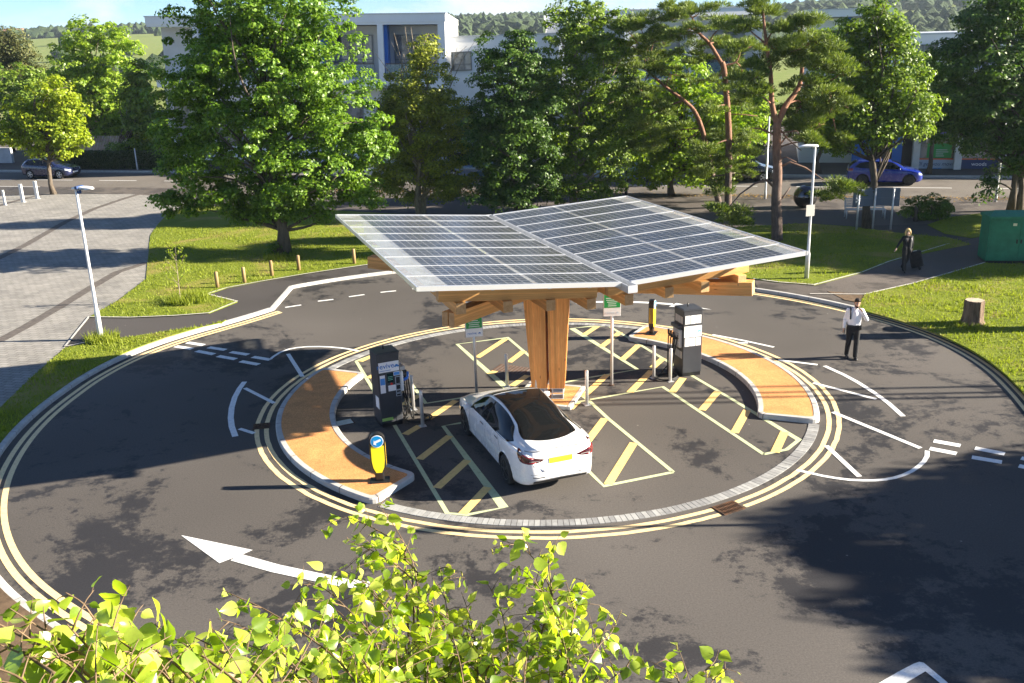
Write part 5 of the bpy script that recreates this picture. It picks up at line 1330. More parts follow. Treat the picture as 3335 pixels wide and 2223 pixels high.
HATCH = dict(L=4.3, wb=2.62, cxo=.02, wr=.325, tw=.215,
  top=[(-2.16, .60), (-2.13, .85), (-2.08, 1.05), (-1.98, 1.18), (-1.72, 1.39), (-1.55, 1.44), (-.8, 1.475), (-.1, 1.48), (.3, 1.45), (.75, 1.27), (1.05, 1.08), (1.2, 1.01), (1.7, .90), (1.98, .80), (2.08, .70), (2.12, .55)],
  belt=[(-2.16, .58), (-2.1, .90), (-1.9, 1.0), (-1.3, 1.0), (0, .95), (1.0, .92), (1.5, .86), (1.9, .76), (2.12, .52)],
  wid=[(-2.16, .62), (-2.12, .74), (-2.0, .83), (-1.6, .89), (0, .90), (1.2, .89), (1.7, .86), (1.98, .75), (2.08, .62), (2.12, .5)],
  roof=[(-2.16, .42), (-2.0, .58), (-1.6, .58), (-.8, .60), (.2, .61), (.8, .66), (1.2, .70), (1.7, .64), (2.12, .38)],
  sill=[(-2.16, .42), (-2.0, .27), (0, .2), (1.8, .2), (2.12, .34)],
  side=dict(x0=-1.75, x1=.92, low=[(-1.75, 1.08), (-1.3, 1.03), (0, .98), (.92, .945)], up=[(-1.75, 1.12), (-1.45, 1.33), (-.8, 1.40), (0, 1.40), (.3, 1.36), (.92, .98)]))
def car(name, label, spec, paint, loc, rz, group=None, dark=True, ev=False, detail=True):
    s = spec; t = thing(name, label, 'car', tuple(loc), rz, group)
    x0, x1 = s['top'][0][0], s['top'][-1][0]; n = 150 if detail else 80
    us = [.5-.5*math.cos(math.pi*(.035+.93*i/n)) for i in range(n+1)]; u0, u1 = us[0], us[-1]
    xs = [x0+(x1-x0)*(.55*(u-u0)/(u1-u0)+.45*i/n) for i, u in enumerate(us)]
    # pack the ends more tightly
    rows = []; K = 5 if detail else 3
    for x in xs:
        zt, zb, w_, r_, zs = (interp(s[k], x) for k in ('top', 'belt', 'wid', 'roof', 'sill'))
        zb = min(zb, zt-.015); hgt = zb-zs; cab = max(0, min(1, (zt-zb-.06)/.25)); r_ = r_*cab + (w_*.72)*(1-cab)
        zr = zt-.075*cab-.012*(1-cab)
        pts = [(0, zs), (w_*.80, zs), (w_*.955, zs+.06), (w_*.985, zs+hgt*.28), (w_*1.0, zs+hgt*.58), (w_*.990, zs+hgt*.84), (w_*.955, zb), (w_*.915*(cab)+(w_*.87)*(1-cab), zb+(zr-zb)*.10*cab+.010*(1-cab)),
               ((w_*.93+r_)/2*cab+(w_*.80)*(1-cab)+.015*cab, zb+(zr-zb)*.55), (r_+.012*cab, zr-.006), (r_*.90, zt-.028*cab-.004), (r_*.5, zt-.006), (0, zt)]
        rows.append(crom(pts, K))
    m_ = len(rows[0]); xs_ = np.array(xs)
    V = np.zeros((n+1, m_, 3)); V[:, :, 0] = xs_[:, None]
    for i, r in enumerate(rows): V[i, :, 1:] = r
    wc = s['wb']/2; ra = s['wr']+.055; wz_ = s['wr']; ends = (s['cxo']-wc, s['cxo']+wc)
    if ev: ends = (-1.4, 1.475)
    for cx_ in ends:                         # trim the wheel arches to true circles
        d = np.hypot(V[:, :, 0]-cx_, V[:, :, 2]-wz_); msk = (np.abs(d-ra) < .035) & (V[:, :, 1] > .55) & (V[:, :, 2] < .80)
        f = np.where(msk, ra/np.maximum(d, .01), 1); V[:, :, 0] = cx_+(V[:, :, 0]-cx_)*f; V[:, :, 2] = wz_+(V[:, :, 2]-wz_)*f
    q = MB(); Ln = V.reshape(-1, 3); Rn = Ln*np.array([1, -1, 1]); fsL = []; fsR = []; N = len(Ln)
    for i in range(n):
        for j in range(m_-1):
            a, b, c, d = i*m_+j, (i+1)*m_+j, (i+1)*m_+j+1, i*m_+j+1; c_ = (Ln[a]+Ln[b]+Ln[c]+Ln[d])/4
            if c_[1] > .50 and c_[2] < .80 and min(math.hypot(c_[0]-e, c_[2]-wz_) for e in ends) < ra-.006: continue
            fsL.append((a, b, c, d)); fsR.append((N+d, N+c, N+b, N+a))
    capb = [(j, j+1, N+j+1, N+j) for j in range(m_-1)]; o_ = n*m_; capf = [(o_+j+1, o_+j, N+o_+j, N+o_+j+1) for j in range(m_-1)]
    q.add([tuple(v) for v in Ln]+[tuple(v) for v in Rn], fsL+fsR+capb+capf, 0, True)
    body = q.build('body', paint, t); me = body.data
    b_ = bmesh.new(); b_.from_mesh(me); bmesh.ops.remove_doubles(b_, verts=b_.verts, dist=.0006); bmesh.ops.recalc_face_normals(b_, faces=b_.faces); b_.to_mesh(me)
    tree_ = BVHTree.FromBMesh(b_); b_.free()
    def hit(o, d):
        h = tree_.ray_cast(Vector(o), Vector(d))
        return h[0], (h[1] if h[1] is None or h[1].dot(Vector(d)) < 0 else -h[1])
    def patch(name, grid, src, d, mat, off=.004, parent=None):
        """a panel lying on the bodywork: grid of (a,b) points cast along d"""
        pts = []; ok = True
        for row in grid:
            for g2 in row:
                h, nn = hit(src(*g2), d)
                pts.append(None if h is None else h+nn*off)
        w2 = len(grid[0]); fs = []
        for i in range(len(grid)-1):
            for j in range(w2-1):
                ids = (i*w2+j, (i+1)*w2+j, (i+1)*w2+j+1, i*w2+j+1)
                if all(pts[k] is not None for k in ids): fs.append(ids)
        pp = [p or Vector((0, 0, .5)) for p in pts]; q = MB(); q.add(pp, fs, 0, True); o = q.build(name, mat, parent or t)
        bb = bmesh.new(); bb.from_mesh(o.data); bmesh.ops.delete(bb, geom=[v for v in bb.verts if not v.link_faces], context='VERTS'); 
        for f in bb.faces:
            if f.normal.dot(Vector(d)) > 0: f.normal_flip()
        bb.to_mesh(o.data); bb.free(); return o
    def line(name, P, src, d, rad=.004, mat=None, parent=None, off=.0):
        pts = []
        for g2 in P:
            h, nn = hit(src(*g2), d)
            if h is not None: pts.append(h+nn*off)
        if len(pts) > 1: q = MB(); q.tube(pts, rad, 5); return q.build(name, mat or M_SEAM, parent or t)
    sd = s['side']
    for sg in (1, -1):
        src = lambda x, z, sg=sg: (x, sg*2, z); d = (0, -sg, 0)
        grid = []
        for i in range(41):
            x = sd['x0']+(sd['x1']-sd['x0'])*i/40; lo = interp(sd['low'], x); up = max(interp(sd['up'], x), lo+.004)
            grid.append([(x, lo+(up-lo)*j/8) for j in range(9)])
        wn = patch('side_window', grid, src, d, M_CGLASS)
        pil = -.12 if not ev else -.10
        q = line('window_pillar', [(pil-.03, interp(sd['low'], pil)), (pil+.02, interp(sd['low'], pil)+.2), (pil+.03, interp(sd['up'], pil)-.01)], src, d, .018, M_TRIM, wn, .002)
        # door seams, handles, mirror
        for xd in ((1.0, -.12, -1.12) if ev else (.95, -.15, -1.15)):
            zz = interp(sd['low'], max(xd, sd['x0']))
            line('door_seam', [(xd-.02+(.10 if xd < -1 else 0)*(k/8)**2*2, .30+(zz-.32)*k/8 if xd > -1 else .62+(zz-.64)*k/8) for k in range(9)], src, d, .0035)
        for xh in ((.10, -.88) if ev else (.05, -.9)):
            zh = interp(s['belt'], xh)-.09
            patch('door_handle', [[(xh-.11+.22*i/6, zh-.012+.024*j/2) for j in range(3)] for i in range(7)], src, d, M_SEAM if ev else M_TRIM, .006)
        q = MB(); xm = sd['x1']-.16; zm_ = interp(sd['low'], xm)+.055; wy = interp(s['wid'], xm)
        q.lathe([(.001, -.085), (.055, -.075), (.072, -.02), (.070, .04), (.045, .07), (.001, .075)], (0, 0, 0), 14)
        mir = q.build('wing_mirror', paint, t); mir.location = (xm, sg*(wy+.07), zm_); mir.rotation_euler = (R(90), 0, R(12*sg)); mir.scale = (.62, .95, 1.25)
        q = MB(); q.tube([(xm+.02, sg*(wy-.10), zm_-.05), (xm, sg*(wy+.02), zm_-.01)], .022, 8); q.build('mirror_arm', M_TRIM, t)
        # wheels
        for e in ends:
            yw = interp(s['wid'], e)-.015; R0 = s['wr']; W2 = s['tw']
            q = MB(); prof = [(R0*.68, -W2/2), (R0*.92, -W2/2-.004), (R0*.985, -W2/2+.03), (R0, -W2/2+.06), (R0, W2/2-.06), (R0*.985, W2/2-.03), (R0*.92, W2/2+.004), (R0*.68, W2/2)]
            q.lathe(prof, (0, 0, 0), 36); wh = q.build('wheel', M_TYRE, t); wh.location = (e, sg*(yw-W2/2), R0); wh.rotation_euler = (R(-90*sg), 0, 0)
            q = MB(); q.lathe([(R0*.69, W2/2-.03), (R0*.69, W2/2+.002), (R0*.63, W2/2+.004), (R0*.60, W2/2-.03)], (0, 0, 0), 36); 
            for k in range(5):
                for dd in (-.13, .13):
                    a = 2*math.pi*k/5; q.beam((.045*math.cos(a), .045*math.sin(a), W2/2-.002), (R0*.64*math.cos(a+dd), R0*.64*math.sin(a+dd), W2/2-.008), .032, .03)
            q.lathe([(.07, W2/2-.03), (.065, W2/2+.012), (.001, W2/2+.016)], (0, 0, 0), 16); q.build('rim', M_DARKRIM if dark else M_RIM, wh)
            q = MB(); q.lathe([(R0*.62, W2/2-.075), (.001, W2/2-.074)], (0, 0, 0), 24); q.build('brake_disc', M_UNDER, wh)
            q = MB()                                     # arch liner
            for k in range(15):
                a0 = math.pi*(k/15)*1.16-.25; a1 = math.pi*((k+1)/15)*1.16-.25; rr = ra+.004
                q.quad((e+rr*math.cos(a0), sg*(yw-.02), R0+rr*math.sin(a0)), (e+rr*math.cos(a1), sg*(yw-.02), R0+rr*math.sin(a1)), (e+rr*math.cos(a1), sg*.42, R0+rr*math.sin(a1)), (e+rr*math.cos(a0), sg*.42, R0+rr*math.sin(a0)))
            q.quad((e-ra, sg*.44, R0-.2), (e+ra, sg*.44, R0-.2), (e+ra, sg*.44, R0+ra), (e-ra, sg*.44, R0+ra)); q.build('arch_liner', M_UNDER, t)
    top_ = lambda x, y: (x, y, 4)
    if ev:     # one sheet of dark glass from the roof to the boot, windscreen in front
        hw = lambda x: interp([(-1.97, .47), (-1.93, .56), (-1.75, .575), (-1.2, .535), (-.4, .535), (.25, .55)], x)
        tab = [(-1.98, .50), (-1.95, .56), (-1.90, .595), (-1.80, .605), (-1.65, .60), (-1.2, .53), (-.4, .525), (.22, .55)]
        rowx = [-1.98+.12*(i/14) for i in range(14)] + [-1.86+2.08*i/60 for i in range(61)]
        bow = lambda x, v: x + .15*v*v*max(0, min(1, (-1.15-x)/.8))
        patch('glass_roof', [[(bow(x, -1+2*j/36), interp(tab, x)*(-1+2*j/36)) for j in range(37)] for x in rowx], top_, (0, 0, -1), M_CGLASS, .009)
        q = line('roof_seam', [(-.42+.03*(1-(j/10-1)**2), .52*(-1+2*j/20)) for j in range(21)], top_, (0, 0, -1), .005, M_TRIM, None, .004)
        tab2 = [(.28, .545), (.6, .57), (1.0, .635), (1.2, .66)]
        patch('windscreen', [[(x, interp(tab2, x)*(-1+2*j/12)) for j in range(13)] for x in [.30+.86*i/24 for i in range(25)]], top_, (0, 0, -1), M_CGLASS)
    else:
        tab2 = [(.30, .54), (.7, .58), (1.1, .66)]
        patch('windscreen', [[(x, interp(tab2, x)*(-1+2*j/12)) for j in range(13)] for x in [.34+.74*i/24 for i in range(25)]], top_, (0, 0, -1), M_CGLASS)
        patch('rear_window', [[(y, z) for z in [1.06+.32*j/8 for j in range(9)]] for y in [-.55+1.1*i/12 for i in range(13)]], lambda y, z: (-4, y, z), (1, 0, 0), M_CGLASS)
    rear = lambda y, z: (-4, y, z); front = lambda y, z: (4, y, z)
    xr = s['top'][0][0]
    for sg in (1, -1):
        if ev:   # wrap-round lamp: cast obliquely from behind the corner
            dv = Vector((.80, -sg*.60, 0)); sv = Vector((.60, sg*.80, 0))
            def src2(u, z, sg=sg, sv=sv, dv=dv): p = Vector((-2.15, sg*.66, z))+sv*u-dv*2; return (p.x, p.y, p.z)
            g0 = [(-.34, .845, .862), (-.28, .815, .875), (-.18, .792, .900), (-.05, .780, .925), (.06, .782, .955), (.14, .80, .985), (.20, .865, 1.005), (.235, .94, 1.01)]
            U = [a for a, _, _ in g0]; lo = [(a, b) for a, b, _ in g0]; up = [(a, c) for a, _, c in g0]
            tl = patch('tail_light', [[(u, interp(lo, u)+(interp(up, u)-interp(lo, u))*j/8) for j in range(9)] for u in [U[0]+(U[-1]-U[0])*i/36 for i in range(37)]], src2, tuple(dv), M_REDD, .006)
            g1 = [(-.15, .822, .86), (-.06, .808, .875), (.02, .81, .90), (.09, .84, .93)]
            lo1 = [(a, b) for a, b, _ in g1]; up1 = [(a, c) for a, _, c in g1]
            ring = [(u, interp(lo1, u)-.012) for u in (-.2, -.1, 0, .06)] + [(.11, .84), (.125, .90), (.10, .945)] + [(u, interp(up1, u)+.028) for u in (.05, -.05, -.15)]
            line('light_bar', ring, src2, tuple(dv), .012, M_RED, tl, .008)
            g3 = [(-.30, .842, .858), (-.22, .815, .862), (-.15, .80, .855)]
            patch('clear_lens', [[(u, .825+.018*j/3) for j in range(4)] for u in [-.27+.20*i/8 for i in range(9)]], src2, tuple(dv), flat('smoked_lens', (.20, .19, .19), .15), .010, tl)
        else:
            dv = Vector((.80, -sg*.60, 0)); sv = Vector((.60, sg*.80, 0))
            def src2(u, z, sg=sg, sv=sv, dv=dv): p = Vector((xr+.2, sg*.66, z))+sv*u-dv*2; return (p.x, p.y, p.z)
            patch('tail_light', [[(-.16+.36*i/12, .86+.15*j/6) for j in range(7)] for i in range(13)], src2, tuple(dv), M_RED, .006)
        dv2 = Vector((-.75, -sg*.66, 0)); sv2 = Vector((-.66, sg*.75, 0))
        def src3(u, z, sg=sg, sv2=sv2, dv2=dv2): p = Vector((s['top'][-1][0]-.22, sg*.60, z))+sv2*u-dv2*2; return (p.x, p.y, p.z)
        patch('headlight', [[(-.2+.40*i/12, .60+(.04+.10*i/12)*j/5+.035*i/12) for j in range(6)] for i in range(13)], src3, tuple(dv2), M_HEAD, .006)
    if ev:
        patch('number_plate', [[(-.26+.52*i/6, .755+.115*j/4) for j in range(5)] for i in range(7)], rear, (1, 0, 0), M_PLY, .012)
        line('boot_lip', [(y, 1.045-.10*abs(y)**2.2) for y in [-.70+1.4*i/24 for i in range(25)]], rear, (1, 0, 0), .011, flat('lip_grey', (.22, .22, .23), .4), None, .006)
        line('boot_seam', [(.66, .86), (.60, .74), (.52, .62), (.44, .585), (0, .575), (-.44, .585), (-.52, .62), (-.60, .74), (-.66, .86)], rear, (1, 0, 0), .004)
        line('boot_ledge', [(y, .885) for y in [-.42+.84*i/12 for i in range(13)]], rear, (1, 0, 0), .006)
        q = MB(); P = [(-.035, .03), (-.02, .038), (0, .041), (.02, .038), (.035, .03), (.012, .024), (.006, .02), (0, -.035), (-.006, .02), (-.012, .024)]
        h, nn = hit((-4, 0, .965), (1, 0, 0)); q.add([Vector((h.x-.012, y, .965+z)) for y, z in P], [tuple(range(len(P)))[::-1]]); q.build('badge', M_SEAM, t)
        for sg in (1, -1): patch('bumper_slot', [[(sg*(.36+.26*i/8), .455+.016*j/2+.02*(i/8)) for j in range(3)] for i in range(9)], rear, (1, 0, 0), M_TRIM, .006)
        line('bumper_crease', [(y, .53+.02*abs(y)) for y in [-.66+1.32*i/24 for i in range(25)]], rear, (1, 0, 0), .004)
        patch('diffuser', [[(-.60+1.2*i/12, .31+.075*j/3) for j in range(4)] for i in range(13)], rear, (1, 0, 0), M_TRIM, .008)
    else:
        patch('number_plate', [[(-.26+.52*i/6, .80+.11*j/4) for j in range(5)] for i in range(7)], rear, (1, 0, 0), M_PLY, .012)
    patch('front_plate', [[(-.26+.52*i/6, .42+.11*j/4) for j in range(5)] for i in range(7)], front, (-1, 0, 0), M_PLW, .014)
    patch('front_grille', [[(-.5+1.0*i/8, .29+.10*j/3) for j in range(4)] for i in range(9)], front, (-1, 0, 0), M_TRIM, .008)
    q = MB(); q.box((0, 0, .24), (s['L']-.9, 1.3, .10)); q.build('underbody', M_UNDER, t)
    return t
P_WHITE = carpaint('pearl_white_paint', (.80, .80, .80)); P_NAVY = carpaint('navy_paint', (.012, .018, .06)); P_BLUE = carpaint('royal_blue_paint', (.006, .022, .24)); P_ICE = carpaint('ice_blue_paint', (.30, .42, .52))
P_SILV = carpaint('silver_paint', (.45, .47, .50)); P_BLK = carpaint('black_paint', (.012, .012, .014)); P_DBL = carpaint('teal_blue_paint', (.03, .09, .16))
hd = math.atan2(21.31-18.59, -1.21+.23)
fw = Vector((math.cos(hd), math.sin(hd), 0)); rt = Vector((math.sin(hd), -math.cos(hd), 0))
mid_ = (Vector((-.23, 18.59, 0))+Vector((-1.21, 21.31, 0)))/2
car('electric_car', 'white electric saloon with dark glass roof parked at the charging bay', SEDAN, P_WHITE, mid_ + rt*.90 - fw*.0375, hd, None, True, True)
STRR = math.atan2(SE.y, SE.x)
car('parked_car', 'navy hatchback on the street behind the small lime tree', HATCH, P_NAVY, S(-53.2, 61.7), STRR, 'cars on the street', False)
car('parked_car', 'royal blue hatchback driving past the shop fronts', HATCH, P_BLUE, S(6.6, 61.9), STRR, 'cars on the street', True)
car('parked_car', 'pale ice blue car behind the tree trunks left of the pines', HATCH, P_ICE, S(-9.2, 62.6), STRR, 'cars on the street', False, detail=False)
car('parked_car', 'dark teal car glimpsed between the olive and the dark tree', HATCH, P_DBL, S(-19.7, 62.9), STRR, 'cars on the street', False, detail=False)
car('parked_car', 'silver white car behind the right edge of the largest tree', HATCH, P_SILV, S(-29.0, 62.6), STRR, 'cars on the street', False, detail=False)
car('parked_car', 'black car in deep shade behind the three pines', HATCH, P_BLK, S(-1.8, 62.7), STRR, 'cars on the street', False, detail=False)
# ---------------------------------------------------------------- lamp posts and furniture
def lamp(p, top, rz, label, arm, extra=None):
    t = thing('street_lamp', label, 'street lamp', tuple(p), rz, 'lamp posts around the roundabout')
    h = 4.93
    q = MB(); q.lathe([(.085, -.02), (.085, .95), (.075, 1.0), (.055, 1.06), (.05, 2.5), (.042, h-.02), (.036, h)], n=14); q.build('pole', flat('white_pole', (.72, .73, .74), .35, .3) if arm < 0 else M_GALV, t)
    q = MB(); q.box((0, -.086, .45), (.09, .012, .5), bev=.003); q.build('door', M_GALV, t)
    q = MB(); L = .72
    vs = []; n = 10
    for i in range(n+1):
        u = i/n; w_ = .15*math.sin(math.pi*min(1, .12+u*.83))**.6; z = h+.035+.03*math.sin(u*math.pi); vs += [(-.16+L*u+.06, -w_, z-.02), (-.16+L*u+.06, -w_*.7, z+.035), (-.16+L*u+.06, w_*.7, z+.035), (-.16+L*u+.06, w_, z-.02)]
    fs = []
    for i in range(n):
        for k in range(4): fs.append((4*i+k, 4*i+(k+1) % 4, 4*i+4+(k+1) % 4, 4*i+4+k))
    fs += [(3, 2, 1, 0), (4*n, 4*n+1, 4*n+2, 4*n+3)]
    q.add(vs, fs, 0, True); q.build('lantern', flat('lantern_white', (.78, .79, .80), .35), t, fix=True)
    q = MB(); q.box((.25, 0, h-.0), (.40, .15, .012)); q.build('lens', flat('lamp_lens', (.55, .56, .55), .2), t)
    q = MB(); q.tube([(0, 0, h-.05), (.05, 0, h+.03)], .045, 10); q.build('bracket', M_ALU, t)
    if extra == 'clamp':
        q = MB(); q.box((.12, 0, h+.07), (.10, .34, .10), bev=.02); q.box((.18, -.1, h-.06), (.07, .12, .10)); q.build('blue_clamp', flat('clamp_blue', (.015, .05, .16), .5), t)
    if extra == 'sign':
        q = MB(); q.box((.06, .075, 2.62), (.34, .012, .42), bev=.004); pl = q.build('notice_plate', flat('back_of_plate', (.60, .58, .52), .5), t)
        q = MB(); q.tube([(0, 0, 2.5), (0, 0, 2.56)], .062, 12); q.tube([(0, 0, 2.7), (0, 0, 2.76)], .062, 12); q.build('clip', M_GALV, pl)
    return t
lamp(G(233, 780, .1), None, R(-14), 'slim white street lamp at the left by the paved plaza', -1, 'clamp')
lamp(G(1852, 640, .1), None, R(190), 'grey street lamp with a small plate, right of the canopy', 1, 'sign')
# timber posts along the footpath
for i, (u, v) in enumerate(((500, 661), (562, 650), (625, 634), (687, 621), (814, 606))):
    t = thing('wooden_post', ['first wooden post, by the corner of the footpath', 'second wooden post from the footpath corner', 'third wooden post, just left of the largest trunk', 'fourth wooden post, right of the largest trunk', 'lone wooden post nearest the canopy edge'][i], 'post', tuple(G(u, v, .1)), 0, 'wooden posts along the lawn edge')
    q = MB(); q.lathe([(.075, -.02), (.072, .62), (.06, .655), (.0, .66)], n=14); q.build('shaft', noisy('weathered_post_%d' % i, (.20, .13, .06), (.36, .25, .12), 6, .85, .4, stretch=(1, 1, .2)), t)
t = thing('wooden_post', 'dark timber stub in front of the round shrub', 'post', tuple(G(2102, 508, .1)))
q = MB(); q.lathe([(.09, -.02), (.09, .75), (.0, .77)], n=12); q.build('shaft', M_BARK, t)
for i, (u, v, h_, w_) in enumerate(((86, 456, 1.15, .13), (53, 464, 1.15, .13), (12, 471, .95, .09))):
    t = thing('white_post', ['tallest white marker post, beside the lime tree trunk', 'middle white marker post on the plaza edge', 'white marker post nearest the left edge, with a foot'][i], 'post', tuple(G(u, v, .1)), R(-15), 'white posts along the plaza')
    q = MB(); q.box((0, 0, h_/2), (w_*1.6, w_, h_), bev=.015); q.build('shaft', flat('post_white', (.62, .62, .60), .5), t)
    q = MB(); q.box((.03, 0, .012), (w_*2.4, w_*1.6, .03), bev=.006); q.build('foot', M_GALV, t)
def pole(name, label, cat, p, h_, r_, mat):
    t = thing(name, label, cat, tuple(p)); q = MB(); q.lathe([(r_*1.25, -.02), (r_*1.25, .5), (r_, .56), (r_*.8, h_), (0, h_+.01)], n=12); q.build('shaft', mat, t); return t
pole('street_pole', 'grey pole by the street behind the pines', 'pole', G(1757, 460, .02), 4.6, .06, M_GALV)
pole('street_pole', 'pale street pole beside the forked dark tree', 'pole', G(2286, 467, .02), 4.4, .055, flat('pole_pale', (.55, .55, .55), .5))
pole('street_pole', 'short dark pole beside the street above the canopy', 'pole', G(1438, 455, .02), 2.2, .07, M_BLACK)
pole('street_pole', 'thin white pole at the kerb in front of the hedge', 'pole', S(-48.2, 65.2, .1), 1.7, .05, flat('post_white2', (.6, .6, .6), .5))
pole('street_pole', 'white pole beside the van behind the largest tree', 'pole', S(-27.0, 64.0, .1), 2.6, .05, flat('post_white3', (.6, .6, .6), .5))
# green cabinet
gc = G(2262, 604, .1); t = thing('utility_cabinet', 'green metal utility cabinet with double doors at the right edge', 'cabinet', tuple(gc), R(-9))
M_GCAB = noisy('cabinet_green', (.012, .14, .075), (.022, .20, .11), 2.5, .45, .1, 20); W, D, h_ = 2.3, 1.0, 1.75
q = MB(); q.box((W/2, D/2, h_/2+.05), (W, D, h_-.1), bev=.01); q.build('body', M_GCAB, t)
q = MB(); q.box((W/2, D/2, .04), (W-.06, D-.06, .12)); q.build('plinth', M_BLACK, t)
q = MB(); z0 = h_; vs = [(-.05, -.05, z0), (W+.05, -.05, z0), (W+.05, D+.05, z0), (-.05, D+.05, z0), (-.05, -.05, z0+.10), (W+.05, -.05, z0+.10), (W+.05, D+.05, z0+.10), (-.05, D+.05, z0+.10), (.3, D*.5, z0+.27), (W-.3, D*.5, z0+.27)]
q.add(vs, [(3, 2, 1, 0), (0, 1, 5, 4), (1, 2, 6, 5), (2, 3, 7, 6), (3, 0, 4, 7), (4, 5, 9, 8), (5, 6, 9), (6, 7, 8, 9), (7, 4, 8)]); q.build('roof', M_GCAB, t)
for k in range(2):
    q = MB(); q.box((.06+(W/2-.06)*(k+.5), -.012, h_/2+.06), (W/2-.085, .02, h_-.22), bev=.006); d_ = q.build('door', M_GCAB, t)
    q = MB(); q.box((W/2+(-.08 if k == 0 else .08), -.03, h_*.5), (.05, .03, .16), bev=.006); q.build('handle', M_BLACK, d_)
q = MB(); q.box((W/2-.22, -.026, h_*.88), (.14, .006, .10)); q.build('warning_label', flat('label_cream', (.7, .66, .4), .5), t)
# curved notice board on posts, seen from the back
bp = [G(1965, 528, .1), G(2010, 527, .1), G(2053, 532, .1)]
t = thing('notice_board', 'three panel notice board on posts seen from the back', 'notice board', tuple(bp[1]))
M_BBK = flat('board_back_grey', (.10, .13, .17), .5); tops = [AY(u, v, bp[1].y) for u, v in ((1962, 428), (1992, 419), (2030, 419), (2068, 428))]
for i in range(3):
    a = Vector((tops[i].x, bp[1].y+(.0, .25, .25)[i]-.0, 0)); b = Vector((tops[i+1].x, bp[1].y+(.25, .25, -.05)[i], 0)); q = MB(bp[1]); zt = 2.02; 
    q.beam(a+Vector((0, 0, zt-.42)), b+Vector((0, 0, zt-.42)), .05, .84); q.build('panel', M_BBK, t); 
    for dz_ in (.5, .12): q = MB(bp[1]); q.beam(a+Vector((0, -.04, zt-dz_)), b+Vector((0, -.04, zt-dz_)), .04, .06); q.build('rail', M_BBK, t)
for i, x in enumerate((tops[0].x+.25, (tops[1].x+tops[2].x)/2+.1, tops[3].x-.3)):
    q = MB(bp[1]); q.tube([(x, bp[1].y+(-.02, .15, -.06)[i], .08), (x, bp[1].y+(-.02, .15, -.06)[i], 2.0)], .045, 10); q.build('post', M_GALV, t)
# slatted metal bench
bb = G(1985, 500, .1); t = thing('metal_bench', 'curved metal bench behind the slim tree trunk', 'bench', tuple(bb), R(-10))
q = MB()
for i in range(7): q.beam((-.95, -.25+i*.07, .45), (.95, -.25+i*.07, .45), .045, .02)
q.build('seat', M_GALV, t); q = MB()
for i in range(6): q.beam((-.95, .25+i*.03, .52+i*.075), (.95, .25+i*.03, .52+i*.075), .02, .05)
q.build('backrest', M_GALV, t)
for s in (-1, 1): q = MB(); q.tube([(s*.9, -.3, .0), (s*.9, -.27, .43), (s*.9, .22, .45), (s*.9, .40, .98)], .03, 8); q.tube([(s*.9, .22, .43), (s*.9, .26, 0)], .03, 8); q.build('leg', M_GALV, t)
# mirror ball planter
bb = G(1848, 478, .05); t = thing('ball_sculpture', 'dark polished steel ball standing in the square', 'sculpture', tuple(bb))
q = MB(); n = 24; q.lathe([(max(.001, .62*math.sin(math.pi*(.02+.96*i/n))), .62-.60*math.cos(math.pi*(.02+.96*i/n))) for i in range(n+1)], n=36); q.build('ball', flat('dark_mirror', (.10, .10, .11), .06, 1.0), t)
q = MB(); q.lathe([(.3, 0), (.3, .05), (.22, .06)], n=24); q.build('base', M_BLACK, t)
# street bench-height barrier of leaves under the trees: fallen leaf litter at the far kerb
N = 5000; a = RNG.uniform(-30, 25, N); n_ = 56.5 + RNG.normal(0, .55, N)-.3; P = np.stack([a*SE.x+n_*SN.x, a*SE.y+n_*SN.y, np.full(N, .13)], 1)
P[:, 2] = np.where(n_ > 56.4, .022, .125)
tag(fast_mesh('leaf_litter', leaf_quads(P, unit(N)*.35+np.array([0, 0, 1.0]), .09), 4, leafmat('dry_leaf', (.22, .12, .03), (.42, .27, .07), .1, .8, .1)), None, None, None, 'stuff')
# ---------------------------------------------------------------- people
M_SKIN = noisy('skin', (.44, .25, .17), (.52, .31, .22), 9, .5, .05); M_SKIN2 = noisy('fair_skin', (.58, .36, .27), (.64, .42, .32), 9, .5, .05)
M_SHIRT = noisy('white_shirt', (.74, .75, .80), (.82, .83, .86), 6, .8, .3, 14); M_TROU = noisy('black_trousers', (.010, .010, .012), (.022, .022, .024), 8, .8, .4, 14)
M_HAIRB = noisy('dark_hair', (.010, .008, .006), (.03, .02, .014), 30, .5, .5, 60); M_HAIRY = noisy('blonde_hair', (.42, .27, .10), (.68, .48, .22), 26, .5, .5, 60, stretch=(1, 1, .2))
M_SHOE = flat('black_shoe', (.012, .011, .011), .3); M_TOPK = noisy('black_top', (.010, .010, .013), (.022, .022, .026), 7, .85, .3, 14); M_STRAP = flat('navy_strap', (.012, .014, .03), .7)
def ball(q, c, r, n=10):
    c = Vector(c); r = r if hasattr(r, '__len__') else (r, r, r); vs = []; fs = []
    for i in range(n+1):
        a = math.pi*(i/n)
        for k in range(2*n): b = math.pi*k/n; vs.append(c+Vector((r[0]*math.sin(a)*math.cos(b), r[1]*math.sin(a)*math.sin(b), r[2]*math.cos(a))))
    for i in range(n):
        for k in range(2*n): fs.append((i*2*n+k, (i+1)*2*n+k, (i+1)*2*n+(k+1) % (2*n), i*2*n+(k+1) % (2*n)))
    q.add(vs, fs)
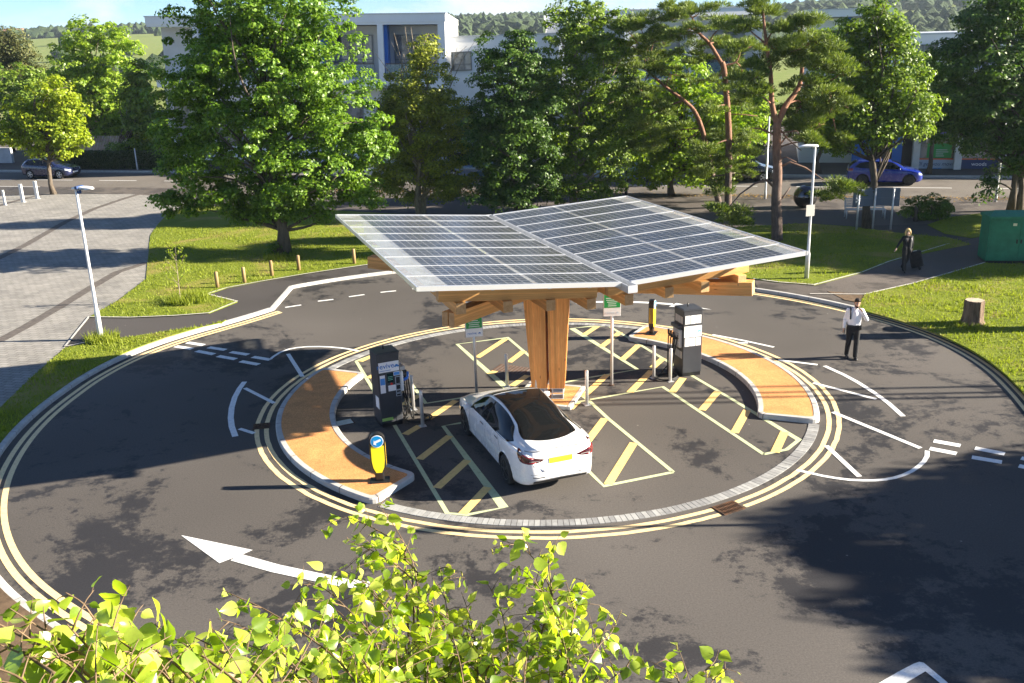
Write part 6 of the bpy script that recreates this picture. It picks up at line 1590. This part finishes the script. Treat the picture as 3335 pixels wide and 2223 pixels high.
def chain(q, P, rad, n=12):
    """tapered limb with round joints; radii may be (wide, deep)"""
    P = [Vector(p) for p in P]; D = []; Rr = []
    for i in range(len(P)-1):
        m = 5
        for k in range(m): s = k/m; D.append(P[i].lerp(P[i+1], s)); Rr.append(rad[i]+(rad[i+1]-rad[i])*s)
    D.append(P[-1]); Rr.append(rad[-1]); q.tube(D, Rr, n, smooth=False)
    ball(q, P[0], rad[0]*.99, 8); ball(q, P[-1], rad[-1]*.99, 8)
    for p, r in zip(P[1:-1], rad[1:-1]): ball(q, p, r*.99, 8)
def fuse(q, name, mat, parent, vox=.011, it=5):
    o = q.build(name, mat, parent, fix=False); me = o.data; me.materials.clear(); me.materials.append(mat)
    m = o.modifiers.new('remesh', 'REMESH'); m.mode = 'VOXEL'; m.voxel_size = vox; m.use_smooth_shade = True
    m = o.modifiers.new('smooth', 'SMOOTH'); m.factor = .5; m.iterations = it
    return o
def hand(q, wrist, d, side, curl=.6, s=1.0):
    """palm, four bent fingers and a thumb; d points from wrist to knuckles, side is the thumb side"""
    w = Vector(wrist); d = Vector(d).normalized(); sd = (Vector(side) - d*Vector(side).dot(d)).normalized(); nn = d.cross(sd)
    chain(q, [w, w+d*.045*s], [.024*s, .030*s]); 
    for k in (-1, -.33, .33, 1): chain(q, [w+d*.02*s+sd*k*.018*s, w+d*.085*s+sd*k*.030*s], [.016*s, .014*s], 8)
    for k, L in ((-1, .058), (-.33, .074), (.33, .080), (1, .070)):
        a = w+d*.085*s+sd*k*.030*s; c1 = (d*math.cos(curl*.5)+nn*math.sin(curl*.5)); c2 = (d*math.cos(curl*1.4)+nn*math.sin(curl*1.4)); c3 = (d*math.cos(curl*2.1)+nn*math.sin(curl*2.1))
        p1 = a+c1*L*.45*s; p2 = p1+c2*L*.32*s; p3 = p2+c3*L*.23*s
        chain(q, [a, p1, p2, p3], [.0115*s, .0105*s, .0095*s, .008*s], 8)
    t0 = w+d*.03*s+sd*.028*s; t1 = t0+(d*.55+sd*.75+nn*.2).normalized()*.042*s; t2 = t1+(d*.9+sd*.25+nn*.35).normalized()*.035*s
    chain(q, [t0, t1, t2], [.016*s, .012*s, .0095*s], 8)
def head(q, c, fwd, s=1.0):
    c = Vector(c); f = Vector(fwd).normalized(); x = Vector((0, 0, 1)).cross(f).normalized(); u = f.cross(x)
    def P(a, b, z): return c + x*a*s + f*b*s + u*z*s
    ball(q, P(0, -.012, .035), (.076*s, .092*s, .092*s), 14); ball(q, P(0, .030, -.035), (.058*s, .060*s, .075*s), 12); ball(q, P(0, .055, -.085), (.030*s, .026*s, .024*s), 8)
    chain(q, [P(0, .085, .022), P(0, .108, -.018)], [.011*s, .016*s], 8)
    chain(q, [P(-.022, .086, -.052), P(0, .093, -.05), P(.022, .086, -.052)], [.008*s, .011*s, .008*s], 8)
    for k in (-1, 1): ball(q, P(k*.076, -.005, .0), (.012*s, .022*s, .032*s), 8); ball(q, P(k*.045, .058, -.012), (.022*s, .02*s, .02*s), 8)
    return P
def eyes(P, parent, lens=False):
    if lens:
        q = MB()
        for k in (-1, 1): ball(q, P(k*.034, .084, .018), (.030, .012, .022), 8)
        chain(q, [P(-.03, .092, .024), P(.03, .092, .024)], [.005, .005], 6); chain(q, [P(-.06, .075, .022), P(-.082, .0, .018)], [.004, .004], 6); chain(q, [P(.06, .075, .022), P(.082, .0, .018)], [.004, .004], 6)
        q.build('sunglasses', M_BLACK, parent)
    else:
        for k in (-1, 1):
            q = MB(); ball(q, P(k*.032, .079, .014), .010, 8); q.build('eye', M_SHIRT, parent); q = MB(); ball(q, P(k*.032, .087, .013), .0048, 6); q.build('pupil', M_BLACK, parent)
def shoe(q, ank, f, s=1.0):
    a = Vector(ank); f = Vector(f).normalized()
    chain(q, [Vector((a.x, a.y, a.z-.01))-f*.045*s, Vector((a.x, a.y, .045+a.z-.09))+f*.03*s, Vector((a.x, a.y, .034+a.z-.09))+f*.15*s], [.048*s, .046*s, .036*s])
    chain(q, [Vector((a.x, a.y, a.z+.02)), Vector((a.x, a.y, a.z-.05))], [.045*s, .046*s])
# man on the ring road: local x is to the picture's right, -y towards the camera
mp_ = Vector((9.82, 26.05, 0)); q = MB(); F = Vector((.12, -1, -.25))
hc = (.035, -.075, 1.665); Ph = head(q, hc, F)
chain(q, [(.0, .0, 1.42), (.02, -.02, 1.50), (.03, -.05, 1.60)], [.062, .055, .052])
chain(q, [(0, .01, .92), (0, .01, 1.12), (0, .01, 1.32), (0, .01, 1.42)], [.085, .09, .09, .075]); 
SL, EL_, WL_ = (-.180, .01, 1.43), (-.245, .04, 1.16), (-.270, -.02, .905)
SR, ER_, WR_ = (.185, .0, 1.43), (.325, -.09, 1.19), (.165, -.20, 1.475)
chain(q, [SL, EL_, WL_], [.05, .040, .026]); chain(q, [SR, ER_, WR_], [.05, .040, .026])
hand(q, WL_, (-.02, -.10, -1), (0, -1, 0), .75); hand(q, WR_, (-.62, -.05, .75), (-.5, .6, .3), .9)
HL, KL_, AL_ = (-.095, 0, .93), (-.115, -.02, .50), (-.125, .09, .09); HRr, KR_, AR_ = (.095, 0, .93), (.095, -.07, .50), (.085, -.10, .09)
chain(q, [HL, KL_, AL_], [.075, .055, .04]); chain(q, [HRr, KR_, AR_], [.075, .055, .04])
man = fuse(q, 'person', M_SKIN, None, .009, 4); man.location = mp_; man.rotation_euler = (0, 0, R(-12))
tag(man, 'bearded man in white shirt walking on the ring road with a hand to his face', 'person')
q = MB()
for k in (-1, 1): chain(q, [(k*.075, 0, .97), (k*.08, 0, 1.12), (k*.09, 0, 1.30), (k*.11, .01, 1.40)], [.098, .108, .112, .075]); chain(q, [(k*.05, .01, 1.455), (k*.165, .01, 1.435)], [.055, .062])
chain(q, [(0, -.02, 1.0), (0, -.03, 1.15), (0, -.02, 1.35)], [.105, .118, .115])
chain(q, [SL, EL_, (-.268, -.014, .93)], [.068, .055, .042]); chain(q, [SR, ER_, (.185, -.185, 1.44)], [.068, .056, .042]); chain(q, [(0, 0, 1.45), (.015, -.015, 1.51)], [.075, .066])
fuse(q, 'shirt', M_SHIRT, man, .012, 4)
q = MB()
for k in (-1, 1): chain(q, [(k*.07, .0, 1.00), (k*.078, .0, .90)], [.103, .108])
chain(q, [(0, .0, .99), (0, .0, .88)], [.125, .12]); chain(q, [HL, KL_, (AL_[0], AL_[1], .10)], [.105, .078, .068]); chain(q, [HRr, KR_, (AR_[0], AR_[1], .10)], [.105, .078, .068])
fuse(q, 'trousers', M_TROU, man, .012, 4)
for a_ in (AL_, AR_): q = MB(); shoe(q, (a_[0], a_[1], .09), F*Vector((1, 1, 0))); fuse(q, 'shoe', M_SHOE, man, .009, 2)
q = MB(); ball(q, Ph(0, -.022, .062), (.082, .096, .082), 12); ball(q, Ph(0, .03, .105), (.06, .06, .035), 10)
hr = fuse(q, 'hair', M_HAIRB, man, .009, 2)
q = MB(); chain(q, [Ph(-.058, .03, -.045), Ph(-.035, .066, -.088), Ph(0, .078, -.10), Ph(.035, .066, -.088), Ph(.058, .03, -.045)], [.014, .022, .024, .022, .014]); fuse(q, 'beard', M_HAIRB, man, .008, 2)
eyes(Ph, man)
q = MB()
for k in (-1, 1): q.box(Ph(k*.032, .086, .034), (.034, .010, .008))
q.build('eyebrows', M_HAIRB, man)
q = MB(); q.tube([(-.125, -.12, 1.20), (-.128, -.13, 1.34), (-.125, -.07, 1.475), (-.12, .03, 1.515), (-.12, .11, 1.42), (-.11, .14, 1.2)], .022, 6); q.build('bag_strap', M_STRAP, man)
q = MB(); q.box((0, 0, 1.003), (.40, .255, .03), bev=.012); q.build('belt', M_BLACK, man); q = MB(); q.box((.17, -.07, .93), (.07, .07, .11), bev=.02); q.build('belt_pouch', M_BLACK, man)
q = MB(); q.box((0, 0, 0), (.07, .010, .14), bev=.004); ph = tag(q.build('phone', M_BLACK), 'dark phone hanging in the hand of the man in the white shirt', 'phone')
ph.matrix_world = Matrix.Translation(mp_) @ Matrix.Rotation(R(-12), 4, 'Z') @ Matrix.Translation((-.258, -.06, .80)) @ Matrix.Rotation(R(70), 4, 'Z')
q = MB(); q.box((0, .0, 0), (.30, .12, .40), bev=.05); q.box((0, -.065, -.06), (.24, .04, .2), bev=.02); bk = tag(q.build('backpack', M_STRAP), 'dark bag slung on the back of the man in the white shirt', 'bag')
bk.matrix_world = Matrix.Translation(mp_) @ Matrix.Rotation(R(-12), 4, 'Z') @ Matrix.Translation((-.03, .215, 1.26))
# woman pulling a suitcase
wp = G(2078, 622, .115); q = MB(); F = Vector((-.18, -1, -.05)); s_ = .94
hc = (-.03, -.03, 1.535); Ph = head(q, hc, F, .95)
chain(q, [(0, 0, 1.32), (-.01, 0, 1.40), (-.02, -.015, 1.48)], [.055, .048, .046]); chain(q, [(0, .01, .86), (0, .01, 1.05), (0, .01, 1.22), (0, .01, 1.31)], [.075, .07, .075, .06])
SL, EL_, WL_ = (-.165, .0, 1.325), (-.315, -.0, 1.10), (-.435, -.06, .90); SR, ER_, WR_ = (.165, .01, 1.325), (.215, .05, 1.07), (.215, .05, .84)
chain(q, [SL, EL_, WL_], [.042, .034, .022]); chain(q, [SR, ER_, WR_], [.042, .034, .022]); hand(q, WL_, (-.45, -.15, -.85), (0, -1, 0), .5, .92); hand(q, WR_, (.05, .15, -1), (0, -1, 0), 1.1, .92)
HL, KL_, AL_ = (-.085, 0, .86), (-.10, -.09, .47), (-.10, -.17, .085); HRr, KR_, AR_ = (.085, 0, .86), (.06, .04, .47), (.0, .24, .11)
chain(q, [HL, KL_, AL_], [.078, .048, .034]); chain(q, [HRr, KR_, AR_], [.078, .048, .034])
wo = fuse(q, 'person', M_SKIN2, None, .009, 4); wo.location = wp; tag(wo, 'blonde woman in black with sunglasses walking on the path pulling a case', 'person')
q = MB()
for k in (-1, 1): chain(q, [(k*.075, 0, .84), (k*.065, 0, 1.02), (k*.08, 0, 1.20), (k*.10, 0, 1.29)], [.098, .088, .10, .065])
chain(q, [SL, EL_, (-.405, -.045, .95)], [.058, .046, .036]); chain(q, [SR, ER_, (.215, .05, .89)], [.058, .046, .036]); chain(q, [(-.15, 0, 1.33), (0, 0, 1.345), (.15, 0, 1.33)], [.052, .06, .052]); fuse(q, 'top', M_TOPK, wo, .012, 4)
q = MB()
for k in (-1, 1): chain(q, [(k*.065, 0, .92), (k*.075, 0, .82)], [.10, .105])
chain(q, [HL, KL_, (AL_[0], AL_[1], .10)], [.10, .08, .075]); chain(q, [HRr, KR_, (AR_[0], AR_[1]-.01, .13)], [.10, .08, .075]); fuse(q, 'trousers', M_TROU, wo, .012, 4)
for a_ in (AL_, AR_): q = MB(); shoe(q, (a_[0], a_[1], a_[2]+.0), F*Vector((1, 1, 0)), .9); fuse(q, 'shoe', M_SHOE, wo, .009, 2)
q = MB(); ball(q, Ph(0, -.022, .058), (.090, .100, .088), 12)
for k in (-1, 1): chain(q, [Ph(k*.075, .02, .05), Ph(k*.092, .015, -.03), Ph(k*.085, .01, -.12)], [.035, .036, .024])
chain(q, [Ph(0, -.08, .03), Ph(0, -.085, -.06), Ph(0, -.07, -.13)], [.06, .065, .04]); chain(q, [Ph(-.05, -.06, -.02), Ph(-.055, -.055, -.12)], [.05, .035]); chain(q, [Ph(.05, -.06, -.02), Ph(.055, -.055, -.12)], [.05, .035]); chain(q, [Ph(-.05, .062, .085), Ph(.04, .068, .09)], [.022, .022]); fuse(q, 'hair', M_HAIRY, wo, .009, 3)
eyes(Ph, wo, True)
q = MB(); q.tube([(.12, -.085, 1.36), (.115, -.125, 1.2), (.12, -.12, 1.0), (.10, -.115, .90), (.13, -.12, .80)], .007, 6); q.build('chain_strap', M_STEEL, wo)
sc_ = thing('suitcase', 'black wheeled suitcase pulled by the blonde woman', 'suitcase', tuple(wp+Vector((.50, .30, 0))), R(-20))
q = MB(); rot = Matrix.Rotation(R(-14), 3, 'Y'); q.box((.02, 0, .40), (.46, .30, .64), bev=.06, rot=rot); q.build('shell', noisy('suitcase_fabric', (.008, .008, .010), (.02, .02, .024), 8, .6, .3), sc_)
q = MB(); q.box((.02, -.155, .47), (.34, .03, .26), bev=.015, rot=rot); q.build('pocket', M_TOPK, sc_); q = MB(); q.box((-.05, -.05, .725), (.14, .03, .02), bev=.006, rot=rot); q.build('handle', M_GALV, sc_)
q = MB(); q.tube([(-.22, 0, .66), (-.30, -.18, .80)], .009, 6); q.tube([(-.15, 0, .68), (-.26, -.20, .80)], .009, 6); q.tube([(-.31, -.18, .80), (-.25, -.20, .80)], .014, 6); q.build('pull_handle', M_STEEL, sc_)
for k in (-1, 1): q = MB(); q.tube([(.18, k*.12-.02, .045), (.18, k*.12+.02, .045)], .045, 12); q.build('wheel', M_RUBBER, sc_)
# ---------------------------------------------------------------- birch under the camera
m, t, p = mat0('birch_leaf')
rnd = t.new('ShaderNodeNewGeometry').outputs['Random Per Island']
c = t.ramp(rnd, [(.1, (.13, .21, .014)), (.55, (.26, .35, .03)), (.95, (.50, .54, .12))])  # palest share of leaves has the sun's glare put into its colour
ve = t.noise(t.pos(), 60, 3, .6); c = t.mix(.25, c, t.mix(1.0, c, t.ramp(ve, [(.3, .6), (.7, 1.3)]), 'MULTIPLY'))
t.ln(c, p.inputs['Base Color']); p.inputs['Roughness'].default_value = .30; p.inputs['Specular IOR Level'].default_value = .9
tr = t.new('ShaderNodeBsdfTranslucent'); t.ln(t.mix(1.0, c, (1.9, 1.9, .6), 'MULTIPLY'), tr.inputs['Color'])
mx = t.new('ShaderNodeMixShader'); mx.inputs[0].default_value = .48; t.ln(p.outputs[0], mx.inputs[1]); t.ln(tr.outputs[0], mx.inputs[2]); t.ln(mx.outputs[0], t.n['Material Output'].inputs['Surface'])
M_BL = m; M_TWIG = noisy('birch_twig', (.09, .055, .03), (.20, .135, .08), 30, .7, .2); M_BTRUNK = noisy('birch_bark', (.12, .10, .085), (.62, .60, .56), 5, .8, .3, stretch=(1, 1, 3))
M_CATK = noisy('catkin', (.22, .20, .04), (.34, .30, .07), 60, .8, .5)
def birch(label, base, shoots, dens, lsize, seed):
    rs = random.Random(seed); base = Vector(base); t = thing('birch_tree', label, 'tree', tuple(base), 0, 'birches below the camera')
    tw = MB(base); V = []; LV = []; cat = MB(base)
    prof = [(0, .012), (.05, .13), (.12, .26), (.21, .35), (.31, .40), (.43, .405), (.55, .355), (.67, .275), (.79, .175), (.90, .075), (1.0, .002)]; FV = []
    def leaf(p, d, L):
        """stalk, then a blade folded on its midrib, with saw-tooth edge, hanging"""
        d = Vector(d).normalized(); up = Vector((rs.gauss(0, .8), rs.gauss(0, .8), rs.gauss(.15, .7))); n = (up - d*up.dot(d)).normalized(); b = d.cross(n)
        w = rs.uniform(.85, 1.15); bend = rs.uniform(.05, .45); fold = rs.uniform(.03, .38); cx = rs.uniform(-.15, .15)
        base_ = len(LV); k_ = 0
        for s, hw in prof:
            c = p + d*L*s - n*L*bend*s*s + b*L*cx*s*s; k_ += 1; saw = 1+.06*(k_ % 2); wv = math.sin(s*9+cx*20)*.03
            LV.extend([c + b*L*hw*w*saw + n*L*hw*(fold+wv), c + b*L*hw*w*.5 + n*L*hw*fold*.38, c, c - b*L*hw*w*.5 + n*L*hw*fold*.38, c - b*L*hw*w*saw + n*L*hw*(fold-wv)])
        for i in range(len(prof)-1):
            for k in range(4): FV.append((base_+i*5+k, base_+i*5+k+1, base_+i*5+k+6, base_+i*5+k+5))
    extra = []
    for sh in shoots:
        for _ in range(1):
            du, dv, dd_ = rs.uniform(-48, 48), rs.uniform(45, 120), rs.uniform(-.25, .3)
            extra.append([(u+du+rs.uniform(-10, 10), v+dv, d+dd_) for u, v, d in sh])
    for sh in shoots + extra:
        P = [AD(u, v, dd) for u, v, dd in sh]; Q = []
        for i in range(len(P)-1):
            p0 = P[max(i-1, 0)]; p3 = P[min(i+2, len(P)-1)]
            for k in range(5): s = k/5; Q.append(.5*((2*P[i])+(-p0+P[i+1])*s+(2*p0-5*P[i]+4*P[i+1]-p3)*s*s+(-p0+3*P[i]-3*P[i+1]+p3)*s**3))
        Q.append(P[-1]); n = len(Q); tw.tube(Q, [.0016+.0042*i/(n-1) for i in range(n)], 6)
        tot = sum((Q[i+1]-Q[i]).length for i in range(n-1)); step = .035/dens; acc = 0; out = step*.5
        for i in range(n-1):
            seg = Q[i+1]-Q[i]; L = seg.length
            while out < acc+L:
                p = Q[i]+seg*((out-acc)/L); f = out/max(tot, .01); dr = -seg.normalized()
                az = Vector((rs.gauss(0, 1), rs.gauss(0, 1), rs.gauss(0, .7))).normalized(); sd = (az - dr*az.dot(dr)).normalized()
                if rs.random() < .35+.45*min(1, f*2):      # side twig
                    tl = rs.uniform(.10, .40)*min(1, .35+out*1.4); td = (sd*.9+dr*.55+Vector((0, 0, .05))).normalized(); pts = [p+td*tl*s+Vector((0, 0, -.30*tl*s*s)) for s in (0, .35, .7, 1.0)]; tw.tube(pts, [.003, .0022, .0016, .001], 5)
                    for s in np.arange(.18, 1.02, .045/tl*1.15):
                        a = pts[0]+td*tl*s+Vector((0, 0, -.30*tl*s*s)); ld = (td*.4+Vector((rs.gauss(0, .8), rs.gauss(0, .8), -.55+rs.gauss(0, .6)))).normalized(); st_ = a+ld*.014; tw.tube([a, st_], [.0009, .0009], 4, caps=False); leaf(st_, (ld+Vector((0, 0, -.4))), lsize*rs.uniform(.42, 1.25))
                    if rs.random() < .12:
                        a = pts[-1]; cat.tube([a, a+Vector((.004, 0, -.012)), a+Vector((.006, .002, -.03)), a+Vector((.008, .004, -.045))], [.002, .0042, .0042, .0015], 7)
                else:
                    ld = (sd+dr*.5+Vector((0, 0, -.2))).normalized(); st_ = p+ld*.016; tw.tube([p, st_], [.001, .001], 4, caps=False); leaf(st_, ld+Vector((0, 0, -.35)), lsize*rs.uniform(.5, 1.3))
                out += step*rs.uniform(.6, 1.5)
            acc += L
        # stem down to the trunk
        e = Q[-1]; tw.tube([e, e.lerp(Vector((base.x, base.y, e.z-.9)), .5)+Vector((0, 0, -.25)), Vector((base.x, base.y, max(.5, e.z-1.6)))], [.006, .009, .014], 6)
    zt = max(AD(*sh[-1]).z for sh in shoots)
    q = MB(base); q.tube([base+Vector((0, 0, -.05)), base+Vector((.03, .02, 1.2)), base+Vector((-.02, .03, 3)), Vector((base.x, base.y, zt-.9))], [.085, .07, .05, .022], 12); q.build('trunk', M_BTRUNK, t)
    tw.build('twigs', M_TWIG, t)
    if cat.v: cat.build('catkins', M_CATK, t)['kind'] = 'stuff'
    me = bpy.data.meshes.new('crown'); me.from_pydata([tuple(v-base) for v in LV], [], FV); me.materials.append(M_BL)
    me.polygons.foreach_set('use_smooth', [True]*len(FV)); me.update(); link(bpy.data.objects.new('crown', me), t)
    return t
birch('sunlit birch top rising into the middle of the lower edge', (-.55, 3.6, .1),
  [[(868, 1158, 6.1), (893, 1190, 6.05), (925, 1240, 6.0), (950, 1300, 5.9), (965, 1400, 5.8), (962, 1500, 5.6), (955, 1620, 5.4)],
   [(775, 1190, 6.2), (830, 1200, 6.1), (888, 1230, 6.05), (930, 1262, 6.0)],
   [(795, 1240, 6.0), (850, 1262, 5.95), (900, 1290, 5.9), (948, 1330, 5.85)],
   [(1150, 1240, 5.9), (1205, 1262, 5.8), (1250, 1320, 5.75), (1275, 1400, 5.6), (1290, 1500, 5.4), (1290, 1620, 5.2)],
   [(1262, 1250, 5.7), (1262, 1310, 5.7), (1270, 1380, 5.6)],
   [(1180, 1310, 5.7), (1225, 1340, 5.7), (1262, 1400, 5.6)],
   [(1345, 1330, 5.6), (1325, 1390, 5.5), (1310, 1460, 5.4), (1300, 1560, 5.3)],
   [(1428, 1400, 5.3), (1405, 1450, 5.3), (1370, 1490, 5.2), (1330, 1560, 5.1), (1300, 1640, 5)],
   [(505, 1352, 5.2), (545, 1370, 5.15), (610, 1400, 5.1), (690, 1450, 5), (780, 1520, 4.9), (850, 1620, 4.8)],
   [(500, 1420, 5), (560, 1440, 5), (650, 1490, 4.9), (740, 1560, 4.8), (800, 1640, 4.7)],
   [(690, 1330, 5.5), (745, 1352, 5.4), (800, 1400, 5.3), (860, 1470, 5.2), (900, 1600, 5)],
   [(780, 1320, 5.7), (830, 1345, 5.6), (890, 1400, 5.5), (930, 1480, 5.4), (945, 1600, 5.2)],
   [(1010, 1300, 5.9), (1020, 1360, 5.8), (1030, 1430, 5.6), (1035, 1520, 5.4), (1030, 1640, 5.2)],
   [(1060, 1360, 5.7), (1080, 1420, 5.6), (1095, 1500, 5.4), (1100, 1640, 5.1)],
   [(1120, 1340, 5.7), (1150, 1400, 5.6), (1165, 1480, 5.4), (1170, 1620, 5.2)],
   [(1000, 1420, 5.4), (985, 1480, 5.3), (980, 1600, 5.1)], [(740, 1430, 5.1), (790, 1470, 5), (850, 1540, 4.9), (880, 1640, 4.7)], [(1220, 1440, 5.3), (1210, 1500, 5.2), (1200, 1620, 5)],
   [(600, 1450, 4.9), (650, 1500, 4.8), (720, 1580, 4.7)], [(900, 1420, 5.3), (910, 1500, 5.1), (920, 1620, 5)], [(1390, 1520, 5), (1360, 1570, 5), (1330, 1640, 4.9)], [(530, 1500, 4.8), (600, 1550, 4.7), (680, 1620, 4.6)],
   [(1130, 1500, 5.2), (1140, 1560, 5.1), (1150, 1640, 5)], [(820, 1490, 5), (850, 1550, 4.9), (880, 1640, 4.8)], [(1040, 1460, 5.2), (1060, 1540, 5.1), (1070, 1640, 5)]], .92, .074, 5)
birch('close birch sprays with big pale leaves in the lower left corner', (-1.5, 1.6, .1),
  [[(150, 1360, 3.0), (190, 1385, 3.0), (225, 1430, 3.0), (290, 1480, 2.95), (370, 1540, 2.9), (450, 1640, 2.8)],
   [(20, 1395, 2.9), (90, 1440, 2.9), (170, 1490, 2.85), (250, 1550, 2.8), (320, 1640, 2.7)],
   [(245, 1395, 3.2), (290, 1440, 3.2), (340, 1480, 3.1), (420, 1540, 3.0), (500, 1640, 2.9)],
   [(350, 1430, 3.4), (400, 1465, 3.3), (470, 1510, 3.2), (560, 1580, 3.1), (620, 1650, 3)],
   [(430, 1455, 3.5), (500, 1490, 3.4), (580, 1540, 3.3), (660, 1640, 3.2)],
   [(-20, 1460, 2.8), (60, 1500, 2.8), (140, 1560, 2.7), (200, 1640, 2.6)], [(-30, 1420, 3), (30, 1450, 3), (100, 1490, 2.9)], [(300, 1500, 3.1), (350, 1540, 3), (400, 1620, 2.9)], [(120, 1500, 2.7), (180, 1545, 2.7), (240, 1620, 2.6)],
   [(-20, 1530, 2.7), (50, 1560, 2.7), (100, 1630, 2.6)], [(430, 1530, 3.2), (480, 1570, 3.1), (530, 1640, 3)]], .85, .068, 9)
birch('small birch spray at the lower edge right of the main birch top', (1.6, 4.4, .1),
  [[(1650, 1492, 5.2), (1640, 1520, 5.2), (1612, 1548, 5.1), (1580, 1600, 5)], [(1525, 1508, 5.1), (1545, 1530, 5.1), (1560, 1570, 5), (1570, 1620, 5)], [(1672, 1535, 5.1), (1640, 1560, 5.1), (1600, 1620, 5)]], 1.1, .066, 13)
# ---------------------------------------------------------------- trees and lamp just outside the picture, plus casters added for their shadows
def off_tree(label, base, crown, n, per=60, rc=.6, leaf=.24):
    base = Vector(base); t = thing('broadleaf_tree', label, 'tree', tuple(base), 0, 'trees east of the roundabout')
    lo = [(np.array(c), np.array(r)) for c, r in crown]; _, C = crown_mesh(lo, n, per, rc, leaf, LM['mid'], t, base, zmin=1.6)
    q = MB(base); top = max(c[2] for c, _ in lo); cx, cy = np.mean([c[0] for c, _ in lo]), np.mean([c[1] for c, _ in lo])
    q.tube([base+Vector((0, 0, -.05)), base+Vector((.05, 0, 1.5)), Vector((cx, cy, top*.6)), Vector((cx, cy, top))], [.26, .2, .13, .03], 10)
    for i in RNG.choice(len(C), 25, replace=False): limb(q, Vector((cx, cy, max(1.5, C[i][2]*.6))), C[i], .06, .012, 5)
    q.build('trunk', M_BARK, t); return t
off_tree('full crowned tree standing outside the right edge', (26.5, 16.6, .1), [((26.2, 16.3, 5.0), (2.4, 2.3, 2.2)), ((27, 15.2, 6.4), (2.2, 2.2, 1.5)), ((25, 18, 4), (1.6, 1.5, 1.3))], 330)
off_tree('shady tree outside the lower right edge', (25, 11.5, .1), [((25, 11.9, 4.8), (2.2, 1.9, 2.0)), ((25.5, 13.0, 6), (1.8, 1.8, 1.2))], 260)
off_tree('tree outside the right edge beyond the stump', (31, 38.5, .1), [((31, 38.5, 5.6), (3.0, 2.6, 3.0)), ((32, 41.5, 6), (2.6, 2.4, 2.6)), ((30, 35.5, 4.6), (1.8, 1.8, 1.6)), ((33, 44.5, 5.5), (2.4, 2.2, 2.6))], 620)
for i, y in enumerate((22.20, 22.52, 22.95)):  # unseen poles, added only to throw three thin shadows over the bays
    t = thing('shadow_pole', 'unseen slim pole added to cast a thin line of shadow', 'shadow_pole', (27.5+.2*i, y, .1), 0, 'unseen poles added for their line shadows')
    q = MB(); q.tube([(0, 0, 0), (0, 0, 13.2)], [.075, .045], 10); q.build('pole', M_GALV, t); q = MB(); ball(q, (0, 0, 13.25), .08, 8); q.build('finial', M_GALV, t)
o = [x for x in bpy.data.objects if x.get('label', '').startswith('grey street lamp')][0]
c = copy_tree(o); c.location = (12.6, 16.2, .1); c['label'] = 'street lamp outside the right edge'; c.rotation_euler.z = R(180)
t = thing('shadow_slab', 'unseen rounded slab added to cast a blunt shadow on the road', 'sign', (17.9, 27.75, .1), R(90))  # unseen slab, added for the rounded shadow it throws on the road
q = MB(); q.box((0, 0, 1.4), (.62, .16, 2.6), bev=.06); q.build('board', M_BBK, t); q = MB(); q.box((0, 0, .06), (.7, .3, .12), bev=.02); q.build('base', M_KERB, t)
